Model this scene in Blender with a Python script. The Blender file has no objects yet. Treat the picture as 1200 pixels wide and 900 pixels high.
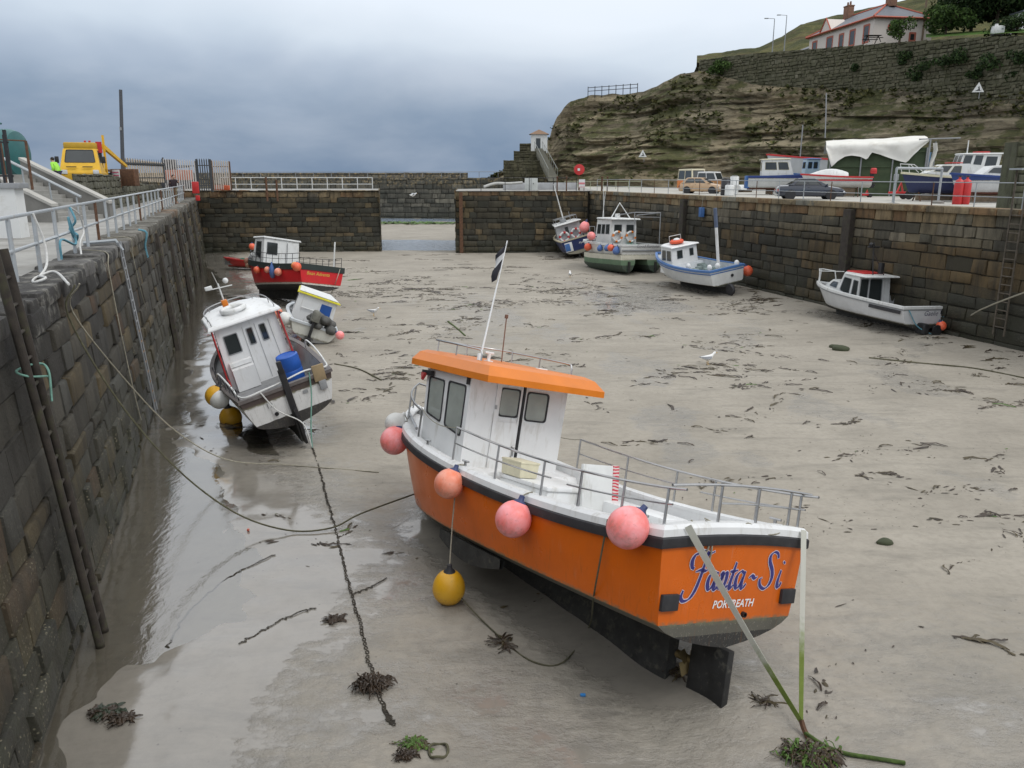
import bpy, bmesh, math, random
from mathutils import Vector as V, Matrix, noise
random.seed(7)
D = bpy.data
SC = bpy.context.scene
COL = SC.collection
rad = math.radians
# ------------------------------------------------------------------ camera maths (a photo point back to the place)
F = 950.0; PIT = math.atan((450-207)/F); EYE = 6.5
CP, SP = math.cos(PIT), math.sin(PIT)
def ray(px, py):
    dx, dy = (px-600)/F, (450-py)/F
    return V((dx, CP+dy*SP, -SP+dy*CP))
def G(px, py, z=0.0):
    r = ray(px, py); t = (z-EYE)/r.z
    return V((r.x*t, r.y*t, z))
def AT(px, py, Y):
    r = ray(px, py); t = Y/r.y
    return V((r.x*t, Y, EYE+r.z*t))
def PX(p):
    z = p[2]-EYE
    d = p[1]*CP-z*SP; u = p[1]*SP+z*CP
    return 600+F*p[0]/d, 450-F*u/d
def fbm(p, o=4):
    return noise.fractal(p, 1.0, 2.0, o, noise_basis='PERLIN_ORIGINAL')
def lerp(a, b, t): return a+(b-a)*t
def sst(a, b, x):
    t = min(1, max(0, (x-a)/(b-a))); return t*t*(3-2*t)
def interp(tab, x):
    if x <= tab[0][0]: return tab[0][1]
    for (x0, y0), (x1, y1) in zip(tab, tab[1:]):
        if x <= x1: return y0+(y1-y0)*(x-x0)/(x1-x0)
    return tab[-1][1]
# ------------------------------------------------------------------ materials
def nt_new(name):
    m = D.materials.new(name); m.use_nodes = True
    nt = m.node_tree; nt.nodes.clear()
    return m, nt
def nd(nt, t, ins=None, **kw):
    n = nt.nodes.new(t)
    for k, v in kw.items(): setattr(n, k, v)
    for k, v in (ins or {}).items():
        s = n.inputs[k]
        if hasattr(v, 'node'): nt.links.new(v, s)
        else: s.default_value = v
    return n
def rgba(c): return (c[0], c[1], c[2], 1)
def mixc(nt, f, a, b, bt='MIX'):
    n = nd(nt, 'ShaderNodeMix', data_type='RGBA', blend_type=bt)
    for s, v in ((n.inputs[0], f), (n.inputs[6], a), (n.inputs[7], b)):
        if hasattr(v, 'node'): nt.links.new(v, s)
        else: s.default_value = rgba(v) if isinstance(v, (tuple, list)) else v
    return n.outputs[2]
def noi(nt, co, scale, detail=5, rough=.55, dist=0, sc3=None):
    if sc3:
        co = nd(nt, 'ShaderNodeVectorMath', {0: co, 1: sc3}, operation='MULTIPLY').outputs[0]
    return nd(nt, 'ShaderNodeTexNoise', {'Vector': co, 'Scale': scale, 'Detail': detail, 'Roughness': rough, 'Distortion': dist}).outputs[0]
def mr(nt, v, a, b, c=0., d=1.):
    return nd(nt, 'ShaderNodeMapRange', {0: v, 1: a, 2: b, 3: c, 4: d}).outputs[0]
def mth(nt, op, a, b=0.):
    return nd(nt, 'ShaderNodeMath', {0: a, 1: b}, operation=op).outputs[0]
def obco(nt): return nd(nt, 'ShaderNodeTexCoord').outputs['Object']
def finish(nt, color, rough, metal=0., bump=None, bstr=.3, bdist=.02, spec=.5, coat=0., trans=0., alpha=1.):
    b = nd(nt, 'ShaderNodeBsdfPrincipled')
    for k, v in (('Base Color', color), ('Roughness', rough), ('Metallic', metal), ('Specular IOR Level', spec), ('Coat Weight', coat), ('Transmission Weight', trans), ('Alpha', alpha)):
        if hasattr(v, 'node'): nt.links.new(v, b.inputs[k])
        else: b.inputs[k].default_value = rgba(v) if isinstance(v, (tuple, list)) else v
    if bump is not None:
        bp = nd(nt, 'ShaderNodeBump', {'Height': bump, 'Strength': bstr, 'Distance': bdist})
        nt.links.new(bp.outputs[0], b.inputs['Normal'])
    o = nd(nt, 'ShaderNodeOutputMaterial')
    nt.links.new(b.outputs[0], o.inputs[0])
    return b
_mc = {}
def pm(name, col, rough=.5, var=.12, vs=3., bump=.15, bs=40., metal=0., spec=.5, dirt=None, damt=.5, ds=2., dsc=None, coat=0., bd=.01):
    """general painted / worn surface: colour wobble, dirt blotches, fine bump"""
    if name in _mc: return _mc[name]
    m, nt = nt_new(name); co = obco(nt)
    n1 = noi(nt, co, vs, 6, .6)
    lo = tuple(c*(1-var) for c in col); hi = tuple(min(1, c*(1+var)) for c in col)
    c = mixc(nt, mr(nt, n1, .3, .7), lo, hi)
    r = rough
    if dirt:
        n2 = noi(nt, co, ds, 8, .65, .3, dsc)
        f = mr(nt, n2, .62-.25*damt, .78, 0, min(1, .35+damt))
        c = mixc(nt, f, c, dirt)
        r = mr(nt, f, 0, 1, rough, min(1, rough+.25))
    else:
        r = mr(nt, n1, .2, .8, max(0.02, rough-.06), min(1, rough+.06))
    finish(nt, c, r, metal, noi(nt, co, bs, 3) if bump else None, bump, bd, spec, coat)
    _mc[name] = m
    return m
def hullmat(name, layers, rough=.32, grime=(.1, .09, .06), gz=.25, gamt=.6, wob=.02):
    """painted hull: bands by height in the boat's own frame, run-off streaks, fouling above the boot line"""
    m, nt = nt_new(name); co = obco(nt)
    z = nd(nt, 'ShaderNodeSeparateXYZ', {0: co}).outputs[2]
    w = noi(nt, co, 9, 4)
    zw = mth(nt, 'ADD', z, mr(nt, w, 0, 1, -wob, wob))
    c = layers[0][1]
    nv = noi(nt, co, 2.2, 5)
    for z0, col in layers[1:]:
        f = mth(nt, 'GREATER_THAN', zw, z0)
        c = mixc(nt, f, c, col)
    c = mixc(nt, mr(nt, nv, .3, .75, 0, .16), c, (.02, .018, .015))
    st = noi(nt, co, 7, 6, .6, 0, (3.5, 3.5, .25))
    zl = layers[-1][0]
    fs = mth(nt, 'MULTIPLY', mr(nt, st, .56, .76, 0, gamt*.8), mr(nt, z, zl, zl+gz*2.5, 1., .12))
    c = mixc(nt, fs, c, grime)
    # scum band along the boot line
    sc = mth(nt, 'MULTIPLY', mr(nt, mth(nt, 'ABSOLUTE', mth(nt, 'SUBTRACT', zw, zl+.0)), .0, .05, 1, 0), mr(nt, noi(nt, co, 14, 6), .35, .6))
    c = mixc(nt, sc, c, (.16, .15, .09))
    sx = noi(nt, co, 3.0, 8, .8, .6, (.35, .35, 5)); c = mixc(nt, mr(nt, sx, .66, .72, 0, .3), c, (.16, .15, .13))
    pv = noi(nt, co, 6, 6, .6, .2, (3., 3., .3)); c = mixc(nt, mr(nt, pv, .6, .8, 0, .12), c, (.55, .5, .42))
    low = mth(nt, 'LESS_THAN', zw, zl)
    r = mth(nt, 'ADD', mth(nt, 'MULTIPLY', low, .45), mr(nt, nv, .3, .7, rough-.05, rough+.1))
    barn = mth(nt, 'MULTIPLY', low, mr(nt, noi(nt, co, 45, 3), .6, .7, 0, .5))
    c = mixc(nt, barn, c, (.3, .28, .22))
    finish(nt, c, r, 0, noi(nt, co, 3, 3), .08, .02, .5)
    _mc[name] = m
    return m
def glassmat():
    m, nt = nt_new('window_glass'); co = obco(nt)
    fr = mth(nt, 'POWER', nd(nt, 'ShaderNodeLayerWeight', {'Blend': .5}).outputs['Facing'], 4.)
    gl = nd(nt, 'ShaderNodeBsdfGlossy', {'Color': (.9, .95, .95, 1), 'Roughness': .03})
    tr = nd(nt, 'ShaderNodeBsdfTransparent', {'Color': (.5, .55, .53, 1)})
    df = nd(nt, 'ShaderNodeBsdfDiffuse', {'Color': (.52, .56, .52, 1)})
    m1 = nd(nt, 'ShaderNodeMixShader', {0: mr(nt, noi(nt, co, 1.5, 4), .3, .7, .55, .8), 1: tr.outputs[0], 2: df.outputs[0]})
    f = mr(nt, fr, 0, 1, .12, .95)
    mx = nd(nt, 'ShaderNodeMixShader', {0: f, 1: m1.outputs[0], 2: gl.outputs[0]})
    o = nd(nt, 'ShaderNodeOutputMaterial'); nt.links.new(mx.outputs[0], o.inputs[0])
    return m
def darkglass():
    m, nt = nt_new('dark_glass'); co = obco(nt)
    c = mixc(nt, noi(nt, co, 1.2, 3), (.012, .015, .017), (.05, .06, .06))
    finish(nt, c, .05, 0, None, spec=.8)
    return m
GLASS = glassmat(); DGLASS = darkglass()
WHITE = pm('white_gelcoat', (.74, .75, .75), .35, .05, 2, .05, 30, dirt=(.36, .33, .26), damt=.3, ds=3.0, dsc=(2, 2, .45))
WHITE2 = pm('weathered_white_paint', (.66, .67, .66), .45, .07, 3, .08, 40, dirt=(.28, .26, .2), damt=.3, ds=3, dsc=(2, 2, .4))
STEEL = pm('stainless_tube', (.42, .42, .42), .32, .1, 8, .05, 60, metal=.9)
GALV = pm('galvanised_tube', (.38, .41, .43), .5, .14, 5, .1, 60, metal=.35, dirt=(.22, .14, .08), damt=.22, ds=5)
RUST = pm('rusty_iron', (.11, .055, .03), .85, .4, 8, .5, 60)
BLACK = pm('black_rubber', (.028, .028, .032), .6, .25, 6, .1, 60, dirt=(.12, .11, .09), damt=.15, ds=6)
BLACKP = pm('black_paint', (.02, .02, .022), .4, .2, 6, .1)
ROPE = pm('grey_rope', (.30, .28, .22), .9, .25, 20, .6, 200)
ROPED = pm('weedy_rope', (.09, .085, .05), .9, .4, 14, .6, 150)
ROPEW = pm('white_rope', (.62, .62, .6), .85, .15, 20, .6, 200)
ROPEB = pm('blue_rope', (.12, .3, .38), .85, .2, 20, .6, 200)
ROPEG = pm('green_rope', (.16, .32, .26), .85, .25, 20, .6, 200)
WOODD = pm('tarred_timber', (.035, .028, .022), .85, .4, 6, .6, 60, dirt=(.07, .08, .03), damt=.4, ds=4)
WOOD = pm('weathered_timber', (.2, .15, .1), .8, .3, 6, .4, 60)
REDP = pm('red_paint', (.5, .03, .03), .4, .15, 3, .08, 40)
BLUEP = pm('blue_paint', (.05, .14, .36), .45, .15, 3, .08, 40)
ORANGEP = pm('orange_paint', (.66, .185, .012), .36, .08, 2, .05, 30)
YELLOWP = pm('yellow_paint', (.72, .42, .02), .4, .1, 3, .06, 30)
CREAM = pm('cream_plastic', (.62, .58, .42), .5, .1, 4, .1)
GREYP = pm('grey_paint', (.26, .27, .28), .5, .15, 4, .1, dirt=(.1, .09, .08), damt=.3)
DKMETAL = pm('dark_metal', (.04, .04, .043), .45, .3, 6, .2, metal=.5)
def buoymat(name, col, fade):
    m, nt = nt_new(name); co = obco(nt)
    z = nd(nt, 'ShaderNodeSeparateXYZ', {0: co}).outputs[2]
    c = mixc(nt, mr(nt, noi(nt, co, 5, 5), .35, .7, 0, .8), col, fade)
    c = mixc(nt, mr(nt, noi(nt, co, 12, 6, .7), .58, .75, 0, .5), c, tuple(x*.45 for x in col))
    gz_ = mth(nt, 'ADD', z, mr(nt, noi(nt, co, 7, 5), .3, .7, -.16, .16)); c = mixc(nt, mth(nt, 'MULTIPLY', mr(nt, gz_, -.05, -.3, 0, .45), mr(nt, noi(nt, co, 25, 5), .3, .6)), c, (.2, .16, .1))
    c = mixc(nt, mr(nt, noi(nt, co, 4, 8, .8, 1.2, (1, 1, 5)), .66, .7, 0, .4), c, (.5, .45, .4))
    finish(nt, c, .42, 0, noi(nt, co, 90, 2), .1, .003)
    _mc[name] = m
    return m
B_PINK = buoymat('pink_buoy_plastic', (.92, .22, .20), (.95, .44, .47))
B_SALMON = buoymat('salmon_buoy_plastic', (.8, .22, .12), (.86, .42, .32))
B_RED = buoymat('red_orange_buoy_plastic', (.78, .1, .04), (.8, .2, .1))
B_ORANGE = buoymat('orange_buoy_plastic', (.78, .24, .05), (.75, .3, .12))
B_YEL = buoymat('yellow_buoy_plastic', (.7, .36, .01), (.72, .42, .05))
B_WHITE = buoymat('white_buoy_plastic', (.72, .72, .7), (.6, .6, .56))
B_BLUE = buoymat('blue_fender_plastic', (.06, .13, .36), (.1, .18, .4))
NAVYCAP = pm('navy_buoy_collar', (.03, .045, .13), .5, .2)
# ------------------------------------------------------------------ mesh builder
class MB:
    def __init__(s): s.v = []; s.f = []; s.m = []; s.col = None
    def add(s, vs, fs, mi=0):
        o = len(s.v); s.v += [V(p) for p in vs]
        for f in fs: s.f.append(tuple(i+o for i in f)); s.m.append(mi)
        return s
    def quad(s, a, b, c, d, mi=0): return s.add([a, b, c, d], [(0, 1, 2, 3)], mi)
    def poly(s, pts, mi=0): return s.add(pts, [tuple(range(len(pts)))], mi)
    def box(s, c, d, mi=0, rot=None, b=0., tp=1.):
        """box centred at c with full size d; b chamfers the edges; tp tapers the top"""
        c = V(c); hx, hy, hz = d[0]/2, d[1]/2, d[2]/2
        if b <= 0:
            vs = [V((x*hx*(tp if z > 0 else 1), y*hy*(tp if z > 0 else 1), z*hz)) for z in (-1, 1) for y in (-1, 1) for x in (-1, 1)]
            fs = [(0, 2, 3, 1), (4, 5, 7, 6), (0, 1, 5, 4), (2, 6, 7, 3), (0, 4, 6, 2), (1, 3, 7, 5)]
        else:
            bm = bmesh.new(); bmesh.ops.create_cube(bm, size=1)
            for v in bm.verts:
                k = tp if v.co.z > 0 else 1
                v.co = V((v.co.x*2*hx*k, v.co.y*2*hy*k, v.co.z*2*hz))
            bmesh.ops.bevel(bm, geom=bm.edges[:]+bm.verts[:], offset=min(b, hx*.9, hy*.9, hz*.9), segments=2, profile=.6, affect='EDGES')
            bm.verts.index_update()
            vs = [v.co.copy() for v in bm.verts]; fs = [tuple(v.index for v in f.verts) for f in bm.faces]; bm.free()
        if rot is not None: vs = [rot @ v for v in vs]
        return s.add([v+c for v in vs], fs, mi)
    def tube(s, pts, r=.02, n=6, mi=0, cap=True, closed=False):
        pts = [V(p) for p in pts]; N = len(pts)
        if N < 2: return s
        rs = r if isinstance(r, (list, tuple)) else [r]*N
        up = None; vs = []
        for i, p in enumerate(pts):
            a = pts[(i-1) % N] if (i > 0 or closed) else p
            b = pts[(i+1) % N] if (i < N-1 or closed) else p
            t = (b-a)
            if t.length < 1e-9: t = V((0, 0, 1))
            t.normalize()
            if up is None:
                up = V((0, 0, 1)) if abs(t.z) < .9 else V((1, 0, 0))
            x = up.cross(t)
            if x.length < 1e-6: x = V((1, 0, 0)).cross(t)
            x.normalize(); y = t.cross(x); up = y
            for k in range(n):
                an = 2*math.pi*k/n
                vs.append(p+(x*math.cos(an)+y*math.sin(an))*rs[i])
        fs = []
        for i in range(N if closed else N-1):
            for k in range(n):
                j = (i+1) % N
                fs.append((i*n+k, i*n+(k+1) % n, j*n+(k+1) % n, j*n+k))
        if cap and not closed:
            fs.append(tuple(range(n-1, -1, -1))); fs.append(tuple(range((N-1)*n, N*n)))
        return s.add(vs, fs, mi)
    def lathe(s, prof, n=16, mi=0, M=None):
        """profile [(r,z)...] around z"""
        vs = []; fs = []
        for r, z in prof:
            for k in range(n):
                a = 2*math.pi*k/n; vs.append(V((r*math.cos(a), r*math.sin(a), z)))
        for i in range(len(prof)-1):
            for k in range(n):
                fs.append((i*n+k, i*n+(k+1) % n, (i+1)*n+(k+1) % n, (i+1)*n+k))
        if prof[0][0] > 1e-4: fs.append(tuple(range(n-1, -1, -1)))
        if prof[-1][0] > 1e-4: fs.append(tuple(range((len(prof)-1)*n, len(prof)*n)))
        if M is not None: vs = [M @ v for v in vs]
        return s.add(vs, fs, mi)
    def sphere(s, c, r, n=16, mi=0, sc=(1, 1, 1), M=None):
        prof = [(max(r*math.sin(math.pi*i/(n//2)), 1e-5), -r*math.cos(math.pi*i/(n//2))) for i in range(n//2+1)]
        T = Matrix.Translation(V(c)) @ (M.to_4x4() if M is not None else Matrix()) @ Matrix.Diagonal((*sc, 1))
        return s.lathe(prof, n, mi, T)
    def grid(s, rows, mi=0, closed=False, flip=False):
        n = len(rows[0]); vs = [p for r in rows for p in r]; fs = []
        for i in range(len(rows)-1):
            for k in range(n if closed else n-1):
                q = (i*n+k, i*n+(k+1) % n, (i+1)*n+(k+1) % n, (i+1)*n+k)
                fs.append(q[::-1] if flip else q)
        return s.add(vs, fs, mi)
    def prism(s, poly, h, mi=0):
        """extrude a polygon (list of 3d points) by the vector h"""
        n = len(poly); poly = [V(p) for p in poly]; h = V(h)
        vs = poly+[p+h for p in poly]
        fs = [tuple(range(n-1, -1, -1)), tuple(range(n, 2*n))]+[(i, (i+1) % n, n+(i+1) % n, n+i) for i in range(n)]
        return s.add(vs, fs, mi)
    def build(s, name, mats, parent=None, ang=38, fix=True):
        me = D.meshes.new(name)
        me.from_pydata(s.v, [], s.f)
        if not isinstance(mats, (list, tuple)): mats = [mats]
        for m in mats: me.materials.append(m)
        if len(mats) > 1: me.polygons.foreach_set('material_index', s.m)
        if s.col is not None:
            ca = me.color_attributes.new('Col', 'FLOAT_COLOR', 'POINT')
            flat = []
            for c in s.col: flat += [c[0], c[1], c[2], 1]
            ca.data.foreach_set('color', flat)
        if fix:
            bm = bmesh.new(); bm.from_mesh(me); bmesh.ops.recalc_face_normals(bm, faces=bm.faces[:]); bm.to_mesh(me); bm.free()
        if ang:
            me.polygons.foreach_set('use_smooth', [True]*len(me.polygons))
            me.set_sharp_from_angle(angle=rad(ang))
        me.update()
        o = D.objects.new(name, me); COL.objects.link(o)
        if parent: o.parent = parent
        return o
def tag(o, label=None, cat=None, group=None, kind=None):
    if label: o['label'] = label
    if cat: o['category'] = cat
    if group: o['group'] = group
    if kind: o['kind'] = kind
    return o
def thing(name, label, cat, M=None, group=None):
    o = D.objects.new(name, None); COL.objects.link(o); o.empty_display_size = .3
    if M is not None: o.matrix_basis = M if isinstance(M, Matrix) else Matrix.Translation(V(M))
    return tag(o, label, cat, group)
def TR(loc, rz=0.): return Matrix.Translation(V(loc)) @ Matrix.Rotation(rz, 4, 'Z')
def copy_thing(src, M, label, group=None):
    r = src.copy(); COL.objects.link(r); r.matrix_basis = M; r['label'] = label
    if group: r['group'] = group
    for ch in list(src.children):
        c = ch.copy(); COL.objects.link(c); c.parent = r
        for g in ch.children:
            d = g.copy(); COL.objects.link(d); d.parent = c
    return r
def smooth(pts, k=6):
    """Catmull-Rom through the points"""
    pts = [V(p) for p in pts]; P = [pts[0]*2-pts[1]]+pts+[pts[-1]*2-pts[-2]]; out = []
    for i in range(1, len(P)-2):
        for j in range(k):
            t = j/k; a, b, c, d = P[i-1], P[i], P[i+1], P[i+2]
            out.append(.5*((2*b)+(c-a)*t+(2*a-5*b+4*c-d)*t*t+(3*b-a-3*c+d)*t**3))
    out.append(pts[-1]); return out
def text2d(txt, size=1., shear=0., bold=0., res=2):
    cu = D.curves.new('lettering', 'FONT'); cu.body = txt; cu.size = size; cu.shear = shear; cu.offset = bold; cu.resolution_u = res
    ob = D.objects.new('lettering', cu); COL.objects.link(ob)
    dg = bpy.context.evaluated_depsgraph_get(); dg.update()
    me = D.meshes.new_from_object(ob.evaluated_get(dg))
    vs = [v.co.copy() for v in me.vertices]; fs = [tuple(p.vertices) for p in me.polygons]
    D.objects.remove(ob); D.curves.remove(cu); D.meshes.remove(me)
    return vs, fs
def lettering(name, txt, mat, parent, org, ex, ey, width=None, size=1., shear=0., bold=0., center=True):
    """writing laid on a surface: origin, unit x and unit y directions"""
    vs, fs = text2d(txt, size, shear, bold)
    xs = [v.x for v in vs]; w = max(xs)-min(xs); k = (width/w) if width else 1.
    x0 = (min(xs)+w/2) if center else min(xs)
    org, ex, ey = V(org), V(ex), V(ey)
    m = MB(); m.add([org+ex*((v.x-x0)*k)+ey*(v.y*k) for v in vs], fs)
    return m.build(name, mat, parent, ang=0, fix=False)
# ------------------------------------------------------------------ render, camera, sky, light
SC.render.engine = 'CYCLES'
SC.view_settings.view_transform = 'Standard'; SC.view_settings.look = 'None'
SC.view_settings.exposure = 0.2; SC.view_settings.gamma = 1.0; SC.view_settings.use_curve_mapping = False
SC.cycles.use_denoising = True
SC.cycles.max_bounces = 6; SC.cycles.diffuse_bounces = 3; SC.cycles.glossy_bounces = 3; SC.cycles.transparent_max_bounces = 12
cam = D.cameras.new('camera'); cam.sensor_width = 36; cam.lens = 36*F/1200; cam.clip_end = 6000; cam.clip_start = .1
co_ = D.objects.new('camera', cam); COL.objects.link(co_)
co_.location = (0, 0, EYE); co_.rotation_euler = (math.pi/2-PIT, 0, 0)
SC.camera = co_
SUN_EL, SUN_AZ = rad(52), rad(118)   # azimuth clockwise from +Y: behind and to the right
W = D.worlds.new('World'); SC.world = W; W.use_nodes = True
nt = W.node_tree; nt.nodes.clear()
sky = nd(nt, 'ShaderNodeTexSky', sky_type='NISHITA')
sky.sun_disc = False; sky.sun_elevation = SUN_EL; sky.sun_rotation = SUN_AZ; sky.air_density = 1.5; sky.dust_density = 3
gen = nd(nt, 'ShaderNodeTexCoord').outputs['Generated']
nrm = nd(nt, 'ShaderNodeVectorMath', {0: gen}, operation='NORMALIZE').outputs[0]
sep = nd(nt, 'ShaderNodeSeparateXYZ', {0: nrm})
wob = noi(nt, nrm, 3.0, 4, .5, .4, (1, 1, 2.2))
wob2 = noi(nt, nrm, 3.6, 6, .52, .25, (1, 1, 2.6))
zz = mth(nt, 'ADD', sep.outputs[2], mth(nt, 'MULTIPLY', mth(nt, 'SUBTRACT', wob, .5), .09))
# cloud gets brighter to the right of the view, darker to the left
zz = mth(nt, 'ADD', zz, mth(nt, 'MULTIPLY', mr(nt, sep.outputs[0], -.6, .3, -1, 1), .036))
cr = nd(nt, 'ShaderNodeValToRGB', {0: zz})
el = cr.color_ramp.elements
K = 1/10.
stops = [(0.0, (.175, .245, .355)), (.035, (.175, .25, .365)), (.075, (.245, .32, .435)), (.115, (.40, .475, .59)), (.145, (.58, .66, .76)), (.19, (.74, .81, .90)), (.45, (1.0, 1.02, 1.05)), (1., (1.12, 1.14, 1.16))]
while len(el) < len(stops): el.new(.5)
for e, (p, c) in zip(el, stops): e.position = p; e.color = rgba(c)
cl = mixc(nt, mr(nt, wob2, .42, .66, 0, .2), cr.outputs[0], (.85, .88, .93))
cl10 = nd(nt, 'ShaderNodeVectorMath', {0: cl, 1: (10., 10., 10.)}, operation='MULTIPLY').outputs[0]
skc = mixc(nt, .93, sky.outputs[0], cl10)
bg = nd(nt, 'ShaderNodeBackground', {'Color': skc, 'Strength': .1})
nt.links.new(bg.outputs[0], nd(nt, 'ShaderNodeOutputWorld').inputs[0])
sl = D.lights.new('sun', 'SUN'); sl.energy = .9; sl.angle = rad(22); sl.color = (1, .98, .95)
so = D.objects.new('sun', sl); COL.objects.link(so)
sd = V((math.sin(SUN_AZ)*math.cos(SUN_EL), math.cos(SUN_AZ)*math.cos(SUN_EL), math.sin(SUN_EL)))
so.rotation_euler = sd.to_track_quat('Z', 'Y').to_euler(); so.location = sd*60
# ------------------------------------------------------------------ plan of the harbour
def LX(y): return -5.42-.336*(y-7.83)          # foot of the left wall
def RX(y): return 19.08-.289*(y-29.52)         # foot of the right wall
LZ, FZ, RZ = 4.72, 5.35, 5.17
# ------------------------------------------------------------------ sand
XR = [(3, -3.0), (7, -4.2), (9.4, -4.1), (11.0, -3.7), (13, -3.6), (14.3, -4.6), (17, -6.4), (20, -8.0), (22.4, -8.7), (29, -11), (33, -12.2), (40, -13.8), (52, -18.2), (70, -25.8)]
SEAL = -.0
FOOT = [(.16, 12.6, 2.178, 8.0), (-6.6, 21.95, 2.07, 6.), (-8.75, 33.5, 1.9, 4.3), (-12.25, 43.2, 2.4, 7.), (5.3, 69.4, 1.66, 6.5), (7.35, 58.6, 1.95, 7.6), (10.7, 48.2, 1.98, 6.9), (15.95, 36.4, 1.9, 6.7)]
def wet_and_shade(x, y):
    w = 0.
    if y < 74:
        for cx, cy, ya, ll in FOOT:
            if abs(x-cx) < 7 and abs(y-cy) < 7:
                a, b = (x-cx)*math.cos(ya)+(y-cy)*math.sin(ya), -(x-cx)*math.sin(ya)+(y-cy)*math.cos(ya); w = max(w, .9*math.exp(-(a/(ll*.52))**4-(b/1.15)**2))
        d = x-interp(XR, y)
        w = max(w, 1-sst(-.6, 4.2+2.2*fbm(V((x*.4, y*.4, 3))), d)); w = max(w, .75*sst(14, 8, y)*(.7+.5*fbm(V((x*.5, y*.5, 8)))))
        # drained sheen in the middle of the basin
        n = fbm(V((x*.22+4, y*.12, 7)), 5)
        band = math.exp(-((y-(41+.3*x))/12)**2)*math.exp(-((x-5)/9)**2)
        n4 = fbm(V((x*.9+.3*y, y*.28, 2)), 4); w = max(w, sst(-.05, .5, n+.5*n4+.5*band-.15)*band*.7)
        w = max(w, .75*sst(.25, .5, fbm(V((x*.35, y*.2, 1)), 4))*sst(75, 20, y)*.6)
        # the scoured hollow round the orange boat, then shade painted under its hull
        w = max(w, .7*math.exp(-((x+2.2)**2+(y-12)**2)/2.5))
        tt = min(1, max(0, (y-8.6)/6.2)); kx = lerp(2.7, -1.6, tt); w = max(w, .95*math.exp(-((x-kx+.35)/1.0)**2)*math.exp(-(max(0, abs(y-11.7)-2.6)/.8)**2))  # hull shade along the keel, darkened into the sand through the wet mask
        w = max(w, 1-sst(.6, 1.6, d))
    else: w = .2
    return min(1, max(0, w))
def zsand(x, y):
    z = .03
    if y < 74:
        d = x-interp(XR, y)
        dep = 1-sst(-2.4, .7, d+.5*fbm(V((x*1.1, y*1.1, 21)), 3))
        far = sst(4, 12.0, y)
        z -= dep*(.030+.045*far)
        z += .028*fbm(V((x*.35, y*.35, 0)), 3)+.012*fbm(V((x*1.4, y*1.4, 5)), 3)*(1-.6*dep)
        z += .004*math.sin(9*x+5*y+5*fbm(V((x*.7, y*.7, 2)), 2))*(1-dep*.5)*sst(40, 15, y)
        z += .16*sst(5, 0, RX(y)-x)*sst(10, 30, y)
        for cx, cy, ya, ll in FOOT:
            if abs(x-cx) < 7 and abs(y-cy) < 7:
                a, b = (x-cx)*math.cos(ya)+(y-cy)*math.sin(ya), -(x-cx)*math.sin(ya)+(y-cy)*math.cos(ya); e_ = math.exp(-(a/(ll*.5))**4); z += e_*(.10*math.exp(-(b/.28)**2)-.06*math.exp(-((abs(b)-.8)/.4)**2)+.03*math.exp(-((abs(b)-1.6)/.5)**2))
        z += .20*math.exp(-((x-2.75)**2+(y-8.95)**2)/.75**2)
        for cx, cy, rr, dd in ((-1.1, 13.2, 1.5, .05), (-5.7, 20.2, 1.7, .09)):
            z -= dd*math.exp(-((x-cx)**2+(y-cy)**2)/rr**2)
    else:
        z += .05*fbm(V((x*.15, y*.15, 0)), 3)
        if y < 92: z -= .2*sst(73.2, 75.5, y)*sst(89, 84, y)*(.75+.5*sst(-8, -11, x))
        if y > 115: z -= .3*sst(115, 128, y)*(.5+.5*sst(-.2, .3, fbm(V((x*.1, y*.25, 9)), 2)))
    return z
ys = []; y = 2.0
while y < 75: ys.append(y); y += .07+.0085*y*.55
while y < 170: ys.append(y); y += 1.0
rows = []; wet = []
NXS = 240
for y in ys:
    xa, xb = (-4.5-.40*y-2, 6+.75*y) if y < 74 else (-60, 60)
    r = []
    for i in range(NXS+1):
        x = lerp(xa, xb, i/NXS); r.append(V((x, y, zsand(x, y)))); w = wet_and_shade(x, y); wet.append((w, w, w))
    rows.append(r)
m = MB(); m.grid(rows); m.col = wet  # real wetness plus the painted shade under the orange hull
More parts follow.
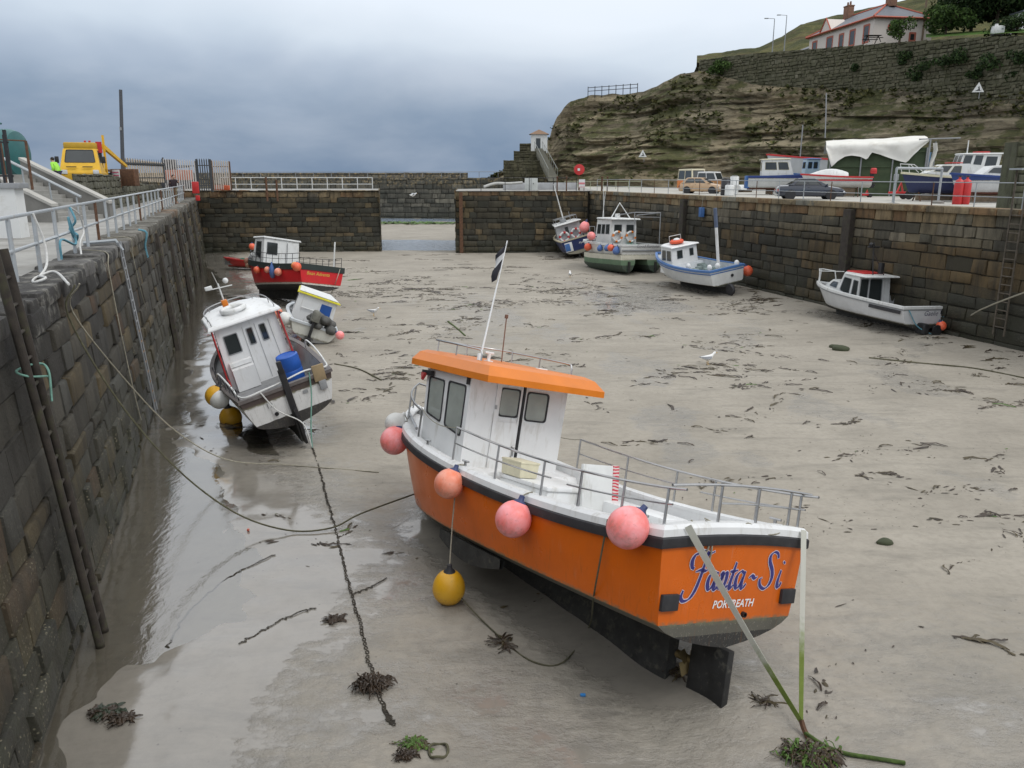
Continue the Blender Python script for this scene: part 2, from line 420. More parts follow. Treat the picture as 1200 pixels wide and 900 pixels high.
def sandmat():
    m, nt = nt_new('wet_sand'); co = obco(nt)
    at = nd(nt, 'ShaderNodeAttribute', attribute_name='Col').outputs['Fac']
    n1 = noi(nt, co, .35, 6, .6); n2 = noi(nt, co, 6, 6, .65); n3 = noi(nt, co, 90, 3, .6)
    c = mixc(nt, mr(nt, n1, .3, .7), (.275, .25, .208), (.375, .342, .288))
    c = mixc(nt, mr(nt, n2, .45, .75, 0, .35), c, (.17, .155, .128))
    c = mixc(nt, mr(nt, n3, .55, .8, 0, .35), c, (.12, .11, .09))
    c = mixc(nt, mr(nt, noi(nt, co, 1.2, 7, .7, .3, (.35, 1.3, 1)), .5, .7, 0, .5), c, (.16, .15, .128))
    # black flecks of weed and shell
    vo = nd(nt, 'ShaderNodeTexVoronoi', {'Vector': co, 'Scale': 6.5, 'Randomness': 1.})
    fl = mth(nt, 'MULTIPLY', mth(nt, 'LESS_THAN', mth(nt, 'ADD', vo.outputs['Distance'], mr(nt, n3, .3, .7, -.05, .05)), .1), mr(nt, noi(nt, co, .5, 5), .48, .6))
    c = mixc(nt, mth(nt, 'MULTIPLY', fl, .8), c, (.05, .042, .03))
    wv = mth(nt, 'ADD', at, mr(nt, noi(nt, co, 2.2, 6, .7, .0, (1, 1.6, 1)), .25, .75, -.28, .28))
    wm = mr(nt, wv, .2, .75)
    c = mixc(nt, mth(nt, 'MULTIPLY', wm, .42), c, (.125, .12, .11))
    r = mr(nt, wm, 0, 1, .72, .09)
    b = mth(nt, 'ADD', mth(nt, 'MULTIPLY', n2, .7), mth(nt, 'MULTIPLY', n3, .15))
    b = mth(nt, 'ADD', b, mth(nt, 'MULTIPLY', noi(nt, co, 1.6, 6, .62, .5, (.6, 1.5, 1)), 1.6))
    b = mth(nt, 'ADD', b, mth(nt, 'MULTIPLY', nd(nt, 'ShaderNodeTexWave', {'Vector': co, 'Scale': 1.1, 'Distortion': 7., 'Detail': 3., 'Detail Scale': 1.2}, bands_direction='Y').outputs[0], mr(nt, n1, .45, .6, 0, .5)))
    b2 = mth(nt, 'MULTIPLY', b, mr(nt, wm, .3, 1, 1, .10))
    finish(nt, c, r, 0, b2, .42, .06, spec=mr(nt, wm, 0, 1, .25, .8))
    pb = [n for n in nt.nodes if n.type == 'BSDF_PRINCIPLED'][0]
    nt.links.new(mr(nt, wm, .7, 1, 0, .5), pb.inputs['Coat Weight']); pb.inputs['Coat IOR'].default_value = 1.75; pb.inputs['Coat Roughness'].default_value = .08
    return m
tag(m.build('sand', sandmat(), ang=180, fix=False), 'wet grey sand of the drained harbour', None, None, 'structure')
# standing water along the left wall and in the gateway
def watermat():
    m, nt = nt_new('shallow_water'); co = obco(nt)
    h = noi(nt, co, 5.5, 4, .6, .4, (1, .45, 1))
    bp = nd(nt, 'ShaderNodeBump', {'Height': h, 'Strength': .16, 'Distance': .03}).outputs[0]
    fr = nd(nt, 'ShaderNodeFresnel', {'IOR': 1.5, 'Normal': bp}).outputs[0]
    g = nd(nt, 'ShaderNodeBsdfGlossy', {'Color': (1, 1, 1, 1), 'Roughness': .06, 'Normal': bp})
    t = nd(nt, 'ShaderNodeBsdfTransparent', {'Color': (.95, .94, .90, 1)})
    f = mr(nt, fr, 0, 1, .17, 1.)
    mx = nd(nt, 'ShaderNodeMixShader', {0: f, 1: t.outputs[0], 2: g.outputs[0]})
    nt.links.new(mx.outputs[0], nd(nt, 'ShaderNodeOutputMaterial').inputs[0])
    return m
WATER = watermat()
m = MB(); rows = []
for i in range(60):
    y = lerp(3, 73, i/59); rows.append([V((LX(y)-.3, y, .0)), V((lerp(LX(y), interp(XR, y)+1.5, .5), y, .0)), V((interp(XR, y)+1.6, y, .0))])
m.grid(rows)
tag(m.build('water', WATER, ang=0, fix=False), 'shallow standing water along the foot of the left wall', None, None, 'structure')
m = MB(); m.quad((-16, 73.4, -.03), (-2, 73.4, -.03), (0, 88, -.03), (-18, 88, -.03)); m.quad((-60, 119, -.1), (60, 119, -.1), (60, 150, -.1), (-60, 150, -.1))
def chanmat():
    m, nt = nt_new('channel_water'); co = obco(nt); finish(nt, (.22, .27, .33), .18, 0, noi(nt, co, 2.5, 5, .6, .4, (1, .5, 1)), 1., .25, spec=.8); return m
tag(m.build('channel_water', chanmat(), ang=0, fix=False), 'pools of water in the outer channel', None, None, 'structure')
def seamat():
    m, nt = nt_new('open_sea'); co = obco(nt)
    finish(nt, (.02, .04, .05), .12, 0, noi(nt, co, .6, 6), .5, .4)
    return m
m = MB(); m.quad((-3000, 155, -.4), (3000, 155, -.4), (3000, 5000, -.4), (-3000, 5000, -.4))
tag(m.build('sea', seamat(), ang=0, fix=False), 'grey open sea beyond the outer wall', None, None, 'structure')
m = MB(); m.quad((-400, -200, -.6), (400, -200, -.6), (400, 170, -.6), (-400, 170, -.6))
tag(m.build('ground', pm('dull_earth', (.2, .18, .15), .9), ang=0, fix=False), 'bare ground under the quays', None, None, 'structure')
# weed line in the channel
# ------------------------------------------------------------------ stone walls
def stonemat(name, lichen=(.3, .27, .2), weed=(.03, .035, .018), zweed=1.2, ztop=4.8, barn=.5, st=1.):
    m, nt = nt_new(name); co = obco(nt)
    a = nd(nt, 'ShaderNodeAttribute', attribute_name='Col').outputs['Color']
    z = nd(nt, 'ShaderNodeSeparateXYZ', {0: co}).outputs[2]
    n1 = noi(nt, co, 2.5, 8, .7); n2 = noi(nt, co, 14, 6, .7); n3 = noi(nt, co, .45, 5, .6)
    a = mixc(nt, mr(nt, noi(nt, co, .28, 4, .6), .42, .62, 0, .6), a, mixc(nt, .5, a, (.05, .047, .036)))
    c = mixc(nt, mr(nt, n1, .3, .7, 0, .6), a, mixc(nt, .5, a, (.03, .028, .022)))
    c = mixc(nt, mr(nt, n2, .55, .75, 0, .45*st), c, (.03, .027, .02))
    zf = mth(nt, 'ADD', z, mr(nt, n3, .2, .8, -1.0, 1.0))
    # weed and slime on the lower courses, long damp streaks
    stn = noi(nt, co, 2.2, 6, .65, .2, (1.4, 1.4, .22))
    c = mixc(nt, mth(nt, 'MULTIPLY', mr(nt, zf, zweed*.4, zweed*1.6, .8, 0), mr(nt, n1, .3, .65, .5, 1)), c, weed)
    c = mixc(nt, mr(nt, stn, .46, .68, 0, .75*st), c, (.02, .018, .013))
    # barnacles low down, lichen near the top
    vo = nd(nt, 'ShaderNodeTexVoronoi', {'Vector': co, 'Scale': 16., 'Randomness': 1.})
    bz = mth(nt, 'MULTIPLY', mth(nt, 'LESS_THAN', vo.outputs['Distance'], .24), mr(nt, noi(nt, co, 1.7, 4), .45, .6))
    bz = mth(nt, 'MULTIPLY', bz, mr(nt, zf, .3, 3.0, barn, 0))
    c = mixc(nt, bz, c, (.28, .25, .17))
    lz = mth(nt, 'MULTIPLY', mr(nt, zf, ztop-.7, ztop+.3, 0, .7), mr(nt, n1, .5, .62))
    c = mixc(nt, lz, c, lichen)
    r = mr(nt, zf, .3, 2.2, .45, .85)
    b = mth(nt, 'ADD', n2, mth(nt, 'MULTIPLY', n1, 1.2))
    finish(nt, c, r, 0, b, .8, .04, spec=.4)
    return m
def wall_blocks(p0, p1, inw, z0, z1, hr, lr, colf, seed, batter=0., prot=(.0, .06), jit=.02, gap=.012, back=None, mort=(.07, .063, .05)):
    """coursed rubble on a straight run; inw is the direction into the wall; returns a builder with a colour per vertex"""
    rnd = random.Random(seed)
    p0, p1 = V((p0[0], p0[1], 0)), V((p1[0], p1[1], 0)); inw = V((inw[0], inw[1], 0)).normalized()
    L = (p1-p0).length; dr = (p1-p0)/L
    m = MB(); m.col = []
    zt = z1 if callable(z1) else (lambda s: z1)
    P = lambda s, z, d: p0+dr*s+inw*(batter*(z-z0)/5.-d)+V((0, 0, z))
    # mortar backing
    n = max(2, int(L/1.5)); rws = []
    for zz in [z0-.3, z0+(zt(0)-z0)*.5, None]:
        rws.append([P(L*i/n, zz if zz is not None else zt(L*i/n)-.01, -.05) for i in range(n+1)])
    k = len(m.v); m.grid(rws); m.col += [mort]*(len(m.v)-k)
    z = z0-.25; zmax = max(zt(L*i/20) for i in range(21))
    while z < zmax-.06:
        h = rnd.uniform(*hr)
        s = -rnd.uniform(0, lr[1])
        while s < L:
            l = rnd.uniform(*lr)*(1.5 if rnd.random() < .12 else 1)
            a, b = max(0, s), min(L, s+l)
            if b-a > .08:
                za, zb = z, min(z+h, zt((a+b)/2))
                if zt((a+b)/2)-zb < .09: zb = zt((a+b)/2)
                if zb-za > .05:
                    c = colf((a+b)/2, (za+zb)/2, rnd); d = rnd.uniform(*prot)
                    g = gap*rnd.uniform(.6, 1.6); bv = min(.034, .2*(zb-za), .22*(b-a))
                    j = lambda: rnd.uniform(-jit, jit)
                    q = [(a+g+j(), za+g+j()), (b-g+j(), za+g+j()), (b-g+j(), zb-g+j()), (a+g+j(), zb-g+j())]
                    cx, cz = (a+b)/2, (za+zb)/2
                    def ins(p, e): return (p[0]+(e if p[0] < cx else -e), p[1]+(e if p[1] < cz else -e))
                    vs = [P(*p, -.05) for p in q]+[P(*ins(p, bv*.35), d*.72) for p in q]+[P(*ins(p, bv), d+j()*.3) for p in q]
                    fs = []
                    for r in (0, 4):
                        for i in range(4): fs.append((r+i, r+(i+1) % 4, r+4+(i+1) % 4, r+4+i))
                    fs.append((8, 9, 10, 11))
                    m.add(vs, fs); m.col += [c]*12
            s += l
        z += h
    return m
def pick(rnd, pal):
    t = rnd.random()*sum(w for w, _ in pal)
    for w, c in pal:
        t -= w
        if t <= 0: break
    k = rnd.uniform(.8, 1.2); return tuple(x*k for x in c)
def col_left(s, z, rnd):
    if z > 4.2 and s < 20: return pick(rnd, [(5, (.035, .033, .032)), (1, (.09, .07, .05))])
    k = 1-.35*sst(16, 6, s)
    return pick(rnd, [(5, (.062,   .056, .044)), (4, (.04, .037, .032)), (3.2, (.105, .08, .042)), (.5, (.10, .062, .036)), (1.2, (.078, .076, .066))])
def col_far(s, z, rnd):
    if z > 4.75: return pick(rnd, [(3, (.22, .17, .1)), (2, (.2, .12, .06)), (1, (.1, .09, .07))])
    return pick(rnd, [(4, (.036, .036, .026)), (3, (.055, .048, .03)), (1.5, (.10, .077, .04)), (.8, (.14, .10, .05))])
def col_right(s, z, rnd):
    if z > 4.5: return pick(rnd, [(4, (.27, .2, .11)), (2, (.22, .13, .06)), (2, (.2, .18, .13))])
    if z > 3.9: return pick(rnd, [(3, (.15, .125, .08)), (3, (.08, .074, .054)), (1, (.2, .175, .125))])
    g = noise.noise(V((s*.13, z*.5, 4)))
    if g > .05: return pick(rnd, [(5, (.105, .072, .033)), (2, (.075, .058, .03)), (1, (.055, .048, .03))])
    return pick(rnd, [(4, (.038, .036, .025)), (3, (.058, .048, .028)), (1, (.09, .066, .034))])
SM_L = stonemat('left_wall_stone', (.34, .33, .29), (.03, .032, .016), 1.6, 4.8, .85)
SM_F = stonemat('far_wall_stone', (.36, .27, .14), (.03, .032, .018), 1.1, 5.35, .3)
SM_R = stonemat('right_wall_stone', (.34, .27, .15), (.022, .025, .013), 1.5, 5.17, .3)
lt = lambda s: LZ-.14+.05*noise.noise(V((s*.8, 0, 0)))
a, b = (LX(1), 1), (LX(72.2), 72.2)
LN = V((-1, -.336, 0)).normalized()
w_left = wall_blocks(a, b, LN, 0, lt, (.3, .6), (.45, 1.35), col_left, 3, .35, (-.01, .075), .05, .016, mort=(.11, .10, .08)).build('harbour_wall', SM_L, ang=50)
tag(w_left, 'long dark rubble stone quay wall running away along the left side of the basin', 'wall')
# coping of big worn stones
m = MB(); m.col = []; rnd = random.Random(5); s = 0.; Ld = (V(b)-V(a)).length; dr = V((b[0]-a[0], b[1]-a[1], 0))/Ld
while s < Ld:
    l = rnd.uniform(.7, 1.5); yy = lerp(1, 72.2, (s+l/2)/Ld)
    c = V((LX(yy), yy, 0))+LN*(.35*.96+.40)+V((0, 0, LZ-.13+rnd.uniform(-.02, .05)))
    k = len(m.v); m.box(c, (l-.03, .95+rnd.uniform(-.06, .1), .3), rot=Matrix.Rotation(math.atan2(dr.y, dr.x)+rnd.uniform(-.03, .03), 3, 'Z'), b=.07)
    cc = pick(rnd, [(3, (.045, .043, .042)), (1, (.14, .135, .13))]) if yy < 24 else pick(rnd, [(3, (.2, .19, .165)), (2, (.13, .12, .1)), (1, (.2, .13, .08))])
    m.col += [cc]*(len(m.v)-k); s += l
for i in range(len(m.v)): m.v[i] = m.v[i]+V((0, 0, 1))*.03*noise.noise(m.v[i]*2.1)+LN*.05*noise.noise(m.v[i]*1.7+V((9, 0, 0)))
m.build('coping', SM_L, w_left, ang=50)
fa, fb = (LX(71.6)-.2, 71.7), (-11.66, 73.1)
fn = V((-(fb[1]-fa[1]), fb[0]-fa[0], 0)).normalized()
tag(wall_blocks((fa[0]-3, fa[1]-.2), fb, fn, 0, lambda s: FZ+.06*noise.noise(V((s*.7, 3, 0))), (.3, .5), (.5, 1.3), col_far, 11, .3, (0, .07), .04).build('harbour_wall', SM_F, ang=50), 'dark stone pier wall left of the gateway, under the white railing', 'wall')
tag(wall_blocks(fb, (-13.7, 86), (-1, -.1), 0, FZ, (.3, .5), (.5, 1.3), col_far, 12).build('harbour_wall', SM_F, ang=50), 'narrow end face of the left gateway pier, brown stone', 'wall')
ga, gb = (-4.9, 71.5), (6.6, 71.9)
tag(wall_blocks(ga, gb, (0, 1), 0, lambda s: FZ-.05+.05*noise.noise(V((s*.7, 7, 0))), (.35, .6), (.6, 1.5), col_far, 13, .2, (0, .08), .04).build('harbour_wall', SM_F, ang=50), 'short stone pier wall right of the gateway, behind the leaning navy boat', 'wall')
tag(wall_blocks((-5.5, 84), ga, (1, 0), 0, FZ, (.35, .6), (.6, 1.5), col_far, 14).build('harbour_wall', SM_F, ang=50), 'inner face of the right gateway pier, seen edge on', 'wall')
ra, rb = (RX(72.5), 72.5), (RX(2), 2)
RN = V((1, .289, 0)).normalized()
tag(wall_blocks(ra, rb, RN, 0, lambda s: RZ-.02+.03*noise.noise(V((s*.7, 1, 0))), (.34, .62), (.5, 1.5), col_right, 15, .1, (0, .07), .035).build('harbour_wall', SM_R, ang=50), 'long ochre and brown stone quay wall along the right side of the basin', 'wall')
# darker pilaster strips down the right wall
for yy in (55.5, 39.5):
    c = V((RX(yy), yy, 2.5))-RN*.08
    o = MB().box(c, (.35, .55, 5.0), rot=Matrix.Rotation(math.atan2(.289, 1), 3, 'Z'), b=.03).build('drain_chase', WOODD)
    tag(o, 'dark wet timber strip down the right wall ' + ('behind the blue and white boat' if yy > 50 else 'left of the white cabin boat'), 'fender post')
# outer harbour wall beyond the gateway
oa, ob = (-62, 141), (14, 130)
tag(wall_blocks(oa, ob, (.1, 1), -.4, lambda s: 6.35+.12*noise.noise(V((s*.2, 3, 0))), (.6, .9), (.9, 2.2), lambda s, z, r: pick(r, [(3, (.11, .105, .085)), (2, (.15, .14, .11)), (1, (.08, .08, .065))]), 17, .4, (0, .12), .06, .03).build('outer_wall', SM_F, ang=50), 'grey outer harbour wall seen beyond the gateway', 'wall')
tag(wall_blocks((-95, 160), (-8, 150), (.1, 1), -.4, 7.2, (.7, 1.0), (1, 2.4), lambda s, z, r: pick(r, [(2, (.13, .12, .1)), (2, (.16, .15, .12))]), 18, .4, (0, .12), .06, .03).build('breakwater', SM_F, ang=50), 'low grey breakwater on the skyline beyond the outer wall', 'breakwater')
# ------------------------------------------------------------------ quay decks
CONC = pm('quay_concrete', (.30, .295, .275), .85, .2, .8, .5, 25, dirt=(.15, .14, .12), damt=.5, ds=.7, bd=.02)
CONCP = pm('pale_quay_concrete', (.42, .41, .37), .85, .14, .7, .5, 25, dirt=(.26, .24, .2), damt=.4, ds=.6, bd=.02)
m = MB(); N = 40
for y0, y1 in [(lerp(-6, 74, i/N), lerp(-6, 74, (i+1)/N)) for i in range(N)]:
    m.quad((LX(y0)-1.05, y0, LZ), (LX(y1)-1.05, y1, LZ), (-75, y1, LZ), (-75, y0, LZ))
m.quad((LX(-6)-1.05, -6, LZ), (40, -6, LZ), (40, 1.2, LZ), (LX(1.2)-1.05, 1.2, LZ))
tag(m.build('left_quay_deck', CONC, ang=0), 'concrete deck of the left quay behind the railing', None, None, 'structure')
m = MB(); m.poly([(fa[0]-3, fa[1]+.05, FZ-.05), (fb[0], fb[1]+.1, FZ-.05), (-13.7, 86, FZ-.05), (-45, 86, FZ-.05)])
m.poly([(ga[0], ga[1]+.1, FZ-.05), (7.5, 71.95, FZ-.05), (8, 96, FZ-.05), (-5.5, 84, FZ-.05)])
tag(m.build('pier_deck', CONC, ang=0), 'decks of the two gateway piers', None, None, 'structure')
m = MB()
m.poly([(RX(72)+.1, 72.0, RZ), (RX(2)+.1, 2, RZ), (90, 2, RZ), (90, 60, RZ), (6, 150, RZ), (4, 100, RZ)])
tag(m.build('right_quay_deck', CONCP, ang=0), 'pale concrete deck of the right quay where cars and boats stand', None, None, 'structure')
m = MB(); L_ = (V(ra)-V(rb)).length; s = 0; rnd = random.Random(8); d_ = V((rb[0]-ra[0], rb[1]-ra[1], 0)).normalized()
m.col = []
while s < L_-1:
    l = rnd.uniform(.9, 1.7); c = V((ra[0], ra[1], 0))+d_*(s+l/2)+RN*.36+V((0, 0, RZ+.015))
    k = len(m.v); m.box(c, (l-.02, .84, .26), rot=Matrix.Rotation(math.atan2(d_.y, d_.x), 3, 'Z'), b=.03)
    m.col += [pick(rnd, [(3, (.26, .2, .12)), (2, (.25, .15, .07)), (2, (.28, .27, .22))])]*(len(m.v)-k); s += l
tag(m.build('quay_edge', SM_R, ang=50), 'row of ochre coping stones capping the right quay wall', 'kerb')
# ------------------------------------------------------------------ boats
def rot3(yaw, pitch, roll):
    return (Matrix.Rotation(yaw, 4, 'Z') @ Matrix.Rotation(-pitch, 4, 'Y') @ Matrix.Rotation(roll, 4, 'X'))
class Boat:
    """boat frame: x to the bow, y to port, z up; u runs 0 at the transom to 1 at the stem"""
    def __init__(s, name, label, pose, dims, cat='boat', group=None):
        X, Y, Z, yaw, pitch, roll = pose
        s.M = Matrix.Translation((X, Y, Z)) @ rot3(yaw, pitch, roll)
        s.e = thing(name, label, cat, s.M, group)
        d = dict(um=.42, sag=0., rk=.6, fine=2.6, shp=1.8, rise=.3, full=.55, bow_z=.25); d.update(dims); s.__dict__.update(d)
        if 'bm' not in d: s.bm = s.bs*1.06
    def hb(s, u):
        if u < s.um: return s.bs+(s.bm-s.bs)*(1-((s.um-u)/s.um)**2)
        return s.bm*(1-((u-s.um)/(1-s.um))**s.fine)
    def sh(s, u): return s.zs+(s.zb-s.zs)*max(0., u)**s.shp-4*s.sag*u*(1-u)
    def zc_(s, u): return s.zc+(s.sh(u)-s.zc)*s.rise*u**3
    def zk_(s, u): return s.zcb+(s.zc_(u)-s.zcb)*s.bow_z*u**4
    def bc_(s, u): return s.hb(u)*lerp(s.bc/s.bs, s.full, u**2.2)
    def xx(s, u, z):
        w = (s.sh(u)-z)/max(.2, s.sh(1)-s.zcb)
        return -s.L/2+u*s.L-s.rk*max(0, w)*max(0., u)**5
    def side(s, u, z):
        """half-beam of the hull at height z"""
        z0, z1 = s.zc_(u), s.sh(u); t = min(1, max(0, (z-z0)/max(.01, z1-z0)))
        a, b = s.bc_(u), s.hb(u); c = lerp(a, b, .62)*1.015
        k = t
        return a*(1-k)**2+2*c*k*(1-k)+b*k*k
    def section(s, u, n=7):
        out = []
        for i in range(n):
            z = lerp(s.sh(u), s.zc_(u), i/(n-1)); out.append((s.side(u, z), z))
        bc, zc, zk = s.bc_(u), s.zc_(u), s.zk_(u)
        for i in range(1, 6):
            t = i/5; out.append((bc*(1-t)**2+2*(bc*.8)*t*(1-t)+.02*t*t, zc*(1-t)**2+2*(zc*.35+zk*.65)*t*(1-t)+zk*t*t))
        return out
    def P(s, u, side, z, out=0.):
        """local point on the hull side at height z, pushed outward"""
        return V((s.xx(u, z), side*(s.side(u, z)+out), z))
    def us(s, n=34): return [1-(1-i/n)**1.35 for i in range(n+1)]
    def hull(s, mat, transom=None):
        m = MB(); rows = []
        for u in s.us():
            sec = s.section(u); r = [V((s.xx(u, z), y, z)) for y, z in sec]
            r += [V((p.x, -p.y, p.z)) for p in r[::-1]]
            rows.append(r)
        m.grid(rows); m.poly(rows[0])
        s.hullo = m.build('hull', mat, s.e, ang=30); return s.hullo
    def edge(s, dz=0., out=0., n=44, u0=0., u1=1., transom=True):
        """closed loop along the sheer: port to the bow, starboard back, across the transom"""
        us = [lerp(u0, u1, 1-(1-i/n)**1.4) for i in range(n+1)]
        port = [V((s.xx(u, s.sh(u)+dz), s.side(u, s.sh(u)+dz), s.sh(u)+dz)) for u in us]
        star = [V((p.x, -p.y, p.z)) for p in port[::-1]][1:]
        return port+star
    def sweep(s, name, mat, prof, dz=0., par=None, crown=0.):
        """rectangular section swept round the whole sheer and the transom; prof = [(out, up)...]"""
        path = s.edge(dz)
        # transom points with a little crown
        a, b = path[-1], path[0]; tr = []
        for i in range(1, 6): tr.append(a.lerp(b, i/6)+V((0, 0, crown*4*(i/6)*(1-i/6))))
        path = path+tr; N = len(path); rows = []
        for i, p in enumerate(path):
            q0, q1 = path[i-1], path[(i+1) % N]
            t0 = V((p.x-q0.x, p.y-q0.y, 0)); t1 = V((q1.x-p.x, q1.y-p.y, 0))
            n0 = V((-t0.y, t0.x, 0)).normalized(); n1 = V((-t1.y, t1.x, 0)).normalized()
            nn = (n0+n1)
            nn = nn.normalized() if nn.length > 1e-6 else V((1, 0, 0))
            k = 1/max(.45, nn.dot(n1))
            rows.append([p+nn*o*k+V((0, 0, up)) for o, up in prof])
        rows.append(rows[0])
        m = MB(); m.grid(rows, closed=True)
        return m.build(name, mat, par or s.e, ang=35)
    def deck(s, mat, zf, inset=.09, u0=0.0, u1=.985, name='deck', n=26):
        """deck surface at height zf(u) and the inner face of the bulwark above it"""
        us = [lerp(u0, u1, i/n) for i in range(n+1)]
        dk = []; mm = MB(); mi = MB()
        L_, R_, Lb, Rb = [], [], [], []
        for u in us:
            w = max(.02, s.hb(u)-inset); z = zf(u); zt = s.sh(u)+.01; x = s.xx(u, zt)+(inset if u == 0 else 0)
            wd = max(.02, min(w, s.side(u, z)-inset*.6))
            L_.append(V((x, w, zt))); R_.append(V((x, -w, zt))); Lb.append(V((x, wd, z))); Rb.append(V((x, -wd, z)))
        mm.grid([Lb, [a.lerp(b, .5) for a, b in zip(Lb, Rb)], Rb])
        s.decko = mm.build(name, mat, s.e, ang=35)
        mi.grid([L_, Lb]); mi.grid([Rb, R_]); mi.quad(L_[0], Lb[0], Rb[0], R_[0])
        return mi.build('bulwark', mat, s.e, ang=35)
    def keel(s, mat, h0, h1, u0=.02, u1=.8, w=.09, rudder=True):
        """deadwood below the hull, depth h0 aft and h1 forward, with propeller and rudder"""
        m = MB(); rows = []
        for i in range(13):
            u = lerp(u0, u1, i/12); x = s.xx(u, s.zk_(u)); zt = s.zk_(u)+.06; zb = lerp(h0, h1, i/12)
            ww = w*(1 if i > 2 else .7)
            rows.append([V((x, ww, zt)), V((x, ww*.8, zb)), V((x, -ww*.8, zb)), V((x, -ww, zt))])
        m.grid(rows, closed=True); m.poly(rows[0]); m.poly(rows[-1][::-1])
        s.keelo = m.build('keel', mat, s.e, ang=35)
    def rail(s, name, mat, u0, u1, side, h, inset=.07, posts=6, mids=(.5,), r=.016, zoff=.04, n=24, up=0., ends=True, par=None, tilt=0.):
        m = MB()
        def pt(u, k): z = s.sh(u)+zoff; return V((s.xx(u, z), side*(max(.03, s.hb(u)-inset+tilt*k)), z+h*k+up*k))
        for k in (1.,)+tuple(mids): m.tube([pt(lerp(u0, u1, i/n), k) for i in range(n+1)], r if k == 1 else r*.85)
        for i in range(posts):
            u = lerp(u0, u1, i/(posts-1)); m.tube([pt(u, 0), pt(u, 1.)], r)
        return m.build(name, mat, par or s.e, ang=60)
    def W(s, p): return s.M @ V(p)
    def find(s, px, py, out, zr=(-1.3, .35), side=1):
        """the spot on the boat's side that shows at a photo point"""
        best = None
        for i in range(101):
            u = i/100
            for j in range(23):
                z = s.sh(u)+lerp(zr[0], zr[1], j/22)
                p = V((s.xx(u, min(z, s.sh(u))), side*(s.side(u, z)+out), z)); q = PX(s.W(p))
                e = (q[0]-px)**2+(q[1]-py)**2
                if best is None or e < best[0]: best = (e, p, u, z)
        return best[1], best[2], best[3]
def rounded(w, h, r, n=4):
    pts = []
    for cx, cy, a0 in ((w/2-r, h/2-r, 0), (-w/2+r, h/2-r, 90), (-w/2+r, -h/2+r, 180), (w/2-r, -h/2+r, 270)):
        for i in range(n+1):
            a = rad(a0+90*i/n); pts.append((cx+r*math.cos(a), cy+r*math.sin(a)))
    return pts
def panel(m, A, B, Cc, Dd, holes, mi=0):
    """wall quad A B (bottom) C D (top, above B and A) with rectangular holes (u0,u1,v0,v1)"""
    P = lambda u, v: A.lerp(B, u).lerp(Dd.lerp(Cc, u), v)
    us = sorted({0., 1.} | {h[0] for h in holes} | {h[1] for h in holes}); vs = sorted({0., 1.} | {h[2] for h in holes} | {h[3] for h in holes})
    for i in range(len(us)-1):
        for j in range(len(vs)-1):
            uc, vc = (us[i]+us[i+1])/2, (vs[j]+vs[j+1])/2
            if any(h[0] < uc < h[1] and h[2] < vc < h[3] for h in holes): continue
            m.quad(P(us[i], vs[j]), P(us[i+1], vs[j]), P(us[i+1], vs[j+1]), P(us[i], vs[j+1]), mi)
    return P
def cabin(par, bot, top, wins, mat, frame=None, glass=None, r=.06, fr=.02, name='cabin', wname='window', bev=None):
    """walls from a bottom ring to a top ring of corners; wins = {wall index: [(u0,u1,v0,v1)...]}: each window its own part with its pane below it"""
    m = MB(); n = len(bot); bot = [V(p) for p in bot]; top = [V(p) for p in top]
    cen = sum(bot+top, V((0, 0, 0)))/(2*n)
    frame = frame or BLACK; glass = glass or GLASS
    for i in range(n):
        A, B, Cc, Dd = bot[i], bot[(i+1) % n], top[(i+1) % n], top[i]
        hs = wins.get(i, [])
        P = panel(m, A, B, Cc, Dd, hs)
        for h in hs:
            c00, c10, c11, c01 = P(h[0], h[2]), P(h[1], h[2]), P(h[1], h[3]), P(h[0], h[3])
            cc = (c00+c10+c11+c01)/4; ex = (c10-c00+c11-c01); w = ex.length/2; ex.normalize()
            ey = (c01-c00+c11-c10); hh = ey.length/2; ey.normalize(); nn = ex.cross(ey).normalized()
            if nn.dot(cc-cen) < 0: nn = -nn
            rr = min(r, w*.3, hh*.3)
            ring_o = rounded(w+fr, hh+fr, rr+fr*.5); ring_i = rounded(w-fr*1.4, hh-fr*1.4, rr)
            # skew to the wall's own quad
            def mp(p, d): return P(lerp(h[0], h[1], .5+p[0]/w), lerp(h[2], h[3], .5+p[1]/hh))+nn*d
            f = MB(); rows = [[mp(p, .002) for p in ring_o], [mp(p, .014) for p in ring_o], [mp(p, .014) for p in ring_i], [mp(p, -.01) for p in ring_i]]
            f.grid(rows, closed=True)
            # corner fillets behind the frame close the square hole
            f.grid([[mp(p, .002) for p in ring_o], [mp(p, .001) for p in ring_i]], closed=True)
            fo = f.build(wname, frame, par, ang=40)
            g = MB(); g.poly([mp((p[0]*1.02, p[1]*1.02), -.006) for p in ring_i]); g.build('pane', glass, fo, ang=0)
    return m.build(name, mat, par, ang=0 if bev is None else bev)
def roof(par, outline, z0, z1, th, mat, name='roof', camber=.04, bev=.02, inner=.92):
    """slab with a chamfered rim: outline of (x,y); height z0 aft to z1 forward"""
    xs = [p[0] for p in outline]; xa, xb = min(xs), max(xs)
    zz = lambda x: lerp(z0, z1, (x-xa)/(xb-xa)); cx = sum(xs)/len(xs); cy = sum(p[1] for p in outline)/len(outline)
    R = lambda k, dz, cm=0: [V((cx+(x-cx)*k, cy+(y-cy)*k, zz(cx+(x-cx)*k)+dz+cm)) for x, y in outline]
    m = MB(); rows = [R(1, 0), R(1, th*.35), R(1-(1-inner)*.5, th*.85), R(inner, th)]
    m.grid(rows, closed=True); m.poly(R(1, 0)[::-1])
    t = R(inner, th); c = V((cx, cy, zz(cx)+th+camber)); k = len(t)
    m.add(t+[c], [(i, (i+1) % k, k) for i in range(k)])
    return m.build(name, mat, par, ang=25)
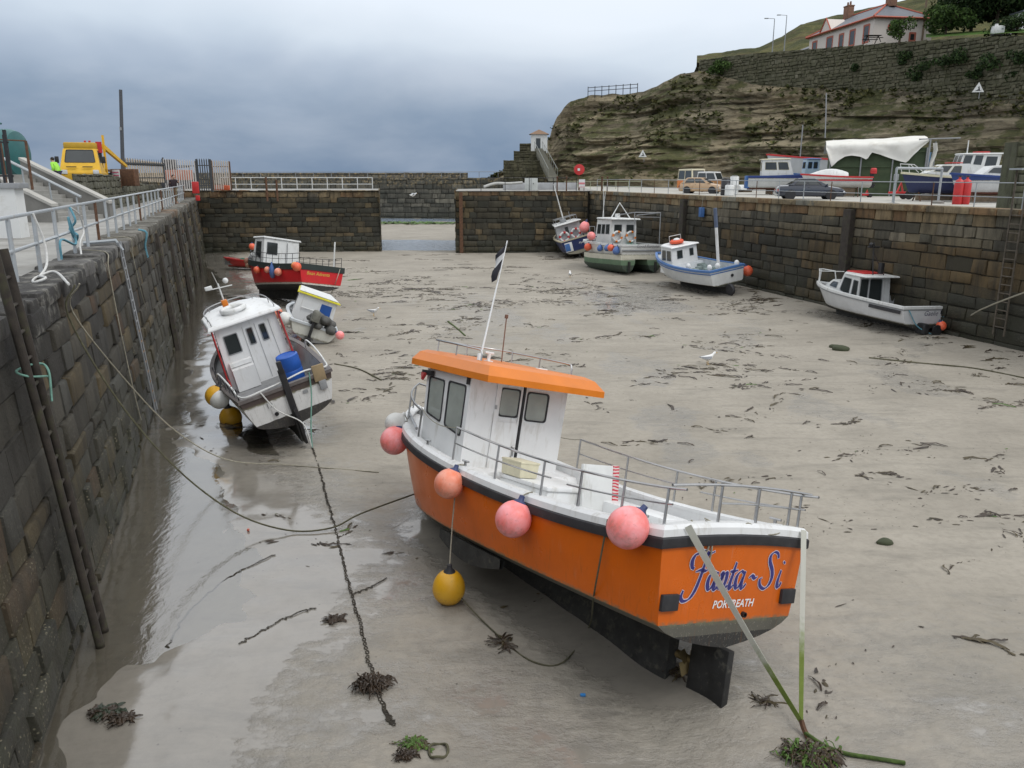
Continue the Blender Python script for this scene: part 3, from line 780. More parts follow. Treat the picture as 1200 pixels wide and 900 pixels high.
def buoy(label, loc, r, mat, up=V((0, 0, 1)), group=None, cap=NAVYCAP, egg=1.08, rope_to=None, rmat=None, cat='buoy'):
    up = V(up).normalized(); q = up.to_track_quat('Z', 'Y').to_matrix().to_4x4()
    e = thing('buoy', label, cat, Matrix.Translation(V(loc)) @ q, group)
    m = MB(); prof = []
    for i in range(15):
        a = math.pi*i/14; z = -r*math.cos(a); rr = r*math.sin(a)
        if z > 0: z *= egg
        prof.append((max(1e-5, rr), z))
    m.lathe(prof, 22); m.build('ball', mat, e, ang=180)
    c = MB(); h = r*egg
    c.lathe([(r*.42, h*.82), (r*.36, h*.95), (r*.17, h*1.08), (r*.15, h*1.3), (r*.02, h*1.34)], 14); c.build('collar', cap, e, ang=60)
    if rope_to is not None:
        Mi = e.matrix_basis.inverted(); a = V((0, 0, h*1.3)); b = Mi @ V(rope_to)
        MB().tube([a, a.lerp(b, .5)+V((.01, .01, 0)), b], .011).build('lanyard', rmat or ROPE, e, ang=60)
    return e
def lifebuoy(label, M, R=.33, r=.075, mats=None, group=None, par=None, name='lifebuoy'):
    m = MB(); n = 24; k = 8; vs = []; fs = []; mi = []
    for i in range(n):
        a = 2*math.pi*i/n
        for j in range(k):
            b = 2*math.pi*j/k; rr = R+r*math.cos(b); vs.append((rr*math.cos(a), rr*math.sin(a), r*math.sin(b)))
    o = len(m.v); m.v += [V(v) for v in vs]
    for i in range(n):
        for j in range(k):
            m.f.append((i*k+j, ((i+1) % n)*k+j, ((i+1) % n)*k+(j+1) % k, i*k+(j+1) % k)); m.m.append(1 if (i % 6) < 2 else 0)
    o = m.build(name, mats or [WHITE2, REDP], None, ang=60)
    o.matrix_basis = M
    return tag(o, label, 'lifebuoy', group)
def outboard(par, loc, yaw=0., k=1., cowl=None, name='outboard_motor'):
    """engine as a part with its cowl, leg and propeller below it"""
    M = Matrix.Translation(V(loc)) @ Matrix.Rotation(yaw, 4, 'Z') @ Matrix.Scale(k, 4)
    def T(m): m.v = [M @ v for v in m.v]; return m
    leg = T(MB().box((-.05, 0, -.35), (.14, .09, .7), b=.02).box((-.1, 0, -.62), (.4, .26, .02)).box((-.03, 0, -.86), (.3, .06, .3), b=.02).lathe([(.01, -.26), (.06, -.18), (.07, .1), (.03, .2)], 10, 0, Matrix.Translation((-.05, 0, -.8)) @ Matrix.Rotation(rad(90), 4, 'Y')).box((.09, 0, -.1), (.1, .22, .34), b=.02)).build(name, DKMETAL, par)
    T(MB().box((-.06, 0, .2), (.46, .3, .34), b=.09, tp=.8).box((-.06, 0, .02), (.4, .27, .08), b=.02)).build('cowl', cowl or BLACKP, leg, ang=60)
    pr = MB()
    for i in range(3):
        a = 2*math.pi*i/3; pr.add([V((-.24, 0, -.8)), V((-.27, .13*math.cos(a-.4), -.8+.13*math.sin(a-.4))), V((-.25, .15*math.cos(a), -.8+.15*math.sin(a))), V((-.22, .13*math.cos(a+.4), -.8+.13*math.sin(a+.4)))], [(0, 1, 2, 3)])
    T(pr).build('propeller', DKMETAL, leg, ang=0)
    return leg
def rope(name, label, pts, r=.012, mat=None, cat='rope', group=None, k=6, n=6):
    o = MB().tube(smooth(pts, k), r, n).build(name, mat or ROPE, None, ang=60)
    return tag(o, label, cat, group)
def sag(a, b, s, n=14):
    a, b = V(a), V(b); return [a.lerp(b, i/n)-V((0, 0, s*4*(i/n)*(1-i/n))) for i in range(n+1)]
def onsand(px, py, h=.015):
    p = G(px, py, 0.); return V((p.x, p.y, max(zsand(p.x, p.y), -.05)+h))
# ------------------------------------------------------------------ the orange boat
OP = dict(X=.14, Y=12.5, Z=.66)
ob = Boat('fishing_boat', 'big orange fishing boat with white wheelhouse and orange roof, leaning in the foreground',
          (.16, 12.62, .585, 2.178, -.124, .258), dict(L=8.65, bs=1.31, bm=1.38, zs=1.125, zb=1.74, bc=1.19, zc=.03, zcb=-.3, rk=1.05, sag=.245, shp=1.6, um=.40, fine=3.5, full=.5, bow_z=.6, rise=.0))
OHULL = hullmat('orange_hull_paint', [(-9, (.035, .034, .032)), (-.12, (.11, .105, .085)), (.03, (.67, .128, .002))], .3, (.16, .07, .02), .3, .6, .008)
ob.M = ob.M @ Matrix.Scale(1.025, 4); ob.e.matrix_basis = ob.M; ob.hull(OHULL)
ob.sweep('rubbing_strake', BLACK, [(-.02, -.215), (.035, -.21), (.042, -.195), (.042, -.10), (.03, -.085), (-.02, -.08)], crown=.05)
ob.sweep('gunwale', WHITE, [(-.02, -.085), (.028, -.08), (.022, .0), (-.02, .045), (-.13, .05), (-.17, .03), (-.17, -.02), (-.02, -.02)], crown=.05)
zfl = lambda u: lerp(.32, .42, u) if u < .52 else lerp(.62, .95, (u-.52)/.48)
zfl2 = lambda u: zfl(u) if u < .6 else ob.sh(u)-.10
ob.deck(WHITE, lambda u: .50 if u < .53 else ob.sh(u)-.09, .16)
KEELM = pm('weedy_black_keel', (.03, .03, .028), .8, .4, 5, .5, 40, dirt=(.14, .13, .1), damt=.35, ds=9)
m = MB(); rows = []
for i in range(16):
    t = i/15; u = lerp(.09, .86, t); zt = ob.zk_(u)+.08; x = ob.xx(u, ob.zk_(u)); zb = lerp(-1.02, -.42, t)
    rows.append([V((x, .1, zt)), V((x, .075, zb)), V((x, -.075, zb)), V((x, -.1, zt))])
m.grid(rows, closed=True); m.poly(rows[0]); m.poly(rows[-1][::-1]); m.build('keel', KEELM, ob.e, ang=35)
x0 = -ob.L/2
m = MB(); m.box((x0+.16, 0, -.68), (.58, .11, .76), b=.02).box((x0+.14, 0, -.2), (.05, .05, .4)).box((x0+.1, .035, -.8), (.12, .03, .12), b=.01).box((x0+.3, 0, -1.03), (.95, .08, .06), b=.01)
rd = m.build('rudder', pm('black_rudder', (.02, .02, .02), .5, .4, 6, .3, dirt=(.2, .19, .15), damt=.2, ds=8), ob.e)
m = MB()
for i in range(4):
    a = math.pi/2*i+.4; c, s_ = math.cos(a), math.sin(a)
    m.add([V((x0+.5, 0, -.62)), V((x0+.46, .1*c+.09*s_, -.62+.1*s_-.09*c)), V((x0+.5, .24*c, -.62+.24*s_)), V((x0+.55, .1*c-.09*s_, -.62+.1*s_+.09*c))], [(0, 1, 2, 3)])
m.lathe([(.02, -.1), (.05, 0), (.055, .2)], 10, 0, Matrix.Translation((x0+.5, 0, -.62)) @ Matrix.Rotation(rad(90), 4, 'Y'))
m.build('propeller', pm('bronze', (.2, .15, .07), .5, .3, metal=.7), ob.e)
# bilge keel
for sd_ in (1, -1):
    m = MB(); rows = []
    for i in range(9):
        u = lerp(.38, .62, i/8); p = V((ob.xx(u, .0), sd_*ob.bc_(u)*.86, ob.zc_(u)-.13)); rows.append([p, p+V((0, sd_*.03, -.12-.16*math.sin(math.pi*i/8))), p+V((0, sd_*.09, -.12-.16*math.sin(math.pi*i/8))), p+V((0, sd_*.1, .03))])
    m.grid(rows, closed=True); m.build('bilge_keel', KEELM, ob.e, ang=35)
# wheelhouse: port wall, aft wall with door and window
ca, cf, wc = .62, 2.30, 1.02
zb0, zt0 = .36, 2.50
cbot = [(ca, wc*.97, zb0), (ca, -wc*.97, zb0), (cf-.15, -wc*.9, .95), (cf+.32, -wc*.45, 1.0), (cf+.32, wc*.45, 1.0), (cf-.15, wc*.9, .95)]
ctop = [(ca-.02, wc, zt0), (ca-.02, -wc, zt0), (cf-.05, -wc*.92, zt0+.06), (cf+.12, -wc*.5, zt0+.08), (cf+.12, wc*.5, zt0+.08), (cf-.05, wc*.92, zt0+.06)]
wins = {0: [(.30, .50, .735, .955), (.575, .80, .72, .95)], 5: [(.08, .44, .53, .92), (.54, .92, .53, .93)], 1: [(.1, .44, .53, .92), (.56, .9, .53, .92)], 3: [(.08, .92, .45, .87)], 2: [(.15, .85, .45, .87)], 4: [(.15, .85, .45, .87)]}
cab = cabin(ob.e, cbot, ctop, wins, WHITE, BLACK, GLASS, .055, .022, bev=20)
# door leaf proud of the aft wall, with gap and handles
A, B, Cc, Dd = (V(p) for p in (cbot[0], cbot[1], ctop[1], ctop[0]))
PA = lambda u, v: A.lerp(B, u).lerp(Dd.lerp(Cc, u), v)
dm = MB(); n_ = V((-1, 0, 0))
for u0, u1, v0, v1 in ((.255, .29, .06, .985), (.29, .30, .06, .985), (.50, .515, .06, .985)): dm.prism([PA(u0, v0)+n_*.003, PA(u1, v0)+n_*.003, PA(u1, v1)+n_*.003, PA(u0, v1)+n_*.003], n_*.02)
dm.prism([PA(.255, .975)+n_*.003, PA(.515, .975)+n_*.003, PA(.515, .99)+n_*.003, PA(.255, .99)+n_*.003], n_*.021)
dm.prism([PA(.255, .06)+n_*.003, PA(.515, .06)+n_*.003, PA(.515, .69)+n_*.003, PA(.255, .69)+n_*.003], n_*.019)
door = dm.build('door', WHITE, ob.e, ang=0)
MB().prism([PA(.525, .05)+n_*.004, PA(.545, .05)+n_*.004, PA(.545, .985)+n_*.004, PA(.525, .985)+n_*.004], n_*.03).build('door_gap', BLACKP, door, ang=0)
hm = MB()
for v in (.50, .42): hm.tube([PA(.478, v)+n_*.025, PA(.478, v)+n_*.06, PA(.50, v)+n_*.065], .012)
hm.box(PA(.49, .46)+n_*.04, (.02, .03, .16)); hm.build('handle', STEEL, door)
mm = MB()
for v in (.2, .8): MB().box(PA(.262, v)+n_*.035, (.03, .03, .07), b=.005).build('hinge', STEEL, door)
# port wall grab rail pillar and lamps
MB().box((ca+.02, wc+.03, zt0-.05), (.05, .05, .14), b=.01).build('side_lamp', BLACKP, ob.e)
m = MB(); m.prism([V((cf+.02, wc*.9+.06, zt0-.04)), V((cf-.22, wc*.95+.06, zt0-.04)), V((cf-.12, wc*.92+.1, zt0-.17))], V((0, .05, .02))); m.build('navigation_lamp', REDP, ob.e)
MB().box((cf-.2, wc*.95+.04, zt0-.02), (.34, .07, .09), b=.01).build('lamp_bracket', BLACKP, ob.e)
# interior: dash and wheel stand
MB().box((cf-.35, 0, 1.35), (.4, 1.6, .5), b=.03).box((1.3, -.5, .9), (.4, .4, 1.0), b=.03).build('console', GREYP, ob.e)
# roof with heavy chamfered rim, white fittings, two hand rails
ro = [(ca-.72, 1.16), (ca-.72, -1.26), (cf+.1, -1.16), (cf+.55, -.6), (cf+.55, .6), (cf+.15, 1.18)]
rf = roof(ob.e, ro, zt0-.03, zt0+.12, .30, ORANGEP, inner=.82, camber=.02)
# long aft visor on the roof edge
zr = zt0+.31
m = MB()
pr = [(ca-.25, .92, zr-.02), (ca-.2, .92, zr+.2), (cf+.1, .9, zr+.27)]
m.tube(smooth([(ca-.12, .95, zr-.02), (ca-.1, .95, zr+.13), (ca+.1, .95, zr+.18), (cf-.2, .86, zr+.27), (cf+.1, .72, zr+.29), (cf+.24, .4, zr+.29), (cf+.24, -.4, zr+.29), (cf+.1, -.72, zr+.29), (cf-.2, -.86, zr+.27), (ca+.1, -.95, zr+.18), (ca-.1, -.95, zr+.13), (ca-.12, -.95, zr-.02)], 5), .017)
for x, y in ((cf-.1, .82), (1.4, .9), (cf+.24, 0), (cf-.1, -.82), (1.4, -.9)): m.tube([(x, y, zr-.02), (x, y, lerp(zr+.18, zr+.29, (x-ca)/(cf-ca)))], .013)
m.build('roof_rail', STEEL, ob.e, ang=60)
m = MB(); m.box((ca+.02, .72, zr+.0), (.14, .1, .03), b=.01).tube([(ca+.02, .72, zr-.02), (ca+.02, .72, zr+.13)], .03, 8).box((ca+.02, .72, zr+.14), (.05, .17, .04), b=.015); m.build('mooring_bitt', WHITE, ob.e)
MB().tube([(ca-.02, .93, zr-.05), (ca+.02, .91, zr+.1)], .035, 8).build('pole_socket', WHITE, ob.e)
MB().box((ca+.16, -.5, zr), (.12, .2, .05), b=.015).build('roof_vent', WHITE, ob.e)
# flagpole and flag, aerial
pole0 = V((ca+.0, .9, zr)); pole1 = pole0+V((.12, -.28, 2.05))
MB().tube([pole0, pole1], [.02, .011]).build('flagpole', WHITE, ob.e, ang=60)
m = MB(); rows = []
for i in range(9):
    t = i/8; p = pole1.lerp(pole0, .01+.22*t)
    wv = .04+.11*math.sin(math.pi*t*.9)+.04*math.sin(9*t)
    rows.append([p, p+V((-.05*wv-.02, wv*.55, -.05-.04*t)), p+V((.06*math.sin(5*t), wv*1.0, -.12-.1*t)), p+V((.03, wv*.7+.06*t, -.24-.05*math.sin(7*t)))])
m.grid(rows); k = len(m.f)
for i in range(len(m.f)):
    m.m[i] = 1 if (i//3 in (3, 4)) else 0
m.build('flag', [pm('black_flag_cloth', (.018, .018, .025), .9), pm('white_flag_cloth', (.5, .5, .5), .9)], ob.e, ang=180)
MB().tube([(ca+.55, .1, zr+.02), (ca+.65, .06, zr+.82)], .012).box((ca+.655, .06, zr+.85), (.05, .05, .07), b=.01).build('aerial', pm('brown_rod', (.16, .08, .05), .6), ob.e)
# stainless rails port and starboard, bow pulpit, wires
for sd_, nm in ((1, 'port'), (-1, 'starboard')):
    m = MB()
    def rp(u, h, sd_=sd_): z = ob.sh(u)+.05; return V((ob.xx(u, z), sd_*(ob.hb(u)-.08), z+h))
    ua, ub = -.02, .545
    m.tube([rp(max(u, 0), 0.0)*0+rp(u, lerp(.42, .52, 0 if u < 0 else min(1, u/.5))) for u in [lerp(ua, ub, i/26) for i in range(27)]], .018)
    m.tube([rp(u, .24) for u in [lerp(.0, .21, i/10) for i in range(11)]], .013)
    m.tube([rp(u, .27) for u in [lerp(.25, .545, i/12) for i in range(13)]], .013)
    for u in (.01, .09, .18, .27, .40, .545): m.tube([rp(u, 0), rp(u, lerp(.42, .52, min(1, u/.5)))], .018)
    m.build('side_rail', STEEL, ob.e, ang=60)
    w = MB(); w.tube([rp(lerp(.545, .72, i/10), .52-.2*4*(i/10)*(1-i/10)*.5) for i in range(11)], .007); w.build('guard_wire', ROPE, ob.e)
m = MB()
def bp_(u, h, sd_): z = ob.sh(u)+.05; return V((ob.xx(u, z), sd_*max(.02, ob.hb(u)-.1), z+h))
path = [bp_(u, .46, 1) for u in (.72, .78, .84, .9, .95, .985)]+[bp_(u, .46, -1) for u in (.985, .95, .9, .84, .78, .72)]
m.tube(smooth(path, 4), .02)
for sd_ in (1, -1):
    for u in (.72, .86, .96): m.tube([bp_(u, 0, sd_), bp_(u, .46, sd_)], .02)
m.tube([bp_(.9, .04, 1), bp_(.74, .1, 1)], .03)
m.build('bow_pulpit', STEEL, ob.e, ang=60)
m = MB(); sr = lambda y, h: V((-ob.L/2+.07, y, ob.zs+.05+.05*(1-(y/1.3)**2)+h))
m.tube([sr(y, .44) for y in (1.2, .8, .4, 0, -.4, -.8, -1.2, -1.42)], .018).tube([sr(y, .22) for y in (.35, 0, -.4, -.8, -1.2)], .013)
for y in (.35, -.35, -1.0): m.tube([sr(y, 0), sr(y, .44)], .018)
m.build('stern_rail', STEEL, ob.e, ang=60)
# cockpit: engine box, fish box, board with red stripe, locker, cleats
MB().box((-.55, .1, .74), (1.3, .9, .5), b=.05).box((-.55, .1, 1.02), (1.36, .96, .07), b=.03).build('engine_box', WHITE, ob.e)
tag(MB().box((0, 0, .17), (.75, .5, .34), b=.03, tp=1.06).box((0, 0, .35), (.82, .56, .05), b=.02).build('fish_box', CREAM), 'cream plastic fish box on the engine cover of the orange boat', 'box').matrix_basis = ob.M @ Matrix.Translation((-.25, .42, 1.06)) @ Matrix.Scale(.68, 4)
bo = thing('bench_board', 'white board with a red striped edge standing in the cockpit of the orange boat', 'board', ob.M @ Matrix.Translation((-1.35, -.35, .50)) @ Matrix.Rotation(.15, 4, 'Y'))
MB().box((0, 0, .45), (.06, .62, 1.0), b=.015).build('panel', WHITE2, bo)
m, nt_ = nt_new('red_zigzag_cloth'); co = obco(nt_)
wv = nd(nt_, 'ShaderNodeTexWave', {'Vector': co, 'Scale': 6., 'Distortion': 4., 'Detail': 2.}, bands_direction='Z').outputs[0]
finish(nt_, mixc(nt_, mr(nt_, wv, .4, .6), (.5, .04, .06), (.6, .5, .48)), .9)
MB().box((-.005, -.36, .45), (.08, .13, 1.02), b=.02).build('edge_cloth', m, bo)
MB().box((-1.9, -.72, .70), (1.5, .5, .42), b=.05).build('side_locker', WHITE, ob.e)
MB().box((-2.6, .35, .72), (1.1, 1.1, .06), b=.02).build('hatch_cover', WHITE, ob.e)
m = MB()
for u, sd_ in ((.05, 1), (.05, -1), (.5, 1), (.66, 1)):
    p = V((ob.xx(u, ob.sh(u)), sd_*(ob.hb(u)-.09), ob.sh(u)+.07)); MB().tube([p-V((.09, 0, -.05)), p+V((.09, 0, .05))], .018).tube([p-V((0, 0, .05)), p+V((0, 0, .05))], .025).build('cleat', STEEL, ob.e)
# transom: name, port, pads, outlet
BLUEL = pm('blue_lettering', (.035, .035, .19), .4, .1); PALEL = pm('pale_lettering', (.62, .56, .62), .4, .1); WHITEL = pm('white_lettering', (.8, .8, .8), .4, .05)
STROKES = [[(.3, .98), (.42, 1.07), (.6, 1.06), (.8, 1.02), (1.0, 1.07)], [(.42, 1.06), (.24, .98), (.14, .82), (.16, .66), (.25, .6)], [(.74, 1.02), (.64, .68), (.52, .3), (.38, -.02), (.2, -.22), (-.02, -.27), (-.12, -.16), (-.06, .02)], [(.34, .52), (.52, .56), (.72, .54), (.86, .6)],
 [(1.2, .44), (1.08, .5), (.92, .38), (.87, .16), (.94, .02), (1.06, .1), (1.17, .32)], [(1.25, .5), (1.15, .2), (1.15, .04), (1.22, .02), (1.32, .14)],
 [(1.36, .4), (1.44, .48), (1.42, .3), (1.33, .0)], [(1.37, .16), (1.5, .42), (1.62, .46), (1.62, .3), (1.55, .08), (1.6, .01), (1.7, .12)],
 [(1.98, .76), (1.88, .42), (1.79, .12), (1.82, .01), (1.95, .12)], [(1.76, .5), (1.92, .5), (2.08, .54)],
 [(2.36, .44), (2.24, .5), (2.08, .38), (2.03, .16), (2.1, .02), (2.22, .1), (2.33, .32)], [(2.41, .5), (2.31, .2), (2.31, .04), (2.38, .02), (2.5, .14)],
 [(2.6, .3), (2.72, .36), (2.86, .29), (2.98, .33)],
 [(3.84, .86), (3.78, 1.0), (3.62, 1.04), (3.47, .94), (3.46, .76), (3.6, .52), (3.64, .3), (3.54, .08), (3.34, -.03), (3.14, .06), (3.1, .24), (3.2, .3)],
 [(4.04, .5), (3.94, .2), (3.94, .03), (4.02, .01), (4.12, .14)], [(4.12, .7), (4.16, .76)]]
def calligraphy(name, mat, grow, lift, par, org, ex, ey, k):
    m = MB(); nn = V((-1, 0, 0))
    for st in STROKES:
        pts = smooth([(x, y, 0) for x, y in st], 7); rows = []
        for i, p in enumerate(pts):
            a, b = pts[max(0, i-1)], pts[min(len(pts)-1, i+1)]; t = (b-a).normalized(); pn = V((-t.y, t.x, 0))
            th = math.atan2(t.y, t.x); w = (.02+.055*abs(math.sin(th-rad(25)))+grow)*(.55+.45*math.sin(math.pi*min(1, max(0, (i+1)/(len(pts)+1)))))
            if grow and i in (0, len(pts)-1): p = p+t*(grow*.5 if i else -grow*.5)
            rows.append([p+pn*w, p-pn*w])
        m.grid([[org+ex*(q.x*k)+ey*(q.y*k)+nn*lift for q in r] for r in rows])
    return m.build(name, mat, par, ang=0, fix=False)
tx = -ob.L/2-.004
org = V((tx, .84, .42)); ex = V((0, -1, 0)); ey = V((0, 0, 1))
ln = calligraphy('name_outline', PALEL, .026, .002, ob.hullo, org, ex, ey, .43)
calligraphy('name_lettering', BLUEL, 0, .004, ob.hullo, org, ex, ey, .43)
lettering('port_lettering', 'PORTREATH', WHITEL, ob.hullo, V((tx-.003, -.06, .195)), ex, ey, width=.76, shear=.2, bold=.022)
for sd_ in (1, -1): MB().box((-ob.L/2-.02, sd_*1.08, .30), (.05, .27, .19), b=.012).build('step_pad', BLACK, ob.hullo)
MB().lathe([(.035, 0), (.035, .05), (.025, .05), (.025, .0)], 12, 0, Matrix.Translation((tx+.01, -.26, .10)) @ Matrix.Rotation(rad(-90), 4, 'Y')).build('outlet', DKMETAL, ob.hullo)
# buoys hung along the port side
GB = 'fender buoys hung round the orange boat'
def hang(b, px, py, r, mat, label, group, cap=NAVYCAP, k=.85, zr=(-1.3, .35), egg=1.05, up=None):
    p, u, z = b.find(px, py, r*k, zr)
    wv = b.W(p); top = b.W((b.xx(u, b.sh(u)), b.hb(u)-.08, b.sh(u)+.06))
    upv = (top-wv).normalized()*.7+V((0, 0, .5)) if up is None else V(up)
    return buoy(label, wv, r, mat, upv, group, cap, egg, rope_to=top)
hang(ob, 525, 567, .235, B_SALMON, 'faded salmon buoy on the orange side below the forward end of the rail', GB)
hang(ob, 602, 606, .255, B_PINK, 'pink buoy with a navy collar midway along the orange hull', GB)
hang(ob, 737, 620, .25, B_PINK, 'largest bright pink buoy, at the stern corner of the orange hull', GB)
hang(ob, 449, 518, .27, B_PINK, 'pale pink buoy at the bow of the orange boat, beneath a white one', GB)
hang(ob, 457, 496, .2, B_WHITE, 'small white buoy tucked above the pink one at the orange bow', GB, B_WHITE)
p, u, z = ob.find(535, 565, .02)
w0 = ob.W(p); w1 = AT(526, 690, w0.y-.75)
buoy('yellow buoy with a black collar dangling low under the orange hull', w1, .255, B_YEL, (0.05, 0, 1), GB, BLACK, 1.25, rope_to=w0)
# mooring lines of this boat
rope('mooring_rope', 'thin rope drooping from the yellow buoy over the sand below the orange hull', [w1+V((.05, 0, .3)), w1+V((.2, -.1, -.1)), onsand(590, 755), onsand(625, 780), onsand(660, 778), onsand(690, 740), ob.W(ob.P(.12, 1, .1, .03)), ob.W(ob.P(.1, 1, ob.sh(.1), .03))], .012, ROPED)
# webbing straps to the ground anchor
def strapmat():
    m, nt = nt_new('mooring_strap'); co = obco(nt); z = nd(nt, 'ShaderNodeSeparateXYZ', {0: co}).outputs[2]
    f = mr(nt, mth(nt, 'ADD', z, mr(nt, noi(nt, co, 9, 4), .3, .7, -.1, .1)), .75, 1.1)
    c = mixc(nt, f, mixc(nt, noi(nt, co, 8, 5), (.09, .13, .02), (.2, .26, .05)), (.5, .5, .44))
    finish(nt, c, .9, 0, noi(nt, co, 120, 2), .5, .01); return m
STRAP = strapmat()
anc = onsand(937, 862, .12)
def strap(label, a, b, w=.085):
    m = MB(); rows = []; n = 22
    dirv = (b-a).normalized(); side = dirv.cross(V((0, 1, .2))).normalized()
    for i in range(n+1):
        t = i/n; p = a.lerp(b, t)-V((0, 0, .05*math.sin(math.pi*t))); tw = .35*math.sin(2.5*t)
        s_ = (Matrix.Rotation(tw, 3, dirv) @ side)*w/2*(1-.35*t); th = dirv.cross(s_).normalized()*.004
        rows.append([p+s_+th, p-s_+th, p-s_-th, p+s_-th])
    m.grid(rows, closed=True)
    return tag(m.build('mooring_strap', STRAP, None, ang=40), label, 'strap', 'straps from the orange stern')
strap('wide webbing strap, white above and green below, slanting across the orange transom', ob.W((-ob.L/2-.06, 1.0, ob.zs+.06)), anc)
strap('webbing strap hanging nearly straight from the starboard corner of the orange transom', ob.W((-ob.L/2-.06, -1.17, ob.zs+.04)), anc, .075)
for a_, b_ in (((-4.1, .62, 1.2), (-4.1, .6, 1.2)),):
    pts = [ob.W((-4.2, .75, 1.22)), ob.W((-4.34, .68, 1.0)), ob.W((-4.34, .62, .85)), ob.W((-4.34, .55, .95)), ob.W((-4.22, .52, 1.22)), ob.W((-4.34, .50, 1.0)), ob.W((-4.34, .5, .7))]
    rope('rope_tail', 'pale rope loop hanging over the orange transom by the slanting strap', pts, .012, ROPE)
    rope('rope_tail', 'thin pale rope curving along the white rail top of the orange transom', [ob.W((-4.18, .5, 1.24)), ob.W((-4.33, .1, 1.1)), ob.W((-4.3, -.15, 1.22)), ob.W((-4.34, -.45, 1.1)), ob.W((-4.34, -.75, 1.12)), ob.W((-4.2, -1.0, 1.24))], .01, ROPE)
# ------------------------------------------------------------------ the other boats on the sand
def corners(ca, cf, wc, zb, zt, rake=.15, tum=.95, front=.75, rkb=0.0):
    """four-corner wheelhouse: ring order aft port, aft starboard, fore starboard, fore port"""
    bot = [(ca, wc, zb), (ca, -wc, zb), (cf+rake, -wc*front, zb), (cf+rake, wc*front, zb)]
    top = [(ca+rkb, wc*tum, zt), (ca+rkb, -wc*tum, zt), (cf, -wc*front*tum, zt), (cf, wc*front*tum, zt)]
    return bot, top
BLKBOT = (.03, .03, .028)
# ---- white boat with red trimmed wheelhouse, leaning to port by the left wall
wb = Boat('fishing_boat', 'white fishing boat with red edged wheelhouse, leaning over by the left wall',
          (-6.62, 21.95, .08, 2.07, .013, -.25), dict(L=6.1, bs=1.16, bm=1.28, zs=1.58, zb=1.85, bc=.95, zc=.82, zcb=.55, rk=.7, um=.42, fine=2.4, sag=.06))
wb.hull(hullmat('white_hull_brown_band', [(-9, (.045, .042, .04)), (.86, (.66, .66, .65)), (1.36, (.075, .055, .05))], .4))
wb.sweep('gunwale', pm('grey_brown_gunwale', (.12, .105, .1), .5, .2, 4, .1, dirt=(.3, .3, .3), damt=.2), [(-.02, -.06), (.035, -.05), (.03, .03), (-.09, .035), (-.09, -.03)])
GREYIN = pm('grey_deck_paint', (.25, .255, .26), .6, .15, 3, .15, 40, dirt=(.12, .1, .08), damt=.35, ds=4)
wb.deck(GREYIN, lambda u: .95 if u < .55 else wb.sh(u)-.12, .09)
wb.keel(KEELM, 0.02, .12, .02, .86)
m = MB(); xs = -wb.L/2
m.box((xs-.02, .0, 1.15), (.12, .16, 1.75), b=.03).box((xs-.1, 0, .55), (.3, .07, .95), b=.02).box((xs-.08, 0, 2.1), (.1, .12, .3), b=.03); m.build('sternpost', BLACKP, wb.e)
cab_b, cab_t = corners(.1, 1.75, .90, .95, 2.76, .25, .93, .8)
cabin(wb.e, cab_b, cab_t, {0: [(.1, .32, .55, .85), (.47, .57, .6, .86), (.68, .78, .6, .86)], 1: [(.12, .42, .5, .85), (.55, .88, .5, .85)], 2: [(.06, .46, .5, .86), (.54, .94, .5, .86)], 3: [(.12, .42, .5, .85), (.55, .88, .5, .85)]}, WHITE, GREYP, DGLASS, .03)
A, B, Cc, Dd = V(cab_b[0]), V(cab_b[1]), V(cab_t[1]), V(cab_t[0])
P_ = lambda u, v, d=0: A.lerp(B, u).lerp(Dd.lerp(Cc, u), v)+V((-d, 0, 0))
m = MB()
for u0, u1 in ((.42, .425), (.62, .625), (.85, .855)): m.prism([P_(u0, .02, .003), P_(u1, .02, .003), P_(u1, .9, .003), P_(u0, .9, .003)], (-.008, 0, 0))
m.build('door_seam', GREYP, wb.e, ang=0)
m = MB(); m.prism([P_(.06, .02, .01), P_(.40, .02, .01), P_(.40, .36, .01), P_(.06, .36, .01)], (-.3, 0, -.02)); m.prism([P_(.06, .38, .01), P_(.40, .38, .01), P_(.40, .44, .01), P_(.06, .44, .01)], (-.1, 0, -.02)); m.build('locker', WHITE, wb.e, ang=0)
ol = [(-.08, 1.0), (-.08, -1.0), (1.2, -.96), (1.75, -.72), (2.0, -.3), (2.0, .3), (1.75, .72), (1.2, .96)]
roof(wb.e, ol, 2.75, 2.84, .10, WHITE, camber=.07, inner=.95)
for s_ in (1, -1):
    m = MB(); a_ = [V((.1, s_*.92, .95)), V((.1, s_*.87, 2.74))]
    m.prism([a_[0]+V((-.16, s_*.02, .35)), a_[0]+V((.08, s_*.02, .35)), a_[1]+V((.08, s_*.02, 0)), a_[1]+V((-.13, s_*.02, 0))], (0, s_*.03, 0))
    m.prism([a_[0]+V((-.5, s_*.02, .30)), a_[0]+V((.05, s_*.02, .30)), a_[0]+V((.05, s_*.02, .46)), a_[0]+V((-.5, s_*.02, .46))], (0, s_*.03, 0))
    m.build('red_trim', REDP, wb.e, ang=0)
m = MB(); path = [(0.05, .86, 2.86), (.1, .86, 2.97), (1.1, .84, 3.03), (1.65, .62, 3.05), (1.88, .25, 3.05), (1.88, -.25, 3.05), (1.65, -.62, 3.05), (1.1, -.84, 3.03), (.1, -.86, 2.97), (.05, -.86, 2.86)]
m.tube(smooth(path, 4), .016)
for x, y in ((.6, .85), (1.65, .62), (1.65, -.62), (.6, -.85)): m.tube([(x, y, 2.84), (x, y, 3.03)], .012)
m.build('roof_rail', STEEL, wb.e, ang=60)
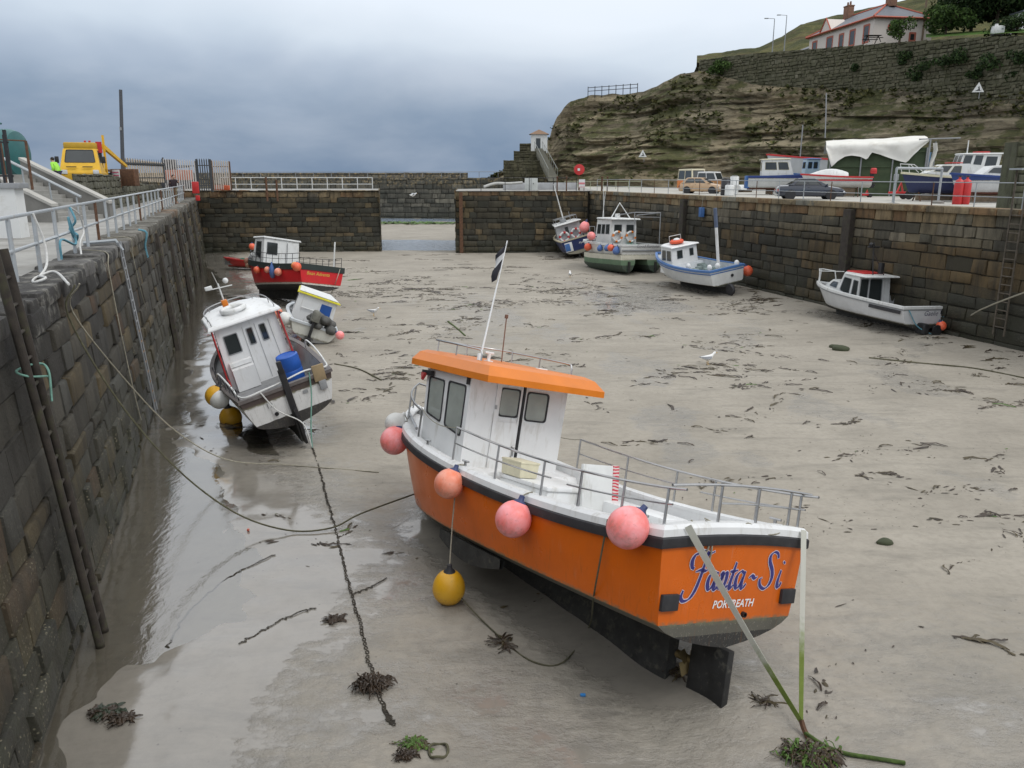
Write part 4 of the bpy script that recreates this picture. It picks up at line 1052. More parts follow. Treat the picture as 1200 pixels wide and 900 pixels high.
m = MB(); m.tube([(1.25, .2, 2.85), (1.2, .2, 3.7)], .022).tube([(1.2, -.15, 3.55), (1.2, .5, 3.6)], .015).box((1.2, .48, 3.65), (.1, .2, .1), b=.02).sphere((1.2, -.02, 3.72), .08, 10).tube([(1.2, .2, 3.6), (1.2, .25, 4.05)], .008); m.build('mast', WHITE2, wb.e, ang=50)
MB().box((1.22, .2, 3.12), (.16, .16, .2), b=.03).build('orange_lamp', ORANGEP, wb.e)
lifebuoy('white lifebuoy lying on the wheelhouse roof of the boat with red trim', wb.M @ Matrix.Translation((.75, .1, 3.0)), .3, .07, [WHITE2, WHITE])
# bent white rail round the cockpit and the stern
m = MB()
def er(u, sd_, h, o=.05): return V((wb.xx(u, wb.sh(u)), sd_*(wb.hb(u)-o), wb.sh(u)+h))
m.tube(smooth([er(.42, -1, .05), er(.36, -1, .34), er(.2, -1, .34), er(.05, -1, .2), er(.0, -1, .12, .1), V((xs, -.55, 1.78)), V((xs, .0, 1.72)), V((xs, .5, 1.68)), er(0, 1, .1, .1), er(.1, 1, .3), er(.3, 1, .36), er(.42, 1, .05)], 5), .022)
m.build('stern_rail', WHITE2, wb.e, ang=60)
m = MB()
for i in range(7):
    u = lerp(.02, .45, i/6); m.tube([er(u, 1, .0), er(u, 1, .32)], .012)
for i in range(14):
    u = lerp(.02, .42, i/13); m.tube([er(u, 1, .02, .04), er(u+.04, 1, .3, .04)], .006)
m.build('side_netting', DKMETAL, wb.e, ang=60)
bl = thing('barrel', 'blue plastic barrel standing in the cockpit of the leaning white boat', 'barrel', wb.M @ Matrix.Translation((-1.35, -.52, .97)))
BLUEB = pm('blue_barrel_plastic', (.02, .1, .42), .4, .12, 4, .05)
MB().lathe([(.27, 0), (.29, .03), (.30, .2), (.29, .22), (.30, .24), (.30, .46), (.29, .48), (.30, .5), (.30, .72), (.29, .86), (.25, .88), (.245, .86), (.01, .84)], 24).build('body', BLUEB, bl, ang=50)
MB().box((.28, 0, .5), (.04, .18, .1), b=.01).build('handle', BLUEB, bl)
MB().box((xs-.03, -.85, 1.62), (.06, .3, .42), b=.02, rot=Matrix.Rotation(.05, 3, 'X')).build('outboard_pad', pm('plywood_pad', (.28, .21, .12), .8, .2), wb.e)
MB().box((xs-.05, -.86, 1.3), (.07, .18, .24), b=.015).build('transom_plate', GREYP, wb.e); MB().box((xs-.012, -.4, 1.28), (.02, .12, .08)).build('vent_plate', GREYP, wb.e)
MB().lathe([(.05, 0), (.05, .03), (.01, .03)], 12, 0, Matrix.Translation((xs-.002, .42, 1.0)) @ Matrix.Rotation(rad(-90), 4, 'Y')).build('exhaust', DKMETAL, wb.e)
lettering('hull_number', '12', GREYP, wb.hullo, V((xs-.006, .5, 1.2)), V((0, -1, 0)), V((0, 0, 1)), width=.14)
GW = 'buoys hung on the leaning white boat'
hang(wb, 268, 490, .30, B_YEL, 'larger yellow buoy by the port quarter of the leaning white boat', GW, BLACK)
hang(wb, 241, 473, .27, B_YEL, 'yellow buoy pressed behind a white one on the leaning white boat', GW, BLACK)
hang(wb, 250, 473, .25, B_WHITE, 'white buoy between two yellow ones on the leaning white boat', GW, BLACK)
gb = onsand(366, 527, .04)
rope('mooring_rope', 'green and white rope from the starboard quarter of the leaning white boat to the sand', [wb.W((xs-.06, -.62, 1.72)), wb.W((xs-.12, -.5, 1.2)), wb.W((xs-.35, -.2, .5)), gb], .018, ROPEG)
rope('mooring_rope', 'pale rope crossing the white transom down to the sternpost', [wb.W((xs-.05, .62, 1.66)), wb.W((xs-.08, .45, 1.2)), wb.W((xs-.14, .3, 1.0)), wb.W((xs-.3, -.05, .62)), gb], .018, ROPEW)
# ---- small white dinghy with a cuddy, yellow edge and outboard
dg = Boat('motor_dinghy', 'small white cuddy dinghy with yellow roof edge and blue window, tipped to one side',
          (-8.75, 33.5, .1, 1.9, .02, .38), dict(L=4.3, bs=.92, bm=1.0, zs=.78, zb=1.05, bc=.75, zc=.36, zcb=.1, rk=.5, um=.4, fine=2.3))
dg.hull(hullmat('cream_dinghy_hull', [(-9, (.25, .25, .24)), (.3, (.62, .62, .56))], .4))
dg.sweep('gunwale', pm('pale_grey_gunwale', (.5, .53, .55), .5), [(-.02, -.07), (.05, -.06), (.05, .03), (-.08, .04), (-.08, -.03)])
dg.deck(GREYIN, lambda u: .4 if u < .5 else dg.sh(u)-.06, .08)
b_, t_ = corners(-.75, .75, .84, .5, 1.72, .25, .93, .8)
cabin(dg.e, b_, t_, {1: [(.3, .8, .5, .85)], 3: [(.2, .7, .5, .85)]}, WHITE, GREYP, DGLASS, .03)
A, B, Cc, Dd = V(b_[0]), V(b_[1]), V(t_[1]), V(t_[0])
MB().prism([P_(.62, .42, .004), P_(.9, .42, .004), P_(.9, .85, .004), P_(.62, .85, .004)], (-.02, 0, 0)).build('blue_window', pm('blue_cover', (.02, .09, .33), .4), dg.e, ang=0)
MB().tube([P_(.15, .55, .05), P_(.5, .55, .05)], .02).build('handrail', WHITE2, dg.e)
roof(dg.e, [(-.86, .9), (-.86, -.9), (.8, -.7), (.8, .7)], 1.72, 1.76, .06, pm('yellow_edge_paint', (.62, .56, .02), .45), camber=.01, inner=.97)
MB().prism([V((-.78, .82, 1.80)), V((-.78, -.82, 1.80)), V((.74, -.64, 1.835)), V((.74, .64, 1.835))], (0, 0, .02)).build('roof_panel', WHITE2, dg.e)
outboard(dg.e, (-2.2, .1, 1.0), 0, 1.15, pm('grey_canvas_cover', (.14, .14, .12), .9, .3, 5, .4, 20))
m = MB(); rnd = random.Random(4)
for i in range(16): m.sphere((-1.75+rnd.uniform(-.35, .3), rnd.uniform(-.75, .3), .85+rnd.uniform(-.15, .3)), rnd.uniform(.14, .3), 8, 0, (1.3, 1, .7))
o = tag(m.build('tarpaulin', pm('crumpled_dark_cover', (.09, .09, .085), .8, .4, 4, .5, 20), None, ang=80), 'crumpled dark covers heaped in the stern of the small dinghy', 'tarpaulin', None); o.matrix_basis = dg.M
GD = 'buoys on the small dinghy'
buoy('salmon buoy beside the bow of the small dinghy, above the white one', AT(324.5, 367, 32.2), .23, B_SALMON, (.2, 0, 1), GD)
buoy('white buoy at the port side of the small dinghy', AT(335, 374, 31.6), .26, B_WHITE, (-.5, 0, .6), GD, BLACK, 1.2)
buoy('pink buoy at the outboard end of the small dinghy', AT(398.5, 393, 31.2), .17, B_PINK, (-.6, 0, .6), GD)
# ---- red boat
rb_ = Boat('fishing_boat', 'red fishing boat with boxy white wheelhouse and black keel, below the far left wall',
           (-12.25, 43.2, .17, 2.40, -.089, .18), dict(L=7.0, bs=1.3, bm=1.38, zs=1.66, zb=2.26, bc=1.14, zc=.72, zcb=.4, rk=.9, um=.4, fine=2.6, sag=.07, rise=.05))
rb_.hull(hullmat('red_hull', [(-9, BLKBOT), (.68, (.62, .6, .55)), (.76, (.60, .02, .026))], .35, (.12, .02, .015), .3, .4))
rb_.sweep('rubbing_strake', pm('dark_green_strake', (.02, .03, .028), .6), [(-.02, -.26), (.04, -.25), (.05, .04), (-.1, .05), (-.1, -.05)])
rb_.deck(GREYIN, lambda u: .9 if u < .5 else rb_.sh(u)-.1, .1)
m = MB(); rows = []
for i in range(16):
    t = i/15; u = lerp(.03, .9, t); zt = rb_.zk_(u)+.1; rows.append([V((rb_.xx(u, rb_.zk_(u)), .12, zt)), V((rb_.xx(u, rb_.zk_(u)), .09, lerp(-.15, .1, t))), V((rb_.xx(u, rb_.zk_(u)), -.09, lerp(-.15, .1, t))), V((rb_.xx(u, rb_.zk_(u)), -.12, zt))])
m.grid(rows, closed=True); m.poly(rows[0]); m.poly(rows[-1]); m.build('keel', KEELM, rb_.e)
b_, t_ = corners(.35, 1.55, 1.08, 1.0, 3.14, .2, .97, .85)
b_[2] = (1.75, -.9, 1.9); b_[3] = (1.75, .9, 1.9)
cabin(rb_.e, b_, t_, {0: [(.08, .38, .60, .90)], 3: [(.2, .75, .4, .9)], 1: [(.2, .75, .4, .9)], 2: [(.06, .46, .4, .9), (.54, .94, .4, .9)]}, WHITE2, GREYP, DGLASS, .03)
A, B, Cc, Dd = V(b_[0]), V(b_[1]), V(t_[1]), V(t_[0])
MB().prism([P_(.66, .04, .004), P_(.97, .04, .004), P_(.97, .93, .004), P_(.66, .93, .004)], (-.03, 0, 0)).build('door', WHITE2, rb_.e, ang=0)
MB().prism([P_(.645, .04, .004), P_(.655, .04, .004), P_(.655, .93, .004), P_(.645, .93, .004)], (-.05, 0, 0)).build('door_frame', GREYP, rb_.e, ang=0)
roof(rb_.e, [(.27, 1.13), (.27, -1.13), (1.62, -.98), (1.62, .98)], 3.13, 3.18, .08, WHITE2, camber=.02, inner=.96)
rb_.rail('side_rail', DKMETAL, .02, .62, 1, .5, .06, 8); rb_.rail('side_rail', DKMETAL, .02, .62, -1, .5, .06, 8)
rb_.rail('bow_rail', DKMETAL, .62, .95, 1, .42, .08, 4)
MB().sphere((2.35, .35, 2.25), .4, 12, 0, (1.2, .9, .7)).build('foredeck_box', WHITE2, rb_.e)
MB().tube([(-3.2, -.9, 1.65), (-3.2, -.9, 3.0)], .04).build('stern_post', WHITE2, rb_.e)
GOLD = pm('gold_lettering', (.6, .38, .06), .5)
lettering('name_lettering', 'Bean Adventa', GOLD, rb_.hullo, V((-rb_.L/2-.01, .22, 1.17)), V((0, -1, 0)), V((0, 0, 1)), width=1.35, shear=.3, bold=.01)
GR = 'fenders along the red hull'
for px, py, r, mt, lb in ((301, 315.5, .22, B_RED, 'red buoy nearest the bow cluster of the red boat'), (313, 316, .2, B_SALMON, 'dull salmon buoy beside the blue fender on the red hull'), (326, 318.5, .24, B_SALMON, 'bright salmon buoy right of the blue fender on the red hull'), (345, 311, .22, B_ORANGE, 'orange buoy just below the wheelhouse corner of the red boat'), (355, 313, .27, B_RED, 'large red buoy at the quarter of the red boat by its name'), (286, 307, .2, pm('brown_buoy', (.3, .13, .08), .5), 'brown buoy at the stem of the red boat'), (290, 311, .18, pm('tan_buoy', (.36, .22, .14), .5), 'tan buoy under the brown one at the red stem')):
    hang(rb_, px, py, r*.82, mt, lb, GR)
p, u, z = rb_.find(318.5, 317, .12)
e = thing('fender', 'long blue fender hanging on the red hull', 'fender', Matrix.Translation(rb_.W(p)), GR)
MB().lathe([(.02, -.42), (.12, -.34), (.15, -.1), (.13, .15), (.05, .3), (.03, .42)], 12).build('body', B_BLUE, e, ang=60)
rope('mooring_rope', 'rope from the quarter of the red boat down to the sand', [rb_.W((-3.5, -1.1, 1.7)), rb_.W((-3.7, -.7, .9)), onsand(386, 350)], .02, ROPE)
# ---- small red dinghy behind
rd_ = Boat('tender', 'tiny red dinghy with a white outboard behind the bow of the red boat', (-19.2, 58.5, .12, 2.9, 0, .1), dict(L=3.3, bs=.62, bm=.72, zs=.55, zb=.75, bc=.5, zc=.2, zcb=.02, rk=.4), 'dinghy')
rd_.hull(hullmat('red_dinghy_hull', [(-9, (.1, .05, .04)), (.1, (.5, .03, .025))], .4))
rd_.sweep('gunwale', REDP, [(-.02, -.06), (.04, -.05), (.04, .03), (-.06, .03), (-.06, -.03)])
rd_.deck(GREYIN, lambda u: .22, .06)
outboard(rd_.e, (-1.7, 0, .7), 0, .9, WHITE2)
m = MB(); rnd = random.Random(2)
for i in range(9): m.sphere((rnd.uniform(-.4, 1.0), rnd.uniform(-.35, .35), .5+rnd.uniform(-.05, .15)), rnd.uniform(.12, .22), 8, 0, (1.3, 1, .7))
tag(m.build('net_heap', pm('green_net', (.05, .12, .08), .95, .4, 9, .6, 40), None, ang=80), 'heap of green net lying in the tiny red dinghy', 'net').matrix_basis = rd_.M
buoy('red buoy beside the tiny red dinghy, against the bow of the red boat', AT(295.5, 289, 56.5), .22, B_RED, (0, 0, 1))
# ---- navy boat heeled against the far wall
nb = Boat('fishing_boat', 'navy fishing boat with two lifebuoys on its wheelhouse, heeled over against the far wall',
          (5.27, 69.4, .06, 1.66, -.03, -.27), dict(L=6.6, bs=1.22, bm=1.3, zs=1.6, zb=1.95, bc=1.0, zc=.62, zcb=.35, rk=.6))
nb.hull(hullmat('navy_hull', [(-9, (.3, .28, .22)), (.62, (.018, .03, .11))], .35))
nb.sweep('gunwale', pm('buff_gunwale', (.4, .36, .26), .6), [(-.02, -.06), (.05, -.05), (.05, .05), (-.1, .05), (-.1, -.03)])
nb.deck(GREYIN, lambda u: 1.0 if u < .5 else nb.sh(u)-.1, .1)
nb.keel(KEELM, -.02, .1)
b_, t_ = corners(-.6, 1.3, 1.08, 1.0, 2.75, .2, .95, .85)
cabin(nb.e, b_, t_, {0: [(.36, .5, .5, .85)], 1: [(.2, .8, .5, .85)], 3: [(.2, .8, .5, .85)]}, pm('pale_grey_cabin', (.45, .46, .47), .5), GREYP, DGLASS, .03)
roof(nb.e, [(-1.0, 1.15), (-1.0, -1.15), (1.4, -1.0), (1.4, 1.0)], 2.74, 2.8, .08, WHITE2, inner=.96)
m = MB(); m.tube([(-.6, .9, 2.85), (-.6, .9, 3.25), (-.6, -.9, 3.25), (-.6, -.9, 2.85)], .03).tube([(.8, .9, 2.85), (.8, .9, 3.25), (.8, -.9, 3.25), (.8, -.9, 2.85)], .03).tube([(-.6, .9, 3.25), (.8, .9, 3.25)], .025).tube([(-.6, -.9, 3.25), (.8, -.9, 3.25)], .025).box((0, .2, 3.0), (.5, .5, .3), b=.06).tube([(.3, -.5, 2.8), (.3, -.5, 3.6)], .025)
m.build('roof_gantry', GREYP, nb.e, ang=50)
MB().tube([(.2, .1, 2.8), (.2, .15, 6.1)], [.06, .03]).build('mast', WHITE2, nb.e)
MB().box((-nb.L/2-.03, .72, 1.05), (.05, .62, .75), b=.02).build('transom_door', WHITE2, nb.e)
MB().box((-nb.L/2-.065, .82, 1.05), (.03, .4, .6), b=.01).build('blue_patch', BLUEP, nb.e)
lettering('name_lettering', 'Mystic', WHITEL, nb.hullo, V((-nb.L/2-.01, -.45, 1.1)), V((0, -1, 0)), V((0, 0, 1)), width=.6, shear=.3)
rr_ = Matrix.Rotation(rad(90), 4, 'Y')
lifebuoy('white lifebuoy with red bands, left one on the heeled navy boat', nb.M @ Matrix.Translation((-.78, .52, 1.75)) @ rr_, .36, .1)
lifebuoy('white lifebuoy with red bands, upper right one on the heeled navy boat', nb.M @ Matrix.Translation((-.78, -.48, 1.8)) @ rr_, .36, .1)
buoy('pink buoy at the right of the wheelhouse on the heeled navy boat', nb.W((-1.9, -1.1, 2.1)), .42, B_PINK, (.3, 0, 1), None, NAVYCAP, 1.3)
# ---- catamaran with green bottom
cb = Boat('catamaran', 'broad white work catamaran with green bottom and wheelhouse, beside the heeled navy boat',
          (7.35, 58.6, -.05, 1.95, -.05, .03), dict(L=7.6, bs=1.62, bm=1.66, zs=1.9, zb=2.15, bc=1.45, zc=1.0, zcb=.95, rk=.7, um=.4, fine=4.2, rise=.1))
CATH = hullmat('cat_hull', [(-9, (.05, .075, .055)), (.55, (.13, .21, .13)), (.9, (.62, .6, .5)), (1.25, (.66, .66, .63))], .4, (.25, .17, .07), .5, .6)
cb.hull(CATH)
for sd_ in (1, -1):   # the two floats with the tunnel between
    m = MB(); rows = []
    for i in range(16):
        u = i/15; hw = lerp(.58, .06, max(0, (u-.6)/.4)**1.6); cy = sd_*lerp(1.02, .75, max(0, (u-.55)/.45)**1.5); x = -3.78+u*7.0
        zb = lerp(.05, .5, max(0, (u-.75)/.25)**2)
        rows.append([V((x, cy+hw, 1.25)), V((x, cy+hw*.95, .7)), V((x, cy+hw*.6, .25+zb*.4)), V((x, cy, zb)), V((x, cy-hw*.6, .25+zb*.4)), V((x, cy-hw*.9, .7)), V((x, cy-hw*.9, 1.25))])
    m.grid(rows); m.poly(rows[0]); m.poly(rows[-1]); m.build('float', CATH, cb.e, ang=40)
    MB().box((-3.9, sd_*1.02, .45), (.3, .06, .7), b=.02).build('rudder', KEELM, cb.e)
cb.sweep('gunwale', WHITE2, [(-.02, -.1), (.05, -.09), (.05, .05), (-.12, .05), (-.12, -.03)])
MB().box((-3.86, 0, 1.55), (.08, 3.1, .1), b=.02).build('transom_strake', GREYP, cb.e)
cb.deck(GREYIN, lambda u: 1.35 if u < .5 else cb.sh(u)-.1, .1)
b_, t_ = corners(-1.2, 1.2, 1.05, 1.35, 3.6, .35, .93, .85)
cabin(cb.e, b_, t_, {0: [(.12, .42, .62, .84), (.6, .9, .62, .84)], 1: [(.1, .35, .55, .85), (.4, .62, .55, .85), (.67, .92, .55, .85)], 3: [(.08, .33, .55, .85), (.38, .6, .55, .85), (.65, .9, .55, .85)], 2: [(.06, .46, .5, .86), (.54, .94, .5, .86)]}, WHITE2, GREYP, DGLASS, .03)
roof(cb.e, [(-1.5, 1.15), (-1.5, -1.15), (1.0, -1.0), (1.35, -.6), (1.35, .6), (1.0, 1.0)], 3.58, 3.66, .1, WHITE2, inner=.95)
m = MB(); m.tube([(-.7, .75, 3.7), (-.5, .0, 4.75), (-.7, -.75, 3.7)], .045).tube([(.3, .9, 3.7), (.1, .85, 5.5)], .02).tube([(.5, .7, 3.7), (.6, .75, 5.9)], .018).box((-.6, .2, 3.85), (.3, .3, .3), b=.05); m.build('mast', WHITE2, cb.e, ang=50)
m = MB()
for sd_ in (.5, -1.5): m.tube([(-3.5, sd_, 1.9), (-3.5, sd_, 4.05)], .035)
m.tube([(-3.5, -1.5, 4.05), (-3.5, .5, 4.05)], .035).tube([(-3.5, .5, 4.05), (-1.2, .5, 3.9)], .035).tube([(-3.5, -1.5, 4.05), (-1.2, -1.0, 3.9)], .035).tube([(-3.5, -1.5, 3.75), (-3.5, .5, 3.75)], .02)
m.build('stern_gantry', GREYP, cb.e, ang=50)
MB().box((-1.24, .42, 1.65), (.05, .12, .1)).box((-1.5, -.55, 1.65), (.6, .72, .55), b=.08).build('green_locker', pm('sea_green_cover', (.06, .3, .2), .6), cb.e)
m = MB(); m.tube([(1.1, 1.05, 1.9), (1.0, 1.5, 2.3), (1.0, 1.55, 3.1), (.3, 1.5, 3.1), (.3, 1.45, 2.1)], .03); m.build('side_frame', GREYP, cb.e)
lifebuoy('orange lifebuoy left of the door on the catamaran wheelhouse', cb.M @ Matrix.Translation((-1.32, .55, 2.42)) @ rr_, .34, .08, [WHITE2, ORANGEP])
lifebuoy('orange lifebuoy right of the door on the catamaran wheelhouse', cb.M @ Matrix.Translation((-1.32, -.52, 2.42)) @ rr_, .34, .08, [WHITE2, ORANGEP])
lettering('name_lettering', 'Good Fortune', pm('grey_lettering', (.2, .2, .22), .5), cb.hullo, V((-cb.L/2-.075, -.4, 1.72)), V((0, -1, 0)), V((0, 0, 1)), width=1.7, shear=.3)
GC = 'fenders on the side of the catamaran'
for px, py, r, mt, lb in ((703, 291, .2, B_BLUE, 'blue fender nearest the bow of the catamaran'), (711.5, 291, .2, B_BLUE, 'blue fender left of the orange ball on the catamaran'), (722, 295, .24, B_BLUE, 'lowest blue fender right of the orange ball on the catamaran'), (716, 290, .23, B_RED, 'orange ball among the blue fenders of the catamaran'), (689, 290, .27, B_RED, 'orange ball at the bow of the catamaran next to the navy boat'), (693, 277, .3, B_PINK, 'pink buoy on the foredeck rail of the catamaran')):
    hang(cb, px, py, r, mt, lb, GC, zr=(-.9, .6), egg=1.4 if mt is B_BLUE else 1.05)
# ---- blue and white boat with a tall mast
bb = Boat('fishing_boat', 'white fishing boat with blue gunwale and a tall white mast, beside the catamaran',
          (10.72, 48.2, .06, 1.98, -.03, -.145), dict(L=6.9, bs=1.14, bm=1.25, zs=1.46, zb=1.95, bc=1.02, zc=.66, zcb=.42, rk=.7, sag=.06))
bb.hull(hullmat('white_hull_green_bottom', [(-9, (.03, .032, .026)), (.6, (.64, .65, .64))], .35, (.2, .19, .12)))
bb.sweep('gunwale', pm('mid_blue_gunwale', (.07, .17, .4), .45, .1), [(-.02, -.08), (.045, -.07), (.045, .05), (-.1, .05), (-.1, -.03)])
bb.sweep('blue_line', BLUEP, [(0, -.2), (.012, -.2), (.012, -.15), (0, -.15)])
bb.deck(pm('pale_deck', (.5, .53, .55), .6, .15), lambda u: .95 if u < .5 else bb.sh(u)-.1, .12)
m = MB(); m.box((-3.3, 0, .25), (.5, .1, .6), b=.02).box((-1.2, 0, .25), (4.5, .16, .5), b=.03); m.build('keel', KEELM, bb.e)
m = MB(); m.lathe([(.12, -.1), (.3, -.09), (.34, 0), (.3, .09), (.12, .1)], 18, 0, Matrix.Translation((-3.75, .1, .3)) @ Matrix.Rotation(rad(90), 4, 'X')); m.build('tyre', BLACK, bb.e)
b_, t_ = corners(.45, 1.75, .92, .95, 2.52, .3, .95, .82)
cabin(bb.e, b_, t_, {0: [(.2, .42, .55, .86), (.7, .86, .58, .86)], 1: [(.1, .42, .5, .88), (.5, .85, .5, .88)], 3: [(.12, .46, .5, .88), (.55, .9, .5, .88)], 2: [(.06, .46, .5, .86), (.54, .94, .5, .86)]}, WHITE, GREYP, DGLASS, .03)
roof(bb.e, [(.3, .98), (.3, -.98), (1.7, -.8), (2.0, -.4), (2.0, .4), (1.7, .8)], 2.5, 2.55, .08, WHITE, inner=.95)
MB().tube([(-2.9, .15, 1.5), (-2.9, .1, 3.7)], .085, 10).build('mast', WHITE, bb.e)
MB().tube([(-2.9, .1, 3.7), (-2.9, .08, 4.75)], .1, 10).build('furled_sail', pm('slate_sail_cover', (.1, .13, .2), .8), bb.e)
m = MB(); m.lathe([(.4, 0), (.42, .12), (.32, .2), (.28, .15), (.01, .12)], 16, 0, Matrix.Translation((1.0, .1, 2.68))); m.build('liferaft', pm('orange_raft', (.7, .1, .04), .6), bb.e)
MB().sphere((1.0, .1, 2.85), .22, 10, 0, (1, 1, .6)).build('raft_canister', WHITE2, bb.e); MB().tube([(1.3, .4, 2.6), (1.3, .4, 3.1), (1.3, -.4, 3.1), (1.3, -.4, 2.6)], .02).build('roof_hoop', WHITE2, bb.e)
MB().box((.2, .75, 1.15), (.5, .3, .4), b=.04).build('red_box', REDP, bb.e)
m = MB(); rnd = random.Random(9)
for i in range(10): m.box((rnd.uniform(-2.6, 0), rnd.uniform(-.8, .8), 1.1+rnd.uniform(0, .2)), (rnd.uniform(.3, .6), rnd.uniform(.3, .5), rnd.uniform(.2, .4)), b=.06)
m.build('deck_gear', pm('grey_green_gear', (.2, .25, .24), .7, .4, 3), bb.e)
for k, (x, y) in enumerate(((-2.9, .75), (-1.2, .95), (-3.3, -.8), (-2.9, .2))): MB().sphere((x, y, 1.58), .15, 10, 0, (1, 1, 1.2)).build('bollard', WHITE, bb.e)
MB().lathe([(.09, 0), (.09, .04), (.02, .04)], 10, 0, Matrix.Translation((-3.46, -.3, 1.0)) @ Matrix.Rotation(rad(-90), 4, 'Y')).build('exhaust', BLACKP, bb.e)
buoy('orange ball at the starboard quarter of the blue and white boat', AT(876, 317.5, 46.2), .3, B_RED, (-.4, 0, 1))
# ---- white cabin boat by the right wall
gb_ = Boat('cabin_boat', 'white cabin boat with red topped cabin and open back, lying by the right wall',
           (15.95, 36.4, .09, 1.905, .01, .04), dict(L=6.7, bs=1.15, bm=1.22, zs=1.2, zb=1.42, bc=.98, zc=.56, zcb=.25, rk=1.0, sag=-.02, rise=.1))
gb_.hull(hullmat('grey_white_hull', [(-9, BLKBOT), (.5, (.64, .65, .66))], .35, (.3, .27, .2)))
gb_.sweep('gunwale', WHITE2, [(-.02, -.07), (.04, -.06), (.04, .04), (-.12, .05), (-.12, -.03)])
gb_.sweep('dark_line', GREYP, [(0, -.12), (.015, -.12), (.015, -.08), (0, -.08)])
gb_.deck(GREYIN, lambda u: .55 if u < .45 else gb_.sh(u)-.02, .1)
gb_.keel(KEELM, .0, .1)
b_ = [(-.45, .92, .7), (-.45, -.92, .7), (1.0, -.86, 1.25), (1.0, .86, 1.25)]; t_ = [(-.35, .84, 2.12), (-.35, -.84, 2.12), (.75, -.76, 2.12), (.75, .76, 2.12)]
cabin(gb_.e, b_, t_, {0: [(.04, .30, .30, .92), (.34, .74, .02, .92)], 3: [(.1, .56, .2, .85), (.66, .95, .2, .85)], 1: [(.1, .56, .3, .85)], 2: [(.1, .46, .3, .85), (.54, .9, .3, .85)]}, WHITE2, GREYP, DGLASS, .06)
b_ = [(1.0, .8, 1.25), (1.0, -.8, 1.25), (2.3, -.45, 1.35), (2.3, .45, 1.35)]; t_ = [(1.0, .7, 1.78), (1.0, -.7, 1.78), (1.7, -.5, 1.74), (1.7, .5, 1.74)]
cabin(gb_.e, b_, t_, {3: [(.25, .85, .25, .8)], 1: [(.2, .8, .25, .8)]}, WHITE2, GREYP, DGLASS, .06, name='cuddy'); MB().poly([V(p)+V((0, 0, .003)) for p in t_]).build('cuddy_top', WHITE2, gb_.e)
roof(gb_.e, [(-.8, .95), (-.8, -.95), (.6, -.88), (.95, -.5), (.95, .5), (.6, .88)], 2.11, 2.13, .07, WHITE2, inner=.95)
MB().box((.3, 0, 2.23), (1.1, 1.1, .06), b=.025).build('red_hatch', REDP, gb_.e)
m = MB(); m.tube([(-.5, .3, 2.2), (-.2, .2, 3.2), (-.5, -.3, 2.2)], .025).tube([(-.25, .2, 3.15), (-.2, .2, 3.6)], .02).box((-.2, .2, 3.4), (.1, .6, .08), b=.02).sphere((-.2, .35, 3.5), .1, 8).box((-.5, -.1, 2.5), (.2, .2, .5), b=.05); m.build('mast', DKMETAL, gb_.e, ang=50)
m = MB(); m.tube([(2.6, .5, 1.4), (2.75, .45, 2.0), (3.2, .1, 2.05), (3.2, -.1, 2.05), (2.75, -.45, 2.0), (2.6, -.5, 1.4)], .03).tube([(3.2, .0, 2.05), (3.25, 0, 1.4)], .05).tube([(2.75, .45, 2.0), (.8, .75, 2.2)], .02); m.build('bow_pulpit', WHITE2, gb_.e, ang=50)
p = [gb_.P(u, 1, gb_.sh(u)-.22, .02) for u in (.02, .1, .2, .28)]
m = MB(); m.grid([[q+V((0, 0, .07)) for q in p], [q+V((0, .03, .07)) for q in p], [q+V((0, .03, -.07)) for q in p], [q+V((0, 0, -.07)) for q in p]]); m.build('rubber_guard', BLACK, gb_.e)
lettering('name_lettering', 'Gaelie', pm('dark_lettering', (.06, .06, .1), .5), gb_.hullo, V((-gb_.L/2-.01, -.35, .86)), V((0, -1, 0)), V((0, 0, 1)), width=.72, shear=.35)
MB().box((-gb_.L/2-.03, -.98, 1.0), (.05, .3, .14), b=.01).build('transom_plate', BLACKP, gb_.e)
MB().box((-3.5, .15, .35), (.5, .3, .45), b=.08).lathe([(.02, 0), (.24, .02), (.26, .08), (.1, .1)], 12, 0, Matrix.Translation((-3.75, -.3, .3)) @ Matrix.Rotation(rad(-90), 4, 'Y')).build('outdrive', DKMETAL, gb_.e)
buoy('orange ball at the stern of the white cabin boat by the right wall', AT(1103, 382, 33.1), .2, B_RED, (-.4, 0, 1))
rope('mooring_rope', 'blue rope loop under the transom of the white cabin boat', [gb_.W((-3.4, .9, 1.1)), gb_.W((-3.5, .5, .5)), gb_.W((-3.7, .1, .25)), gb_.W((-3.7, -.5, .1)), gb_.W((-3.5, -.85, .5)), gb_.W((-3.4, -1.0, 1.1))], .022, ROPEB)
# ------------------------------------------------------------------ cliff, hill and retaining wall
CP_ = [(585, 142, 205, 1.0), (600, 139, 192, 1.03), (625, 134, 176, 1.05), (643, 130, 163, 1.06), (652, 127, 138, 1.08), (668, 122, 119, 1.10), (690, 118, 112, 1.12), (715, 114, 111, 1.13), (745, 111, 109, 1.13), (770, 107, 101, 1.13), (800, 104, 86, 1.13), (825, 101, 84, 1.13), (890, 95, 100, 1.12), (960, 89, 104, 1.12), (1050, 82, 104, 1.12), (1130, 76, 106, 1.12), (1200, 70, 106, 1.12), (1320, 62, 108, 1.12), (1500, 52, 105, 1.14), (1800, 42, 100, 1.15)]
NC, NR = 320, 96
def cpar(px):
    return tuple(interp([(c[0], c[k]) for c in CP_], px) for k in (1, 2, 3))
def lin(a, b, n): return [lerp(a, b, i/(n-1)) for i in range(n)]
foot, rim, pxs = [], [], []
for i in range(NC):
    t = i/(NC-1); px = 585+(1800-585)*t**1.35
    Yf, py, k = cpar(px)
    f = AT(px, 207, Yf); f.z = RZ-.3
    r = AT(px, py, Yf*k)
    foot.append(f); rim.append(r); pxs.append(px)
